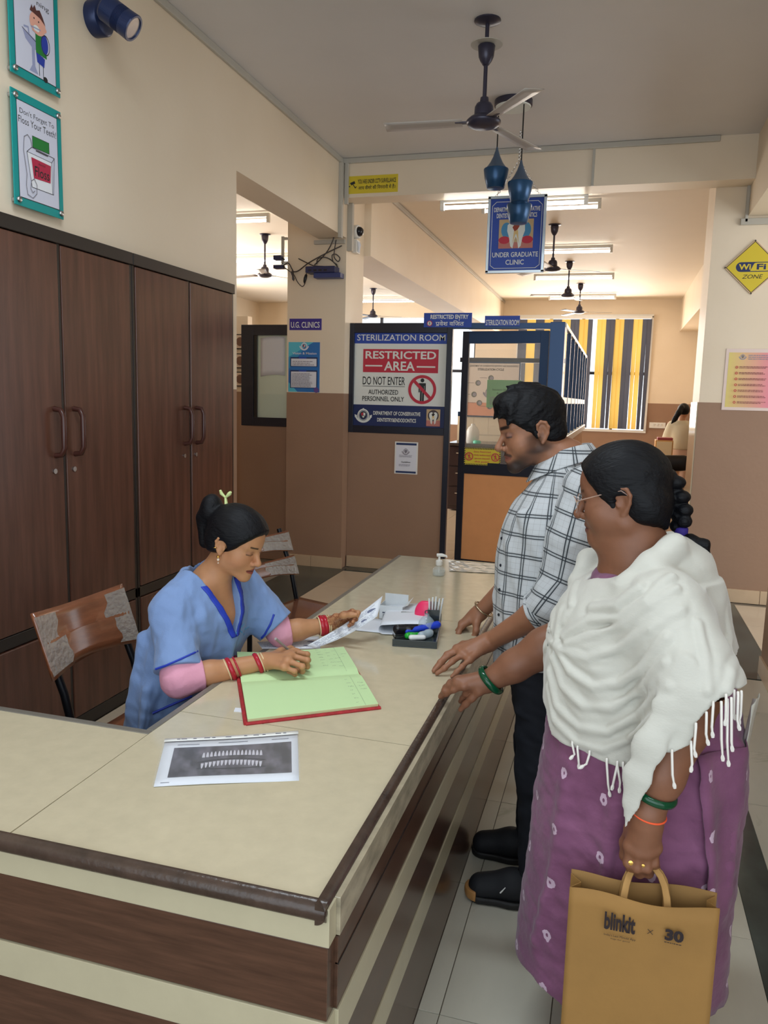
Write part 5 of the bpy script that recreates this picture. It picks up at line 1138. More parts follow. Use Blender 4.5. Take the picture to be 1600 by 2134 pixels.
    def post(P, D):
        D = D+.004*vnoise(P*np.array([1,1,.4], F32), 30, 12)+.0012*vnoise(P, 90, 13); hem = .775+.035*np.cos((P[:, 0]+.165)*9); D = smax(D, hem-P[:, 2], .006)
        return np.maximum(D, -(np.linalg.norm((P-V3(nb+Vector((-.045,0,.045))))*np.array([.75,1,1.], F32), axis=1)-.062))
    T.post = post
    def uv_body(V):
        a = np.arctan2(V[:, 1]-2.62, -(V[:, 0]+.165)); return np.stack([a*.185+.012*vnoise(V, 7, 3)-.022, V[:, 2]-.05*(V[:, 0]+.165)+.008*vnoise(V, 8, 5), V[:, 2]*0], 1)
    sculpt('shirt', [T.mesh(.0042)], plaid, root, 1, uvw=uv_body)
    def sleeve(name, pts, rs, cut0, n0, seed):
        U = Sdf(); U.chain(pts, rs, .04); p0, p1 = V3(pts[0]), V3(pts[-1])
        for i in range(4):
            c = Vector(pts[1]).lerp(Vector(pts[2]), .1+.22*i); d = (Vector(pts[2])-Vector(pts[0])).normalized(); o = d.cross(Vector((0,1,0))).normalized()*(.045 if i % 2 else -.045); U.cone(c+o+Vector((0,-.02,0)), c+o*.2+Vector((0,-.055,-.03)), .012, .008, .03)
        U.post = lambda P, D: smax(smax(D+.0035*vnoise(P, 36, seed)+.0012*vnoise(P, 95, seed+1), (P-V3(cut0))@V3(n0), .004), -(P@V3(n0)-1e3) if False else np.full(len(D), -1, F32), .001)
        ax = V3((Vector(pts[-1])-Vector(pts[0])).normalized()); e1 = np.cross(ax, np.array([0,0,1], F32)); e1 /= np.linalg.norm(e1); e2_ = np.cross(ax, e1)
        def uv(V):
            t = (V-p0)@ax; L = float((p1-p0)@ax); c = np.array([np.interp(np.clip(t/L, 0, 1), np.linspace(0, 1, len(pts)), [V3(p)[i] for p in pts]) for i in range(3)]).T; d = V-c
            return np.stack([np.arctan2(d@e1, d@e2_)*.068+.03, t+.006*vnoise(V, 9, seed), 0*t], 1)
        return sculpt(name, [U.mesh(.004)], plaid, root, 1, uvw=uv)
    ca = (wr-el).normalized(); cut = el.lerp(wr, .20)
    sleeve('sleeve', [sh+Vector((.01,.01,.02)), sh.lerp(el, .4)+Vector((.008,-.004,0)), el+Vector((.004,-.004,.004)), el.lerp(wr, .24)], [.070, .074, .068, .066], cut, ca, 21)
    U = Sdf(); U.cone(el.lerp(wr, .04), el.lerp(wr, .22), .072, .071, .01); U.post = lambda P, D: smax(smax(np.abs(D+.003+.002*vnoise(P, 60, 8))-.004, (P-V3(el.lerp(wr, .215)))@V3(ca), .003), -((P-V3(el.lerp(wr, .03)))@V3(ca)), .003)
    def uvc(V): d = V-V3(el); t = d@V3(ca); return np.stack([np.arctan2(d[:, 2], d[:, 1])*.07, t*1.0+.05, 0*t], 1)
    sculpt('cuff', [U.mesh(.003)], plaid, root, 1, uvw=uvc, label='rolled-up checked cuff')
    cb = (w2-e2).normalized(); sleeve('sleeve', [s2, s2.lerp(e2, .5), e2], [.066, .066, .062], e2+Vector((0,0,-.01)), (e2-s2).normalized(), 31)
    # collar: band and the near leaf
    cc = Vector((-.145, 2.63, 1.452))
    def collar(u, v):
        a = R(-158+316*u); f = ((1-math.cos(a))/2)**1.6; rr = .066+.036*v; d = .046+.034*f
        return (cc.x+math.cos(a)*rr*1.12-.020*f, cc.y+math.sin(a)*rr, cc.z+.072-.062*f-d*v)
    def coluv(V): a = np.arctan2(V[:, 1]-cc.y, V[:, 0]-cc.x); return np.stack([a*.085, V[:, 2]*1.+.4*0, 0*a], 1)
    mb = MB(); mb.grid(collar, 44, 8); co = mb.build('collar', plaid, root, smooth=True, solid=.004, subd=1)
    me = co.data; vv = np.array([v.co[:] for v in me.vertices], F32); at_ = me.attributes.new('uvw', 'FLOAT_VECTOR', 'POINT'); at_.data.foreach_set('vector', coluv(vv).ravel())
    # placket buttons
    bt = mat('dark_button', (30,32,40), .3)
    for (px, py) in ((1040,1122),(1038,1178),(1035,1229),(1034,1281),(1036,1332)):
        p = T.trace(px+6, py)
        if p: MB().lathe(p, [(0,.003),(.005,.003),(.0055,0),(0,-.001)], 12, (-.6,-.8,0)).build('button', bt, root)
    # trousers and shoes
    K = Sdf(); K.loft([(.66,-.15,2.62,.135,.175),(.80,-.155,2.62,.14,.175),(.95,-.155,2.62,.13,.165)], 0)
    K.chain([(-.16,2.53,.76),(-.155,2.50,.45),(-.135,2.475,.045)], [.105,.085,.075], .04); K.chain([(-.16,2.71,.76),(-.185,2.715,.45),(-.175,2.72,.045)], [.105,.080,.072], .04)
    K.post = lambda P, D: np.maximum(D+.004*vnoise(P, 22, 41)+.003*vnoise(P*np.array([1,1,2], F32), 40, 42), .035-P[:, 2])
    sculpt('trousers', [K.mesh(.006)], mat('black_denim', (20,23,32), .85, var=.15, vscale=40), root, 1)
    blk = mat('black_canvas', (22,23,28), .7, bump=.1, bscale=200); sole = mat('black_rubber_sole', (28,27,27), .6); tanp = mat('tan_toe_rubber', (170,122,70), .5)
    for (hx_, hy_, tx, ty, tan_) in ((-.11,2.475,-.375,2.435,True), (-.15,2.72,-.405,2.70,False)):
        hh, tt = Vector((hx_, hy_, 0)), Vector((tx, ty, 0)); d = (tt-hh).normalized()
        Z = Sdf(); Z.chain([hh+Vector((0,0,.062)), hh.lerp(tt, .45)+Vector((0,0,.060)), hh.lerp(tt, .84)+Vector((0,0,.044))], [.043,.047,.042], .03); Z.cone(hh+Vector((0,0,.07)), hh+d*.02+Vector((0,0,.12)), .042, .044, .02); Z.post = lambda P, D: np.maximum(D, .022-P[:, 2])
        s_ = sculpt('shoe', [Z.mesh(.004)], blk, root, 2)
        Z = Sdf(); Z.chain([hh+Vector((0,0,.02)), hh.lerp(tt, .45)+Vector((0,0,.02)), hh.lerp(tt, .84)+Vector((0,0,.02))], [.046,.050,.046], .03); Z.post = lambda P, D: smax(np.maximum(D, P[:, 2]-.026), .001-P[:, 2], .004)
        sculpt('sole', [Z.mesh(.004)], sole, s_, 2)
        if tan_:
            Z = Sdf(); Z.cone(hh.lerp(tt, .86)+Vector((0,0,.028)), hh.lerp(tt, .87)+Vector((0,0,.030)), .049, .047, .01); Z.post = lambda P, D: smax(np.maximum(D, np.abs(P[:, 2]-.026)-.018), -((P-V3(hh.lerp(tt, .90)))@V3(d)), .004); sculpt('toe_bumper', [Z.mesh(.003)], tanp, s_, 2)
            MB().tube([hh.lerp(tt, .52)+Vector((.0,-.046,.075)), hh.lerp(tt, .58)+Vector((0,-.049,.055))], .0025, 6).build('loop_tag', M['white_plastic'], s_)
        for i in range(4):
            c = hh.lerp(tt, .36+.08*i)+Vector((0,0,.108-.010*i)); MB().tube([c+Vector((0,-.022,-.006)), c+Vector((0,0,.002)), c+Vector((0,.022,-.006))], .003, 6).build('lace', M['black'], s_, smooth=True)
        c = hh.lerp(tt, .34)+Vector((0,-.01,.118)); MB().torus(c, (.4,1,.1), .014, .0022, 16, 6).build('lace', M['black'], s_, smooth=True)
    # hair
    G = Sdf(); G.ell(H(-.010,0,.052), (.112,.088,.098), 0, rot=H.R); G.ell(H(.030,0,.060), (.076,.072,.076), .02, rot=H.R); G.cone(H(-.055,.03,-.01), H(-.055,-.03,-.01), .046, .046, .03); G.ell(H(.05,0,.105), (.055,.06,.035), .02, rot=H.R)
    n = H.R@np.array([.72,0,-.69], F32); G.half(n, float(n@H(.068,0,.052)), H.c-.25, H.c+.25, .012); n2 = H.R@np.array([.40,0,-.92], F32); G.half(n2, float(n2@H(-.022,0,-.040)), H.c-.25, H.c+.25, .015)
    for y_ in (-1, 1): G.ball(H(-.008,y_*.090,-.006), .025, .006, -1)
    for y_ in (-1, 1): G.cone(H(.012,y_*.070,.03), H(.004,y_*.072,-.012), .010, .006, .01)
    for (x0, y0, z0, x1, y1, z1) in ((.07,-.03,.10,.099,-.035,.062),(.07,.0,.105,.104,.0,.068),(.065,.03,.10,.097,.035,.066),(.06,-.055,.085,.08,-.058,.045),(.06,.055,.085,.08,.058,.045),(.0,.0,.14,.05,.01,.152),(-.05,-.03,.13,.0,-.03,.152),(.02,-.045,.13,.06,-.05,.118)): G.cone(H(x0,y0,z0), H(x1,y1,z1), .016, .004, .014)
    G.post = lambda P, D: D+.003*vnoise((P@H.R)*np.array([.5,1.6,1], F32), 75, 7)+.0015*vnoise(P, 190, 8)
    sculpt('hair', [G.mesh(.003)], M['hair'], root, 1)
    ring_on('bangle', w2.lerp(e2, .06), (w2-e2)+Vector((.05,0,.02)), .038, .0035, mat('steel_bracelet', (190,170,140), .25, .9), root)
    return root
young_man()
# ================================================================== older woman in a white shawl with a carrier bag
def dotted_cotton():
    m = mat('purple_tie_dye_cotton', (112,66,108), .85, sheen=.15, bump=.25, bscale=45); nt = m.node_tree; n = nt.nodes; uv = attr_node(m, 'uvw', 'Vector'); b = bsdf(m); sp = n.new('ShaderNodeSeparateXYZ'); nt.links.new(uv, sp.inputs[0])
    def mt(op, a, b_=None, c=None):
        q = n.new('ShaderNodeMath'); q.operation = op
        for i, v in enumerate((a, b_, c)):
            if v is None: continue
            if isinstance(v, (int, float)): q.inputs[i].default_value = v
            else: nt.links.new(v, q.inputs[i])
        return q.outputs[0]
    CU, CV = .118, .132
    cu = mt('DIVIDE', sp.outputs[0], CU); col = mt('FLOOR', cu); fu = mt('SUBTRACT', mt('FRACT', cu), .5); cv = mt('ADD', mt('DIVIDE', sp.outputs[1], CV), mt('MULTIPLY', col, .17)); fv = mt('SUBTRACT', mt('FRACT', cv), .5)
    no = n.new('ShaderNodeTexNoise'); no.inputs['Scale'].default_value = 95; nt.links.new(uv, no.inputs['Vector'])
    d = mt('SQRT', mt('ADD', mt('POWER', mt('MULTIPLY', fu, CU*1.25), 2), mt('POWER', mt('MULTIPLY', fv, CV), 2))); d = mt('ADD', d, mt('MULTIPLY', mt('SUBTRACT', no.outputs[0], .5), .011))
    ring = mt('MULTIPLY', mt('LESS_THAN', d, .0135), mt('GREATER_THAN', d, .0038))
    n2 = n.new('ShaderNodeTexNoise'); n2.inputs['Scale'].default_value = 9; n2.inputs['Detail'].default_value = 6; nt.links.new(uv, n2.inputs['Vector']); rp = n.new('ShaderNodeValToRGB'); nt.links.new(n2.outputs[0], rp.inputs[0])
    rp.color_ramp.elements[0].position = .3; rp.color_ramp.elements[0].color = (*lin((106,60,90)), 1); rp.color_ramp.elements[1].position = .75; rp.color_ramp.elements[1].color = (*lin((134,84,116)), 1)
    mx = n.new('ShaderNodeMix'); mx.data_type = 'RGBA'; nt.links.new(mt('MULTIPLY', ring, .85), mx.inputs[0]); nt.links.new(rp.outputs[0], mx.inputs[6]); mx.inputs[7].default_value = (*lin((206,180,200)), 1); nt.links.new(mx.outputs[2], b.inputs['Base Color']); return m
def shawl_woman():
    root = thing('person', 'older woman with glasses in a white shawl over a purple dotted dress', 'person', (.10, 1.95, 0))
    AX, AY = .10, 1.95
    ear = at(1300, 1047, Y=1.872); H = Head((0,0,0), R(172), R(11), 0, .985, ear=(ear, 1)); nb = Vector((.075, 1.955, 1.265))
    st = [((.098,0,-.054),(.084,.020,-.060),.0035,.003,(104,58,52),.8), ((.097,0,-.067),(.084,.018,-.062),.0045,.003,(112,62,56),.8), ((.100,0,-.0605),(.083,.023,-.0607),.001,.0018,(50,22,22),.85), ((.090,.013,.030),(.078,.040,.033),.002,.003,(40,28,26),.7), ((.0862,.022,.005),(.0775,.0445,.006),.0016,.0026,(30,20,20),.9), ((.083,.022,.000),(.076,.042,.000),.004,.008,(96,60,48),.45), ((.05,.05,.07),(.08,.02,.075),.006,.014,(110,60,52),.3)]
    S = Sdf(); H.sculpt(S, fat=.008, jaw=1.15, nose=1.03); neck(S, H, nb, .060, .072, -.022); S.cone(H(-.012,0,-.085), nb+Vector((-.012,0,.0)), .046, .058, .03); S.cone(nb, nb+Vector((-.01,0,-.12)), .08, .12, .05)
    head = S.mesh(.0024, lo=(-.20, 1.74, 1.18), hi=(.24, 2.16, 1.60))
    q = lambda x, y, z: at(x, y, Z=z); z3 = lambda x, y: (880+x/4, 1180+y/4)
    def F(pts, zs): return [at(*z3(*p), Z=z) for p, z in zip(pts, zs)]
    # right arm reaching to the counter edge
    sh, el, wr = Vector((.07, 2.12, 1.20)), at(1200, 1312, Y=2.17), at(1017, 1420, Z=.862)
    A = Sdf(); A.cone(sh, el, .06, .053, .02); A.chain([el, el.lerp(wr, .35), el.lerp(wr, .7), wr], [.053, .054, .043, .031], .02)
    fi = [F([(345,1000),(262,1030),(200,1062),(150,1090)], (.852,.836,.815,.798)), F([(290,965),(225,985),(185,1035),(155,1078)], (.858,.845,.825,.80)), F([(300,955),(235,968),(195,1010),(170,1050)], (.858,.848,.83,.808)), F([(320,950),(262,955),(225,990),(205,1030)], (.856,.848,.832,.812))]
    hand(A, wr, fi, F([(470,1040),(415,1098),(362,1148),(318,1195)], (.838,.815,.792,.772)), .0265, .0086)
    e3 = F([(385,1020),(360,1060),(335,1100),(318,1128)], (.842,.822,.80,.785)); A.chain(e3, [.0092,.0088,.008,.007], .005)
    far = A.mesh(.0024, lo=(-.52, 2.0, .74), hi=(.06, 2.40, 1.12))
    # left arm hanging, hand closed round the bag handles
    s2, e2, w2 = Vector((.14, 1.775, 1.205)), at(1452, 1432, Y=1.70), at(1349, 1696, Y=1.655)
    B = Sdf(); B.cone(s2, e2, .062, .055, .02); B.chain([e2, e2.lerp(w2, .3), e2.lerp(w2, .7), w2], [.055, .054, .043, .031], .02)
    y = lambda px, py, Y: at(px, py, Y=Y)
    fj = [[y(1312,1762,1.650),y(1309,1798,1.648),y(1315,1812,1.675),y(1322,1796,1.69)], [y(1330,1772,1.645),y(1327,1808,1.645),y(1332,1820,1.675),y(1337,1800,1.69)], [y(1349,1774,1.648),y(1347,1809,1.648),y(1351,1820,1.678),y(1354,1800,1.69)], [y(1366,1766,1.655),y(1363,1798,1.655),y(1366,1808,1.680),y(1368,1793,1.69)]]
    hand(B, w2, fj, [y(1316,1728,1.675), y(1303,1756,1.69), y(1302,1783,1.692), y(1312,1800,1.69)], .033, .0102)
    near = B.mesh(.0024, lo=(-.02, 1.55, .60), hi=(.34, 1.80, 1.06))
    C = Sdf(); C.loft([(.75,.10,1.95,.18,.18),(1.0,.10,1.95,.17,.17),(1.2,.09,1.95,.13,.16)], 0)
    for s_ in (-1, 1): C.chain([(.12,1.95+.09*s_,.8),(.13,1.95+.08*s_,.45),(.15,1.95+.08*s_,.08)], [.10,.07,.045], .03); C.cone((.15,1.95+.08*s_,.045), (-.02,1.95+.09*s_,.03), .04, .028, .03)
    rest = C.mesh(.010)
    def tint(V):
        c = H.paint(V, SK_W, st); return c
    sculpt('body', [head, far, near, rest], M['skin'], root, 2, tint=tint)
    # dress
    K = Sdf(); rows = [(.20,.088,1.95,.252,.255),(.26,.087,1.95,.254,.252),(.40,.093,1.95,.252,.245),(.55,.100,1.95,.248,.236),(.68,.104,1.95,.244,.228),(.80,.110,1.95,.238,.222),(.92,.108,1.95,.226,.212),(1.05,.10,1.95,.20,.195),(1.18,.09,1.95,.15,.16),(1.25,.08,1.95,.10,.10)]
    K.loft(rows, 0, sq=2.15); folds = [([(1452,1600),(1460,1700),(1463,1790),(1458,1890),(1450,1960)], .020, .016), ([(1535,1560),(1530,1680),(1515,1800),(1500,1900)], .016, .014), ([(1290,1640),(1270,1760),(1255,1900),(1240,2020)], .014, .018), ([(1180,1640),(1165,1760),(1140,1880),(1120,1960)], .010, .014)]
    for pts, r0, r1 in folds:
        Q = [K.trace(*p) for p in pts]; Q = [v for v in Q if v is not None]
        if len(Q) > 1: K.chain([v+Vector((0, .004, 0)) for v in Q], [r0+(r1-r0)*i/(len(Q)-1) for i in range(len(Q))], .035)
    K.post = lambda P, D: smax(D+.006*vnoise(P*np.array([1,1,.25], F32), 18, 51)+.0030*vnoise(P*np.array([1,1,1.6], F32), 38, 52)+.0016*vnoise(P*np.array([.6,.6,1.5], F32), 110, 53), .235+.03*np.cos(3*np.arctan2(P[:, 1]-AY, P[:, 0]-AX)+1.2)-P[:, 2], .006)
    cot = dotted_cotton()
    def uvk(V): a = np.arctan2(V[:, 1]-AY, V[:, 0]-AX); return np.stack([a*.245+.10*(V[:, 2]-.6)*.35+.045, V[:, 2]+.045, 0*a], 1)
    sculpt('dress', [K.mesh(.005)], cot, root, 1, uvw=uvk)
    # open side panel of the dress, overlapping at the slit
    ed = [v for v in (K.trace(*p) for p in ((1440,1560),(1446,1640),(1456,1720),(1463,1800),(1460,1880),(1452,1950),(1448,2010))) if v is not None]; ez = np.array([v.z for v in ed][::-1]); et = np.array([math.atan2(v.y-AY, v.x-AX) for v in ed][::-1]); rs_ = np.arange(.36, .12, -.003, dtype=F32)
    def pan(u, v):
        z = .262+.64*v; t = float(np.interp(z, ez, et))+u*1.5; P = np.stack([AX+rs_*math.cos(t), AY+rs_*math.sin(t), np.full_like(rs_, z)], 1); dd = K.eval(P) < 0; r_ = float(rs_[int(np.argmax(dd))]) if dd.any() else .252; o_ = .004+.016*math.exp(-(u/.10)**2)+.004*math.sin(7*u+5*v)
        return (AX+(r_+o_)*math.cos(t), AY+(r_+o_)*math.sin(t), z)
    mb = MB(); mb.grid(pan, 22, 30); po = mb.build('side_panel', cot, root, smooth=True, solid=.003); vv = np.array([v.co[:] for v in po.data.vertices], F32); at_ = po.data.attributes.new('uvw', 'FLOAT_VECTOR', 'POINT'); at_.data.foreach_set('vector', uvk(vv).astype(F32).ravel())
    # shawl
    W = Sdf(); wr_ = [(.66,.112,1.95,.248,.232),(.80,.112,1.95,.246,.230),(.92,.106,1.95,.240,.226),(1.0,.098,1.95,.234,.222),(1.07,.092,1.95,.226,.218),(1.15,.088,1.95,.204,.208),(1.21,.092,1.95,.166,.185),(1.245,.098,1.955,.13,.15)]
    W.loft(wr_, 0); W.cone(s2+Vector((-.01,.01,.0)), e2, .092, .084, .07); W.cone(e2, e2.lerp(w2, .45), .084, .070, .05); W.cone(Vector((.10,1.80,1.205)), Vector((.10,2.10,1.205)), .062, .062, .06); W.cone(sh, el, .095, .085, .06)
    base = list(W.p)
    def T(pts): return [v for v in (W.trace(*p) for p in pts) if v is not None]
    hem = T([(1136,1480),(1150,1530),(1185,1556),(1230,1580),(1290,1597),(1330,1588),(1365,1562),(1400,1570),(1440,1552),(1452,1508),(1490,1465),(1530,1442)])
    th = np.array([math.atan2(v.y-AY, v.x-AX) for v in hem]); hz = np.array([v.z for v in hem]); od = np.argsort(th); th, hz = th[od], hz[od]
    ridges = [([(1440,1140),(1385,1175),(1330,1225),(1285,1262),(1235,1268)],.022,.018), ([(1462,1165),(1400,1200),(1345,1250),(1290,1288),(1225,1292),(1175,1325)],.018,.012), ([(1410,1225),(1350,1262),(1300,1300),(1240,1322),(1180,1340)],.014,.010), ([(1475,1215),(1420,1270),(1355,1310),(1290,1350),(1225,1372),(1168,1352)],.016,.010),
        ([(1160,1345),(1185,1400),(1235,1430),(1290,1425),(1340,1390),(1390,1330)],.012,.016), ([(1152,1370),(1170,1430),(1215,1470),(1275,1475),(1330,1440),(1385,1380)],.012,.016), ([(1145,1400),(1160,1470),(1205,1515),(1265,1525),(1330,1490),(1395,1430)],.011,.016), ([(1142,1430),(1155,1500),(1200,1545),(1255,1562),(1310,1540),(1370,1490)],.010,.014),
        ([(1500,1260),(1520,1330),(1525,1400),(1515,1440)],.016,.012), ([(1455,1300),(1470,1370),(1475,1440)],.014,.010), ([(1160,1240),(1145,1290),(1150,1340)],.012,.010), ([(1195,1210),(1170,1270),(1160,1330)],.012,.010), ([(1225,1170),(1200,1215),(1190,1260)],.013,.012)]
    segs = []
    for pts, r0, r1 in ridges:
        Q = T(pts)
        if len(Q) > 1: segs.append(([V3(v) for v in Q], r0, r1))
    knot = T([(1163,1345)])
    for p in knot: W.ball(p+Vector((.008,0,0)), .022, .015)
    # thick roll round the neck
    W.cone(at(1440,1176,Y=1.96), at(1420,1162,Y=2.02), .032, .03, .05); W.cone(at(1440,1176,Y=1.95), at(1462,1235,Y=1.93), .034, .05, .07); W.ball(at(1422,1190,Y=1.90), .05, .05)
    rl = [at(1425,1142,Y=1.985), at(1404,1140,Y=1.87), at(1356,1178,Y=1.825), at(1306,1222,Y=1.81), at(1262,1252,Y=1.84), at(1228,1250,Y=1.92), at(1207,1216,Y=2.02), at(1226,1166,Y=2.075), at(1300,1148,Y=2.11), at(1395,1132,Y=2.08), at(1425,1142,Y=1.985)]
    W.chain(rl, [.026,.028,.028,.026,.023,.022,.024,.024,.024,.026,.026], .024)
    lo, hi = np.min([p[1] for p in W.p], axis=0)-.05, np.max([p[2] for p in W.p], axis=0)+.05
    W._add(lambda P: (P[:, 2]-np.interp(np.arctan2(P[:, 1]-AY, P[:, 0]-AX), th, hz).astype(F32)), lo, hi, .004, -1)
    W.cone(nb+Vector((-.060,-.02,.07)), nb+Vector((-.085,-.03,-.035)), .055, .026, .010, -1)      # open V at the throat
    tail = [at(1428,1390,Y=1.635), at(1385,1480,Y=1.622), at(1350,1560,Y=1.612), at(1326,1618,Y=1.615), at(1313,1672,Y=1.62), at(1304,1722,Y=1.625)]
    W.chain(tail, [.012,.022,.027,.024,.016,.004], .03, flat=((.35,1,0), .36))
    kp = V3(knot[0]) if knot else V3((-.12, 1.86, 1.05))
    def drape(P):
        "soft raised folds with a hollow on each side along the traced lines"
        o = np.zeros(len(P), F32)
        for Q, r0, r1 in segs:
            best = np.full(len(P), 9., F32)
            for a_, b_ in zip(Q[:-1], Q[1:]):
                ba = b_-a_; t = np.clip(((P-a_)@ba)/max(float(ba@ba), 1e-9), 0, 1); best = np.minimum(best, np.linalg.norm(P-a_-t[:, None]*ba, axis=1))
            w = .62*(r0+r1)/2+.003; q_ = (best/w)**2; o += 1.25*(r0+r1)/2*(1-.9*q_)*np.exp(-q_*.9)
        return o
    def pleats(P):
        dx, dz = P[:, 0]-kp[0], P[:, 2]-kp[2]; rr = np.sqrt(dx*dx+dz*dz); ph = np.arctan2(dz, dx+.02); g_ = ph*6.5-rr*8.+.6*vnoise(P, 9, 77); a = (.0070*np.exp(-rr/.18)+.0014)*np.clip(rr/.04, 0, 1)*np.clip((1.26-P[:, 2])/.05, 0, 1)*np.clip((AY+.06-P[:, 1])/.08, 0, 1)
        return -a*(np.abs(np.sin(g_))-.55)
    W.post = lambda P, D: D-drape(P)+pleats(P)+.0022*vnoise(P*np.array([1.2,1.2,.9], F32), 26, 61)+.0008*vnoise(P*np.array([.6,.6,1.8], F32), 75, 62)
    shm = mat('white_crinkled_cotton', (196,195,186), .9, sheen=.3, var=.03, vscale=20, bump=.10, bscale=190, vstretch=(.7,.7,1.6))
    so = sculpt('shawl', [W.mesh(.004)], shm, root, 1)
    tm = mat('white_fringe_yarn', (226,222,216), .9)
    for pts in ([(1192,1550),(1197,1572),(1187,1582)], [(1203,1560),(1206,1592),(1206,1602)], [(1228,1572),(1222,1592),(1207,1601)], [(1264,1588),(1267,1635),(1271,1660)], [(1286,1594),(1276,1640),(1274,1646)], [(1286,1594),(1292,1630),(1290,1652)], [(1298,1596),(1302,1640)], [(1400,1571),(1401,1615),(1406,1643)], [(1440,1553),(1442,1592),(1439,1609)], [(1450,1515),(1446,1560),(1450,1578)], [(1472,1492),(1471,1530),(1476,1553)], [(1486,1470),(1483,1515),(1485,1537)], [(1513,1455),(1512,1495),(1510,1512)], [(1530,1446),(1529,1488),(1532,1500)],
                [(1503,1470),(1503,1540),(1506,1586)], [(1516,1465),(1515,1545),(1518,1597)], [(1524,1462),(1524,1545),(1526,1566)], [(1538,1450),(1536,1500),(1541,1522)], [(1545,1448),(1543,1490),(1538,1512)]):
        s0 = W.trace(*pts[0]) or W.trace(pts[0][0], pts[0][1]-12) or W.trace(pts[0][0]-14, pts[0][1]-20) or at(*pts[0], Y=1.80)
        Q = [at(*p, Y=s0.y-.012) for p in pts]; Q = [Q[0]+Vector((0,.006,.006))]+Q; b = MB(); b.tube(Q, [.0026]*(len(Q)-1)+[.0018], 6); k = Q[-1]+(Q[-2]-Q[-1]).normalized()*.012; b.tube([k, k+(Q[-1]-k)*.5, Q[-1]], [.0028,.0044,.003], 6); b.build('tassel', tm, so, smooth=True)
    # the thin end of the shawl hanging at her back
    MB().grid(lambda u, v: tuple(Vector((.335+.030*u-.015*v, 1.86+.11*u, .985-.15*v+.01*math.sin(6*u)))+Vector((.006*math.sin(9*u+3*v), .006*math.cos(8*u), 0))), 14, 8).build('shawl_end', mat('thin_white_cotton', (206,204,192), .9, alpha=.8), so, smooth=True, solid=.002)
    # hair: cap, braid, band, loose end
    G = Sdf(); G.ell(H(-.012,0,.048), (.108,.088,.092), 0, rot=H.R); G.ell(H(.024,0,.048), (.068,.071,.068), .02, rot=H.R); G.cone(H(-.055,.035,-.02), H(-.055,-.035,-.02), .052, .052, .03); G.cone(H(-.06,.0,-.03), H(-.075,.0,-.085), .045, .022, .03)
    for y_ in (-1, 1): G.ball(H(-.006,y_*.090,-.006), .0235, .006, -1)
    n = H.R@np.array([.86,0,-.51], F32); G.half(n, float(n@H(.060,0,.045)), H.c-.25, H.c+.25, .012); n2 = H.R@np.array([.42,0,-.90], F32); G.half(n2, float(n2@H(-.030,0,-.050)), H.c-.25, H.c+.25, .02)
    for y_ in (-1, 1): G.cone(H(.024,y_*.066,.02), H(.016,y_*.069,-.012), .008, .004, .012)
    G.post = lambda P, D: D+.0014*vnoise((P@H.R)*np.array([.3,1.6,1.2], F32), 110, 7)
    bp = [at(1400,990,Y=1.965), at(1416,1030,Y=1.965), at(1424,1066,Y=1.965), at(1421,1098,Y=1.965)]
    for i in range(9):
        t = i/8*3; j = min(2, int(t)); c = bp[j].lerp(bp[j+1], t-j); s_ = 1 if i % 2 else -1; G.ell(c+Vector((.007*s_-.004,-.006*s_,0)), (.022-.0006*i,.022-.0006*i,.0155), .006)
    hm = G.mesh(.0028); sculpt('hair', [hm], M['hair'], root, 1)
    MB().lathe(at(1419,1108,Y=1.965), [(.012,-.012),(.0155,-.008),(.016,.008),(.012,.012)], 18, (.0,0,1)).build('hair_band', mat('purple_hair_band', (46,30,120), .7), root, smooth=True)
    L = Sdf(); L.chain([at(1419,1118,Y=1.965), at(1440,1128,Y=1.955), at(1466,1136,Y=1.95), at(1476,1152,Y=1.945)], [.012,.016,.014,.006], .01); L.post = lambda P, D: D+.002*vnoise(P, 160, 9); sculpt('hair_end', [L.mesh(.0028)], M['hair'], root, 1)
    # glasses
    wire = mat('silver_pink_wire', (206,180,172), .2, .8); gl = thing_part = None
    def Hv(x, y_, z): return Vector(H(x, y_, z).tolist())
    fr = MB(); pl = MB()
    for s_ in (1, -1):
        pts = [Hv(.108-.010*(abs(a_)), s_*(.034+.0245*math.cos(t)), .002+.0195*math.sin(t)) for t in [2*math.pi*k/24 for k in range(25)] for a_ in [max(0, math.cos(t))]]
        fr.tube(pts, .0012, 6, caps=False); pl.add(pts[:-1], [tuple(range(24))])
    fr.tube([Hv(.108,.010,.006), Hv(.112,0,.010), Hv(.108,-.010,.006)], .0012, 6); g_ = fr.build('spectacle_frame', wire, root, smooth=True)
    pl.build('lens', mat('spectacle_lens', (235,240,240), .03, alpha=.16), g_)
    for s_ in (1, -1): MB().tube([Hv(.098,s_*.0585,.010), Hv(.085,s_*.070,.014), Hv(.02,s_*.081,.024), Hv(-.012,s_*.087,.026), Hv(-.034,s_*.084,.006)], .0014, 6).build('temple_arm', wire, g_, smooth=True)
    # jewellery
    green = mat('green_glass_bangle', (6,66,40), .08); org = mat('orange_thread', (240,92,50), .7); gold = mat('gold', (214,170,90), .25, 1.)
    ring_on('bangle', wr.lerp(el, .03), (wr-el)+Vector((0,0,-.05)), .042, .0065, green, root, sq=1.5)
    fw = (w2-e2).normalized(); c1 = at(1363,1652,Y=1.66); c2 = at(1351,1694,Y=1.655)
    ring_on('bangle', c1, fw+Vector((.0,.22,-.12)), .0425, .0065, green, root, sq=1.4); ring_on('wrist_thread', c2, fw+Vector((.10,.25,-.1)), .036, .0022, org, root)
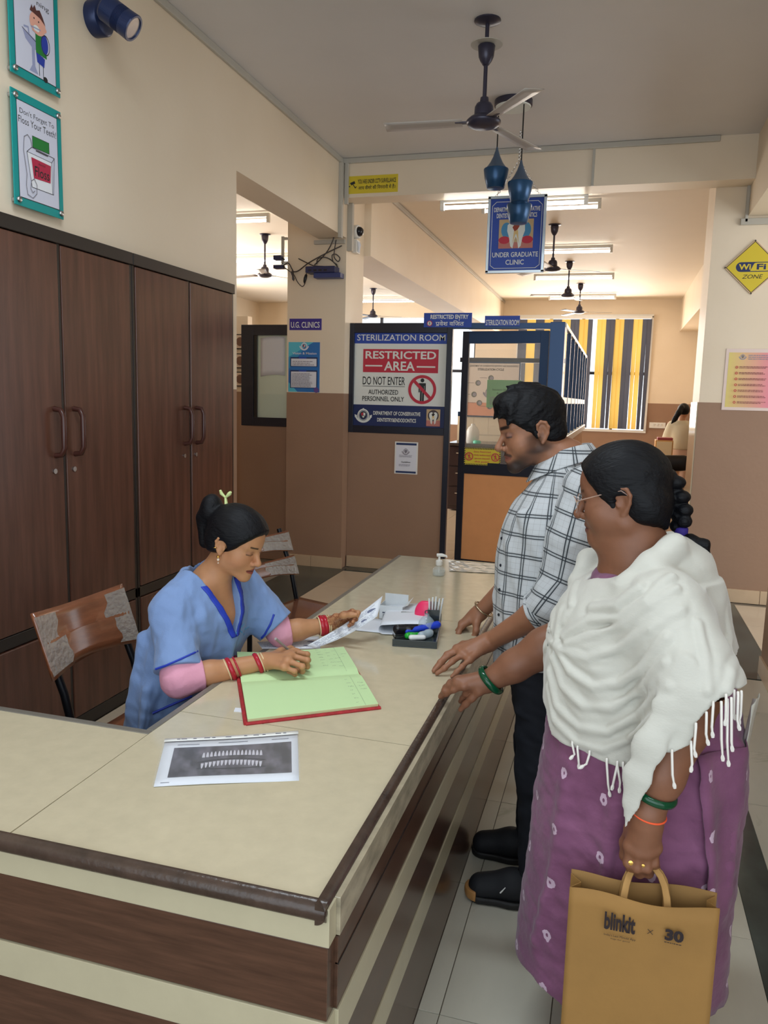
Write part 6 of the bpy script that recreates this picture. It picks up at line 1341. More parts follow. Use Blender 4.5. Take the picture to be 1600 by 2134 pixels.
    for (px, py, s_) in ((1314,1800,.0050), (1340,1806,.0036)):
        c = at(px, py, Y=1.634); rg = MB().torus(at(px, py-2, Y=1.652), (.1,.1,1), .0118, .0017, 20, 6).build('finger_ring', gold, root, smooth=True); MB().lathe(c+Vector((0,.004,0)), [(0,.0035),(s_,.002),(s_,-.001),(0,-.002)], 12, (0,-1,.2)).build('ring_stone', gold, rg, smooth=True)
    return root
shawl_woman()
# ------------------------------------------------------------------ brown paper carrier bag
def carrier_bag():
    Y0 = 1.615; tl, tr = at(1187, 1852, Y=Y0), at(1500, 1893, Y=Y0); W = tr.x-tl.x; zt = (tl.z+tr.z)/2; z0 = .17
    r = thing('paper_carrier_bag', 'brown paper carrier bag with black print hanging from the older woman\'s hand', 'bag', ((tl.x+tr.x)/2, Y0, z0))
    kraft = mat('brown_kraft_paper', (148,110,58), .8, var=.07, vscale=7, bump=.12, bscale=25); inner = mat('kraft_inside', (138,104,58), .85)
    def sheet(y0, bow, ph, name, m, dz=0.):
        def fn(u, v):
            z = z0+(zt-z0+dz)*v; return (tl.x+W*u, y0+bow*math.sin(math.pi*u)*v+.004*math.sin(9*u+ph)*v*v, z+(.004*math.sin(7*u+ph)+(tl.z-tr.z)*(.5-u)*.6)*v)
        return MB().grid(fn, 26, 12).build(name, m, r, smooth=True, solid=.0016)
    sheet(Y0, -.012, 0., 'front_panel', kraft); sheet(Y0+.052, .004, 1.6, 'back_panel', inner, .004)
    for x, s in ((tl.x, 1), (tl.x+W, -1)): MB().grid(lambda u, v: (x+s*.022*(1-abs(2*u-1))*(.3+.7*v), Y0+.052*u, z0+(zt-z0)*v+(tl.z-tr.z)*.3*s*v), 5, 10).build('side_gusset', kraft, r, smooth=False, solid=.0014)
    MB().box(tl.x, tl.x+W, Y0, Y0+.052, z0, z0+.002).build('base', kraft, r)
    hm_ = mat('kraft_handle', (170,130,76), .8)
    for (dy, k) in ((-.002, 0), (.048, 1)):
        a, b = at(1297, 1885, Y=Y0), at(1392, 1897, Y=Y0); a.y = b.y = Y0+dy; ta, tb = at(1316, 1806, Y=1.672), at(1366, 1806, Y=1.672)
        P = [a+Vector((0,0,-.05)), a, a.lerp(ta, .5)+Vector((-.003,0,0)), ta, ta.lerp(tb, .5)+Vector((0,0,.010)), tb, b.lerp(tb, .55)+Vector((.009,0,.004)), b, b+Vector((0,0,-.05))]
        b_ = MB(); vs = []; 
        for i, p in enumerate(P):
            d = (P[min(i+1, len(P)-1)]-P[max(i-1, 0)]).normalized(); s = d.cross(Vector((0,1,0))).normalized()*.0085
            if 3 <= i <= 5: s = Vector((0,.0085,0)) if i == 4 else (s+Vector((0,.004,0))).normalized()*.0085
            vs += [p+s, p-s]
        b_.add(vs, [(2*i, 2*i+1, 2*i+3, 2*i+2) for i in range(len(P)-1)]); b_.build('handle', hm_, r, smooth=True, solid=.002, subd=1)
    # print
    ink = mat('black_bag_print', (34,22,26), .7); yb = Y0-.0165; p = Panel((tl.x, yb, z0), (1,0,0), (0,0,1))
    def uv(px, py): v = at(px, py, Y=yb); return v.x-tl.x, v.z-z0
    u0, v0 = uv(1258, 1935); u1, v1 = uv(1325, 1912); p.text('blinkit', u0, min(v0, v1), u1, max(v0, v1)+.001, ink, .035)
    u0, v0 = uv(1258, 1949); u1, v1 = uv(1325, 1944); p.text("India's Last Minute App", u0, v0, u1, v0+.0065, ink, 0); u0, v0 = uv(1272, 1957); u1, v1 = uv(1312, 1953); p.text('bags for good', u0, v0, u1, v0+.004, ink, 0)
    u0, v0 = uv(1349, 1945); p.line([(u0, v0), (u0+.010, v0+.010)], .0012, ink); p.line([(u0, v0+.010), (u0+.010, v0)], .0012, ink)
    u0, v0 = uv(1384, 1958); u1, v1 = uv(1426, 1936); p.text('30', u0, v0, u1, v0+.026, ink, .05); p.greek(u0, v0-.006, u1, v0-.002, 1, ink)
    p.build(r)
carrier_bag()
# ================================================================== things on the counter
CZ = CT
def on(px, py, z=CZ): return at(px, py, Z=z)
# open ledger
def ledger():
    a, b, c, d = on(512,1507,.786), on(793,1473,.786), on(718,1350,.786), on(490,1368,.786)
    r = thing('ledger_book', 'open ledger with pale green pages and a worn red cover under the writing hand', 'book', tuple((a+b+c+d)/4-Vector((0,0,.006))))
    red = mat('worn_red_book_cloth', (160,38,44), .7, var=.25, vscale=60); page = mat('pale_green_page', (196,226,170), .75); edge = mat('page_block_edge', (196,198,150), .8, var=.1, vscale=120, vstretch=(.2,.2,8))
    cen = (a+b+c+d)/4
    def quad(k, z0, z1, name, m, bev=.002):
        q = [cen+(p-cen)*k for p in (a, b, c, d)]; mb = MB(); mb.add([(p.x, p.y, z0) for p in q]+[(p.x, p.y, z1) for p in q], [(3,2,1,0),(4,5,6,7)]+[(i,(i+1)%4,4+(i+1)%4,4+i) for i in range(4)]); return mb.build(name, m, r, bevel=bev)
    quad(1.0, CZ+.0005, CZ+.0055, 'cover', red); 
    l0, r0 = a.lerp(d, .55), b.lerp(c, .50)                     # gutter
    def half(p0, p1, p2, p3, name, hmax, k):
        "page block from the fore edge p0-p1 to the gutter p3-p2"
        def top(u, v):
            e = p0.lerp(p1, u); g = p3.lerp(p2, u); p = e.lerp(g, v); p = cen+(p-cen)*.972; return (p.x, p.y, CZ+.0065+hmax*(.62+.38*math.sin(math.pi*min(1, v*1.02)*.62+.4))-.006*max(0, v-.86)/.14+(k*.012*max(0, .25-v)/.25*(u < .3)*(1-u/.3)))
        mb = MB(); mb.grid(top, 12, 16); o = mb.build(name, page, r, smooth=True)
        sk_ = MB(); n = 12
        for side in range(4):
            E = [top(i/n, 0) for i in range(n+1)] if side == 0 else [top(1, i/n) for i in range(n+1)] if side == 1 else [top(1-i/n, 1) for i in range(n+1)] if side == 2 else [top(0, 1-i/n) for i in range(n+1)]
            sk_.add(E+[(x, y, CZ+.0055) for x, y, z in E], [(i, i+1, n+2+i, n+1+i) for i in range(n)])
        sk_.build('page_edges', edge, o); return top
    t1 = half(a, b, r0, l0, 'page_block', .008, 0); t2 = half(d, c, r0, l0, 'page_block', .008, 1)
    ln = mat('faint_page_rule', (150,170,140), .8); ink = mat('blue_grey_ink', (96,104,112), .8)
    def strokes(top, name, items, m):
        mb = MB()
        for (u0, v0, u1, v1, w) in items:
            p, q = Vector(top(u0, v0)), Vector(top(u1, v1)); n_ = (q-p).cross(Vector((0,0,1))).normalized()*w/2; z = Vector((0,0,.0006)); mb.add([p-n_+z, q-n_+z, q+n_+z, p+n_+z], [(0,1,2,3)])
        o = mb.build(name, m, r); o['kind'] = 'stuff'
    random.seed(3)
    it1 = [(.90, v/12, .90, (v+1)/12, .0008) for v in range(11)]; it2 = list(it1)
    strokes(t1, 'ruled_margin', it1, ln); strokes(t2, 'ruled_margin', it2, ln)
    def words(cols):
        o = []
        for (u, va, vb, n) in cols:
            for i in range(n):
                v = va+(vb-va)*i/n; x = u
                for k in range(random.randint(2, 4)): w = random.uniform(.006, .012); o.append((x, v+random.uniform(-.008, .008), x+w, v+random.uniform(-.014, .014), .0011)); x += w+.004
        return o
    strokes(t2, 'handwriting', words([(.72,.05,.8,7), (.80,.08,.85,6), (.86,.0,.9,6), (.93,.3,.5,2)]), ink); strokes(t1, 'handwriting', words([(.84,.1,.9,7), (.93,.45,.75,3)]), ink)
    MB().tube([a+Vector((0,0,-.003)), d+Vector((0,0,-.002))], .006, 6).build('cover_edge', red, r, smooth=True); MB().tube([a+Vector((0,0,-.003)), b+Vector((0,0,-.003))], .005, 6).build('cover_edge', red, r, smooth=True)
    k = on(505,1481); o = MB().obox((k.x, k.y, CZ+.0012), (.022,.004,0), (-.004,.012,0), (0,0,.001)).build('paper_tab', M['paper']); tagged(o, 'small white paper tab sticking out under the ledger corner', 'tab')
ledger()
# dental x-ray print in a clear sleeve
def xray():
    a, b, c, d = on(320,1641), on(623,1627), on(620,1531), on(344,1548)
    r = thing('xray_print', 'panoramic dental x-ray print in a clear sleeve with a white punched strip', 'print', tuple((a+b+c+d)/4))
    def G(u, v, z=.0): p = a.lerp(b, u).lerp(d.lerp(c, u), v); return Vector((p.x, p.y, CZ+.0015+.0012*math.sin(5*u+2*v)+z))
    MB().grid(lambda u, v: G(u, v), 14, 8).build('sheet', M['paper'], r, smooth=True, solid=.0008)
    m = bpy.data.materials.new('panoramic_xray_print'); m.use_nodes = True; nt = m.node_tree; n = nt.nodes; uv = attr_node(m, 'uvw', 'Vector'); no = n.new('ShaderNodeTexNoise'); no.inputs['Scale'].default_value = 5; no.inputs['Detail'].default_value = 5
    mp = n.new('ShaderNodeMapping'); mp.inputs['Scale'].default_value = (1.6, 1, 1); nt.links.new(uv, mp.inputs[0]); nt.links.new(mp.outputs[0], no.inputs['Vector']); rp = n.new('ShaderNodeValToRGB'); nt.links.new(no.outputs[0], rp.inputs[0]); rp.color_ramp.elements[0].position = .40; rp.color_ramp.elements[0].color = (*lin((30,26,32)),1); rp.color_ramp.elements[1].position = .72; rp.color_ramp.elements[1].color = (*lin((118,114,126)),1)
    nt.links.new(rp.outputs[0], bsdf(m).inputs['Base Color']); bsdf(m).inputs['Roughness'].default_value = .35
    def PX(u, v, z=.0012): return G(.08+.87*u, .16+.66*v, z)
    mb = MB(); mb.grid(lambda u, v: PX(u, v), 14, 8); o = mb.build('film_print', m, r, smooth=True); me = o.data; at_ = me.attributes.new('uvw', 'FLOAT_VECTOR', 'POINT'); at_.data.foreach_set('vector', np.array([(i % 14/13, (i//14)/7*.4, 0) for i in range(14*8)], F32).ravel())
    lt = mat('xray_pale', (206,204,214), .4); dk_ = mat('xray_dark', (26,22,30), .4); T = MB(); T2 = MB()
    for row, (v0, s) in enumerate(((.60, 1), (.44, -1))):
        for i in range(16):
            u = .26+.032*i; q = (u-.5); vv = v0+.04-1.5*q*q*(.55 if row == 0 else 1.0)
            pts = [(u-.012, vv), (u+.012, vv), (u+.009, vv+s*.09), (u+.003, vv+s*.17), (u-.005, vv+s*.17), (u-.01, vv+s*.09)]; T.add([PX(x, y, .0019) for x, y in pts], [tuple(range(6))])
    o = T.build('tooth_row', lt, r); o['kind'] = 'stuff'
    for k, (v0, s) in enumerate(((.52, -.28), (.20, .10))):
        P = [(.22+.56*i/14, v0+s*((i/14-.5)**2)*1.2) for i in range(15)]; T2.add([PX(x, y+.02, .0017) for x, y in P]+[PX(x, y-.02, .0017) for x, y in P], [(i, i+1, 16+i, 15+i) for i in range(14)])
    o = T2.build('jaw_gap', dk_, r); o['kind'] = 'stuff'
    sl = MB(); sl.grid(lambda u, v: G(-.01+1.02*u, -.02+1.03*v, .0030+.0016*abs(math.sin(9*u+4*v))*(v > .1)), 30, 14); sl.build('clear_sleeve', mat('clear_film', (240,244,250), .06, alpha=.12, spec=.7), r, smooth=True)
    st = MB(); st.grid(lambda u, v: G(-.005+1.01*u, .965+.075*v, .0042), 12, 3); st.build('punched_strip', M['white_plastic'], r, smooth=True, solid=.0008)
    hl = MB()
    for i, u in enumerate((.10,.14,.22,.31,.36,.47,.60,.68,.74,.85,.90)):
        p = G(u, 1.003, .0049); e = (b-a).normalized()*(.004+.003*(i % 2)); f = (d-a).normalized()*.0018; hl.add([p-e-f, p+e-f, p+e+f, p-e+f], [(0,1,2,3)])
    o = hl.build('punch_holes', M['ink'], r); o['kind'] = 'stuff'
    tx = MB()
    for (u0, v0, u1) in ((.10,.89,.26), (.40,.90,.62), (.80,.90,.93), (.04,.06,.10)):
        p, q = G(u0, v0, .0010), G(u1, v0, .0010); f = (d-a).normalized()*.0012; tx.add([p-f, q-f, q+f, p+f], [(0,1,2,3)])
    o = tx.build('caption_line', M['ink'], r); o['kind'] = 'stuff'
xray()
# prescription sheet held by the seated woman and the sheet under it
def sheet_from(name, label, pts, zs, cat='paper', rows=8, seed=1, par_ink=True, group=None):
    "curved printed sheet: corner pixels with heights, order left-bottom, right-bottom, right-top, left-top"
    P = [at(x, y, Z=z) for (x, y), z in zip(pts, zs)]
    r = thing(name, label, cat, tuple(sum(P, Vector())/4), group)
    def G(u, v, w=0.): p = P[0].lerp(P[1], u).lerp(P[3].lerp(P[2], u), v); return p+Vector((0,0,-.012*math.sin(math.pi*u)*(abs(zs[1]-zs[0]) > .03)+.0006+w))
    MB().grid(lambda u, v: G(u, v), 16, 6).build('sheet', M['paper'], r, smooth=True, solid=.0005)
    if par_ink:
        random.seed(seed); mb = MB()
        for i in range(rows):
            v = .1+.8*i/rows; u = .06
            while u < .9:
                w = random.uniform(.02, .09); 
                if random.random() < .72:
                    p, q = G(u, v, .0006), G(min(.94, u+w), v, .0006); f = (P[3]-P[0]).normalized()*.0008; mb.add([p-f, q-f, q+f, p+f], [(0,1,2,3)])
                u += w+.015
        for (u, v, s) in ((.88,.55,.020), (.78,.25,.014)):
            c = G(u, v, .0008); e = (P[1]-P[0]).normalized(); f = (P[3]-P[0]).normalized(); mb.add([c+e*s*math.cos(t)+f*s*.5*math.sin(t) for t in [2*math.pi*k/10 for k in range(10)]], [tuple(range(10))])
        o = mb.build('print', mat('faded_print', (118,124,152), .8), r); o['kind'] = 'stuff'
    return r
sheet_from('prescription_sheet', 'printed sheet raised in the hennaed hand of the seated woman', [(655,1352),(786,1285),(797,1242),(640,1345)], [.786,.872,.93,.80], seed=4, rows=9)
sheet_from('printed_sheet', 'printed sheet lying flat under the raised sheet beside the ledger', [(546,1352),(668,1352),(664,1326),(536,1338)], [.782,.782,.782,.782], seed=8)
sheet_from('blank_sheet', 'plain white sheet lying between the raised sheet and the desk tray', [(720,1312),(822,1322),(826,1296),(756,1285)], [.782,.782,.782,.782], par_ink=False)
# folded brochure leaning on the tray
def folded():
    r = thing('folded_paper', 'white sheet folded over like a sleeve in front of the cardboard box', 'paper', tuple(on(830,1318)))
    a, b = on(797,1322,.784), on(815,1275,.784)
    def G(u, v):
        p = a.lerp(b, v); x = Vector((.15*1.0, .035, 0))
        t = u*2.2
        if t < 1: q = p+x*t*1.0+Vector((0,0,.001))
        elif t < 1.2: k = (t-1)/.2; q = p+x*(1+.10*math.sin(math.pi*k))+Vector((0,0,.018*(1-math.cos(math.pi*k))))
        else: k = (t-1.2); q = p+x*(1-k*1.02)+Vector((0,0,.036+.010*math.sin(2.4*k)))
        return q
    c = on(800,1322,.784); e = (on(885,1300,.82)-c)
    def F(u, v):
        ang = -math.pi*.5+math.pi*u*1.0; s = a.lerp(b, v*.95); rr = .017; 
        if u < .35: k = u/.35; p = s+Vector((.13*(1-k), .03*(1-k), .0015))
        elif u < .6: k = (u-.35)/.25; p = s+Vector((-.016*math.sin(math.pi*k), 0, .0015+.017*(1-math.cos(math.pi*k))))
        else: k = (u-.6)/.4; p = s+Vector((.155*k, .028*k, .0355+.012*math.sin(1.5*k)))
        return p
    MB().grid(F, 26, 6).build('sheet', M['paper'], r, smooth=True, solid=.0006)
folded()
# open cardboard box
def small_box():
    a, b = on(785,1294), on(845,1292); y0, y1 = (a.y+b.y)/2, (a.y+b.y)/2+.085; x0, x1 = a.x, a.x+.098; h = .058
    r = thing('cardboard_box', 'small open white cardboard box with a printed front on the counter', 'box', ((x0+x1)/2, y0, CZ)); m = mat('white_carton', (206,210,212), .7, var=.03, vscale=30); z0, z1 = CZ+.0005, CZ+h
    MB().box(x0, x1, y0, y1, z0, z0+.002).build('base', m, r)
    for n_, q in (('front_side', (x0, x1, y0, y0+.002, z0, z1)), ('back_side', (x0, x1, y1-.002, y1, z0, z1+.030)), ('left_side', (x0, x0+.002, y0, y1, z0, z1)), ('right_side', (x1-.002, x1, y0, y1, z0, z1))): box(n_, q, m, r, bevel=.0006)
    MB().add([(x1, y0, z1), (x1, y1, z1), (x1+.02, y1, z1+.022), (x1+.02, y0, z1+.010)], [(0,1,2,3)]).build('flap', m, r, solid=.001)
    p = Panel((x0, y0, CZ), (1,0,0), (0,0,1)); p.greek(.014, .026, .085, .033, 1, M['ink'], .6); p.greek(.016, .009, .06, .025, 3, M['ink'], .4, .6); p.build(r)
small_box()
# smoked acrylic desk tray
def tray():
    O = on(817,1347); X = (on(910,1353)-O); X.z = 0; L = X.length; ex = X.normalized(); ey = Vector((-ex.y, ex.x, 0)); D = .29
    r = thing('desk_tray', 'dark smoked acrylic desk organiser full of stationery', 'organiser', tuple(O)); sm = mat('smoked_acrylic', (44,50,50), .12, spec=.6); side = mat('clear_grey_acrylic', (150,150,146), .1, alpha=.55)
    def B(n, u0, u1, v0, v1, z0, z1, m, par=None): c = O+ex*(u0+u1)/2+ey*(v0+v1)/2; return MB().obox((c.x, c.y, CZ+(z0+z1)/2), ex*(u1-u0)/2, ey*(v1-v0)/2, Vector((0,0,(z1-z0)/2))).build(n, m, par or r, bevel=.001)
    B('base', 0, L, 0, D, .0005, .004, sm); B('front_wall', 0, L, 0, .004, .004, .026, sm); B('left_wall', 0, .004, .004, D, .004, .024, side); B('right_wall', L-.004, L, .004, D, .004, .030, side); B('back_wall', 0, L, D-.004, D, .004, .05, side)
    B('deck', .004, L-.004, .035, .19, .004, .016, sm)
    B('pen_well', L-.048, L-.004, .17, .173, .004, .095, sm); B('pen_well', L-.048, L-.045, .173, .235, .004, .095, side); B('pen_well', L-.007, L-.004, .173, .235, .004, .11, side); B('pen_well', L-.048, L-.004, .235, .238, .004, .11, side)
    def pt(u, v, z): c = O+ex*u+ey*v; return Vector((c.x, c.y, CZ+z))
    wh = mat('white_pen_barrel', (222,224,224), .3)
    for i in range(5):
        p0 = pt(L-.040+.007*i, .195+.006*(i % 2), .006); p1 = p0+Vector((.006*(i-1), .004, .125+.004*(i % 3))); o = MB().tube([p0, p1], .0034, 8).build('pen', wh, None, smooth=True); tagged(o, 'white pen standing in the well of the smoked desk tray', 'pen', 'white pens in the tray well')
    def sd(name, label, cat, prims, m, h=.002):
        S = Sdf(); [S.cone(*q) for q in prims]; o = sculpt(name, [S.mesh(h)], m, None, 1); return tagged(o, label, cat)
    sd('correction_pen', 'white rounded correction roller at the front of the tray', 'roller', [(pt(.065,.022,.030), pt(.108,.034,.030), .010, .0085, .01)], wh)
    sd('green_clip', 'bright green plastic sharpener behind the white roller', 'sharpener', [(pt(.050,.045,.028), pt(.085,.060,.030), .012, .009, .01), (pt(.055,.055,.032), pt(.075,.040,.034), .006, .006, .008)], mat('bright_green_plastic', (30,160,50), .3))
    sd('tape_dispenser', 'clear plastic tape dispenser in the middle of the tray', 'dispenser', [(pt(.100,.050,.030), pt(.125,.085,.030), .016, .014, .012), (pt(.120,.075,.036), pt(.130,.100,.030), .010, .010, .01)], mat('clear_blue_plastic', (186,204,214), .12, alpha=.7))
    sd('pen_case', 'bright blue pen case lying across the tray', 'case', [(pt(.045,.080,.034), pt(.150,.135,.050), .010, .014, .01)], mat('bright_blue_plastic', (30,62,190), .35))
    sp = thing('spectacle_case', 'black folded sunglasses with a thin cord at the tray front', 'glasses', tuple(pt(.03,.06,.02)))
    S = Sdf(); S.cone(pt(.010,.075,.040), pt(.050,.085,.036), .018, .016, .01, 1, ((0,1,0), .5)); S.cone(pt(.048,.085,.036), pt(.085,.10,.034), .015, .014, .008, 1, ((0,1,0), .5)); sculpt('lens_pair', [S.mesh(.002)], mat('black_glossy_plastic', (22,20,26), .15), sp, 1)
    MB().tube([pt(-.004,.055,.03), pt(.0,.028,.028), pt(.014,.014,.026), pt(.030,.020,.028), pt(.040,.05,.03), pt(.05,.075,.034)], .0015, 6).build('cord', M['black'], sp, smooth=True); MB().tube([pt(.0,.06,.03), pt(.012,.045,.030), pt(.032,.05,.030), pt(.045,.062,.032)], .0013, 6).build('cord', M['black'], sp, smooth=True)
    pb = pt(L-.048, .135, .050); gb_ = thing('round_bottle', 'round clear bottle with blue liquid standing by the pen well', 'bottle', tuple(pb-Vector((0,0,.03))))
    MB().lathe(pb-Vector((0,0,.030)), [(0,0),(.020,.002),(.030,.014),(.032,.028),(.027,.044),(.016,.056),(.009,.062),(.009,.070),(0,.070)], 24).build('body', mat('bottle_glass', (196,214,220), .05, alpha=.35, spec=.7), gb_, smooth=True)
    MB().lathe(pb-Vector((0,0,.028)), [(0,0),(.018,.002),(.028,.013),(.0295,.026),(.0,.027)], 24).build('liquid', mat('blue_green_liquid', (64,116,136), .2), gb_, smooth=True); MB().torus(pb+Vector((0,0,.044)), (0,1,0), .007, .002, 14, 6).build('ring', mat('dark_ring', (70,60,70), .4), gb_, smooth=True)
    pk = thing('note_holder', 'bright pink plastic note holder at the back of the tray', 'holder', tuple(pt(.125,.24,0))); S = Sdf(); S.ell(pt(.100,.255,.055), (.046,.022,.055), 0); S.post = lambda P, D: np.maximum(D, P[:, 2]-CZ-.105); sculpt('shell', [S.mesh(.0025)], mat('hot_pink_plastic', (236,56,104), .3), pk, 1); c = pt(.105,.225,.02); MB().obox((c.x, c.y, CZ+.026), ex*.022, ey*.014, (0,0,.022)).build('note_block', mat('pale_pink_paper', (206,170,176), .6), pk, bevel=.002)
    gp = thing('glue_stick', 'pink and white capped glue stick lying at the back of the tray', 'glue', tuple(pt(.07,.24,.01))); MB().tube([pt(.060,.262,.030), pt(.085,.225,.034)], .009, 12).build('barrel', mat('pale_pink_barrel', (224,140,160), .35), gp, smooth=True); MB().tube([pt(.085,.225,.034), pt(.092,.214,.035)], .0098, 12).build('cap', wh, gp, smooth=True)
tray()
# sanitizer pump bottle
def pump():
    p = on(914,1199); r = thing('pump_bottle', 'clear pump bottle with a white pump near the far end of the counter', 'bottle', tuple(p)); c = Vector((p.x, p.y, CZ))
    MB().lathe(c, [(0,.0005),(.030,.001),(.033,.006),(.033,.030),(.026,.040),(.014,.046),(.013,.055),(0,.055)], 24).build('body', mat('clear_bottle', (226,232,230), .05, alpha=.28, spec=.6), r, smooth=True)
    MB().lathe(c, [(0,.001),(.028,.004),(.030,.022),(0,.022)], 20).build('gel', mat('clear_gel', (214,222,218), .1, alpha=.4), r, smooth=True)
    MB().lathe(c+Vector((0,0,.052)), [(0,0),(.016,0),(.017,.004),(.017,.022),(.012,.026),(.006,.028),(.006,.046),(0,.046)], 20).build('collar', wh_ := M['white_plastic'], r, smooth=True)
    MB().tube([c+Vector((-.012,0,.102)), c+Vector((.012,0,.104)), c+Vector((.036,0,.101)), c+Vector((.038,0,.094))], [.009,.009,.005,.004], 10).build('pump_head', wh_, r, smooth=True); MB().tube([c+Vector((0,0,.045)), c+Vector((0,0,.006))], .002, 6).build('dip_tube', wh_, r)
pump()
q = [on(935,1170), on(1034,1175), on(1034,1196), on(936,1191)]; r = thing('laminated_notice', 'crinkled laminated notice lying at the far end of the counter', 'notice', tuple(sum(q, Vector())/4))
MB().grid(lambda u, v: tuple(q[3].lerp(q[2], u).lerp(q[0].lerp(q[1], u), v)+Vector((0,0,.002+.0022*abs(math.sin(11*u+5*v))+.001*math.sin(23*v)))), 26, 14).build('film', mat('glossy_laminate', (214,212,204), .08, spec=.8), r, smooth=True)
# ================================================================== chairs behind the counter
def chair(label, x, y, yaw, slats, lean=.12, group='wooden back chairs behind the counter'):
    r = thing('office_chair', label, 'chair', (x, y, 0), group); c, s = math.cos(yaw), math.sin(yaw)
    def L(f, sd, z): return Vector((x+f*c-sd*s, y+f*s+sd*c, z))          # f forward, sd to the left
    for sd in (-.19, .19):
        MB().tube([L(-.20, sd, .0), L(-.20, sd, .46), L(-.20-lean*.25, sd, .62), L(-.20-lean*.86, sd, .865)], .0145, 10).build('back_leg', M['chair_metal'], r, smooth=True)
        MB().tube([L(.20, sd, .0), L(.19, sd, .44), L(-.20, sd, .44)], .0145, 10).build('front_leg', M['chair_metal'], r, smooth=True)
    MB().tube([L(.19,-.19,.40), L(.19,.19,.40)], .011, 8).build('stretcher', M['chair_metal'], r, smooth=True)
    def seat(u, v): f, sd = -.20+.43*v, -.215+.43*u; return L(f, sd, .462-.012*math.sin(math.pi*u)-.018*max(0, v-.8)/.2)
    MB().grid(seat, 12, 12).build('seat', M['chair_wood'], r, smooth=True, solid=.014)
    for (z0, z1, wd) in slats:
        def sl(u, v, z0=z0, z1=z1, wd=wd):
            z = z0+(z1-z0)*v; f = -.20-lean*max(0, (z-.46)/.47)+.012; bow = -.035*math.sin(math.pi*u)+.0; sag = -.018*math.sin(math.pi*u)*(1 if v > .5 else -1)*(1 if wd > .42 else 0)
            return L(f+bow+.022, -wd/2+wd*u, z+sag)
        MB().grid(sl, 18, 8).build('backrest_slat', M['chair_wood'], r, smooth=True, solid=.012)
    film = mat('pale_glare_film', (176,172,166), .2, metal=.35, spec=.8, bump=.6, bscale=60, alpha=.62)  # pale film patches stand in for the glare on the slats
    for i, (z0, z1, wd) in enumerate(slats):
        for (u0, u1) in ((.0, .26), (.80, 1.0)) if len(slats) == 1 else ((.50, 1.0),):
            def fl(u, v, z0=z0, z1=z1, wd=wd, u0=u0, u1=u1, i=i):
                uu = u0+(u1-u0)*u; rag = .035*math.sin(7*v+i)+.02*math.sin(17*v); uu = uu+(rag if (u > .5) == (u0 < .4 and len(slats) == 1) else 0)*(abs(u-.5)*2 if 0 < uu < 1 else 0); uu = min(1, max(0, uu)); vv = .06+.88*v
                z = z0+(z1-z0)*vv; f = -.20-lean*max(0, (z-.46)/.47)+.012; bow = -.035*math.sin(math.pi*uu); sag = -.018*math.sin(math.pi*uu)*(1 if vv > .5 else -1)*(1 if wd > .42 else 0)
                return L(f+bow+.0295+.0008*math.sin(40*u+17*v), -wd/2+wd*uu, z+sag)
            MB().grid(fl, 14, 14).build('glare_film', film, r, smooth=True)
    return r
chair('chair of the seated woman, with one broad curved wooden back panel', -1.50, 2.36, R(-3), [(.68,.905,.47)], .17)
chair('empty chair with two wooden back slats beyond the seated woman', -1.62, 3.98, R(-20), [(.735,.855,.45), (.60,.715,.45)], .17)
# ================================================================== background of the clinic
def student():
    c = at(1418, 900, Y=14.0); x, yy = c.x, 14.0; root = thing('person', 'person in pale beige tunic and trousers seen from behind at the rear right', 'person', (x, yy, 0))
    S = Sdf(); S.ell((x+.02,yy+.04,1.56), (.085,.10,.115), 0); S.cone((x+.01,yy+.03,1.47), (x,yy,1.38), .05, .055, .02); S.loft([(.90,x,yy,.11,.15),(1.2,x,yy,.10,.15),(1.38,x,yy,.08,.14)], .02, yaw=R(90))
    for s_ in (-1, 1): S.chain([(x+.17*s_,yy,1.34), (x+.21*s_,yy+.02,1.08), (x+.17*s_,yy+.16,.96)], [.05,.04,.03], .02); S.chain([(x+.08*s_,yy,.88), (x+.08*s_,yy,.48), (x+.08*s_,yy,.06)], [.085,.065,.045], .03)
    sculpt('body', [S.mesh(.012)], mat('plain_skin', (176,128,98), .5), root, 2)
    T = Sdf(); T.loft([(.93,x,yy,.145,.205),(1.05,x,yy,.135,.19),(1.2,x,yy,.13,.19),(1.34,x,yy,.11,.175),(1.41,x,yy,.07,.10)], 0, yaw=R(90)); [T.cone((x+.15*s_,yy,1.33), (x+.215*s_,yy+.01,1.08), .072, .075, .04) for s_ in (-1, 1)]; T.post = lambda P, D: D+.006*vnoise(P, 16, 3)
    sculpt('tunic', [T.mesh(.011)], mat('pale_sage_cotton', (208,202,178), .8), root, 1)
    K = Sdf(); K.loft([(.78,x,yy,.14,.18),(.95,x,yy,.13,.17)], 0, yaw=R(90)); [K.chain([(x+.085*s_,yy,.84), (x+.095*s_,yy,.48), (x+.085*s_,yy+.02,.06)], [.115,.095,.075], .04) for s_ in (-1, 1)]; K.post = lambda P, D: D+.007*vnoise(P*np.array([1,1,2], F32), 16, 5)
    sculpt('trousers', [K.mesh(.011)], mat('pale_pink_beige_cotton', (212,186,170), .8), root, 1)
    G = Sdf(); G.ell((x+.02,yy+.03,1.585), (.098,.112,.11), 0); G.chain([(x-.02,yy-.07,1.62), (x-.06,yy-.12,1.54), (x-.12,yy-.13,1.42), (x-.16,yy-.12,1.36)], [.045,.045,.04,.012], .02); sculpt('hair', [G.mesh(.010)], M['hair'], root, 2)
student()
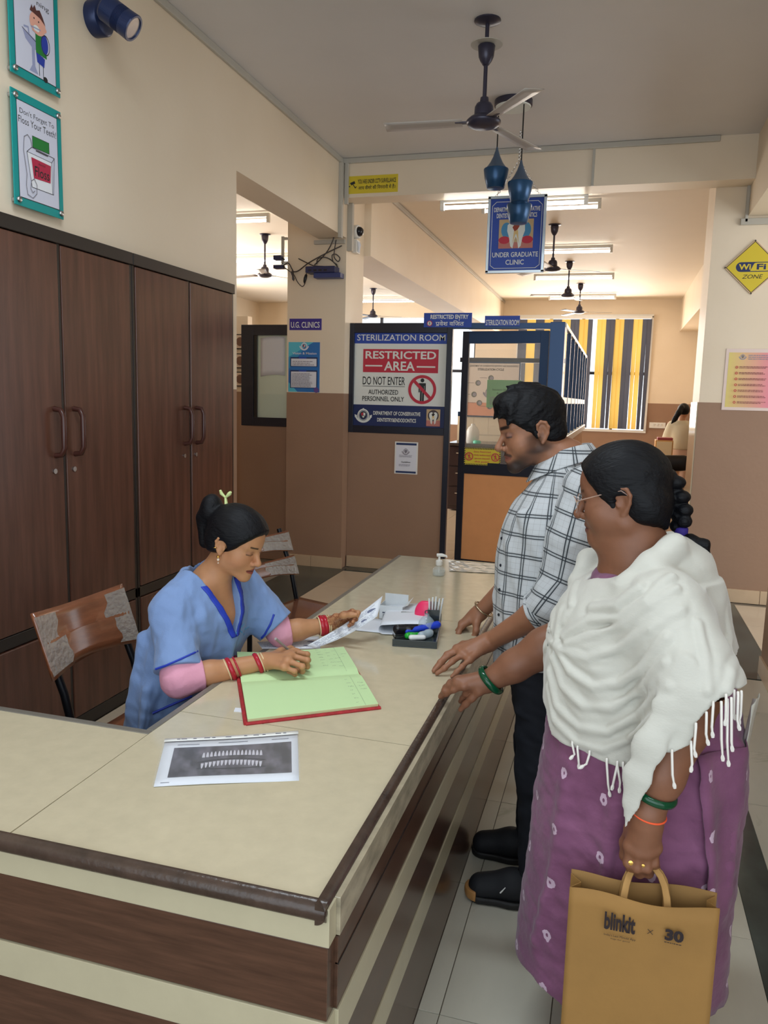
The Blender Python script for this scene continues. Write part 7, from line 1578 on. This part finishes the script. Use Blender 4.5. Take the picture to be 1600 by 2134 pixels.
def dental_stool():
    c = at(1398, 945, Y=12.6); r = thing('dental_chair', 'black padded chair back beside the student in pale clothes', 'chair', (c.x, 12.6, 0)); S = Sdf(); S.cone((c.x-.10,12.6,.78), (c.x+.18,12.6,.80), .13, .12, .02, 1, ((0,1,0), .45)); sculpt('backrest', [S.mesh(.012)], M['black'], r, 2); MB().tube([(c.x,12.6,.70), (c.x,12.6,.06)], .03, 10).build('column', M['steel'], r, smooth=True); MB().lathe((c.x,12.6,0), [(0,.0),(.22,0),(.22,.03),(.04,.06),(0,.06)], 20).build('base', M['black'], r, smooth=True); S = Sdf(); S.cone((c.x-.1,12.55,.50), (c.x+.12,12.35,.50), .16, .15, .02, 1, ((0,0,1), .35)); sculpt('seat', [S.mesh(.012)], M['black'], r, 2)
dental_stool()
a, b = at(1366, 917, Y=13.4), at(1402, 936, Y=13.4); r = thing('bedside_cabinet', 'small wooden cabinet with a red tray on top at the rear wall', 'cabinet', ((a.x+b.x)/2, 13.4, 0)); box('case', (a.x, b.x, 13.4, 13.75, 0, a.z), mat('honey_wood', (206,160,100), .4), r, bevel=.004); box('door', (a.x+.02, b.x-.02, 13.385, 13.4, .05, a.z-.02), mat('cream_door', (224,206,170), .4), r, bevel=.003)
box('tray', (a.x+.03, b.x-.01, 13.42, 13.70, a.z, a.z+.04), mat('dull_red_tray', (150,60,62), .5), None, bevel=.004); tagged(bpy.data.objects['tray'], 'dull red tray on the small wooden cabinet at the rear', 'tray')
# framed pictures glimpsed past the locker end
for i, py in enumerate((712, 752, 790)):
    c = at(498, py, Y=9.0); r = thing('picture_frame', ('top', 'middle', 'bottom')[i]+' of three small framed plates glimpsed past the locker edge', 'picture', (c.x, 9.0, c.z)); MB().box(c.x-.25, c.x+.14, 9.0, 9.02, c.z-.09, c.z+.09).build('frame', M['black'], r); MB().box(c.x-.235, c.x+.125, 8.995, 9.0, c.z-.078, c.z+.078).build('print', mat('pale_plate_print', (214,196,178), .6), r); MB().lathe((c.x+.02, 8.994, c.z), [(0,0),(.05,.002),(.055,.004),(0,.006)], 16, (0,-1,0)).build('motif', mat('brown_motif', (120,90,74), .6), r)
struct(box('wall_side_room', (-6.5, at(503,760,Y=9.05).x+.1, 9.02, 9.14, 0, 2.6), M['paint']))
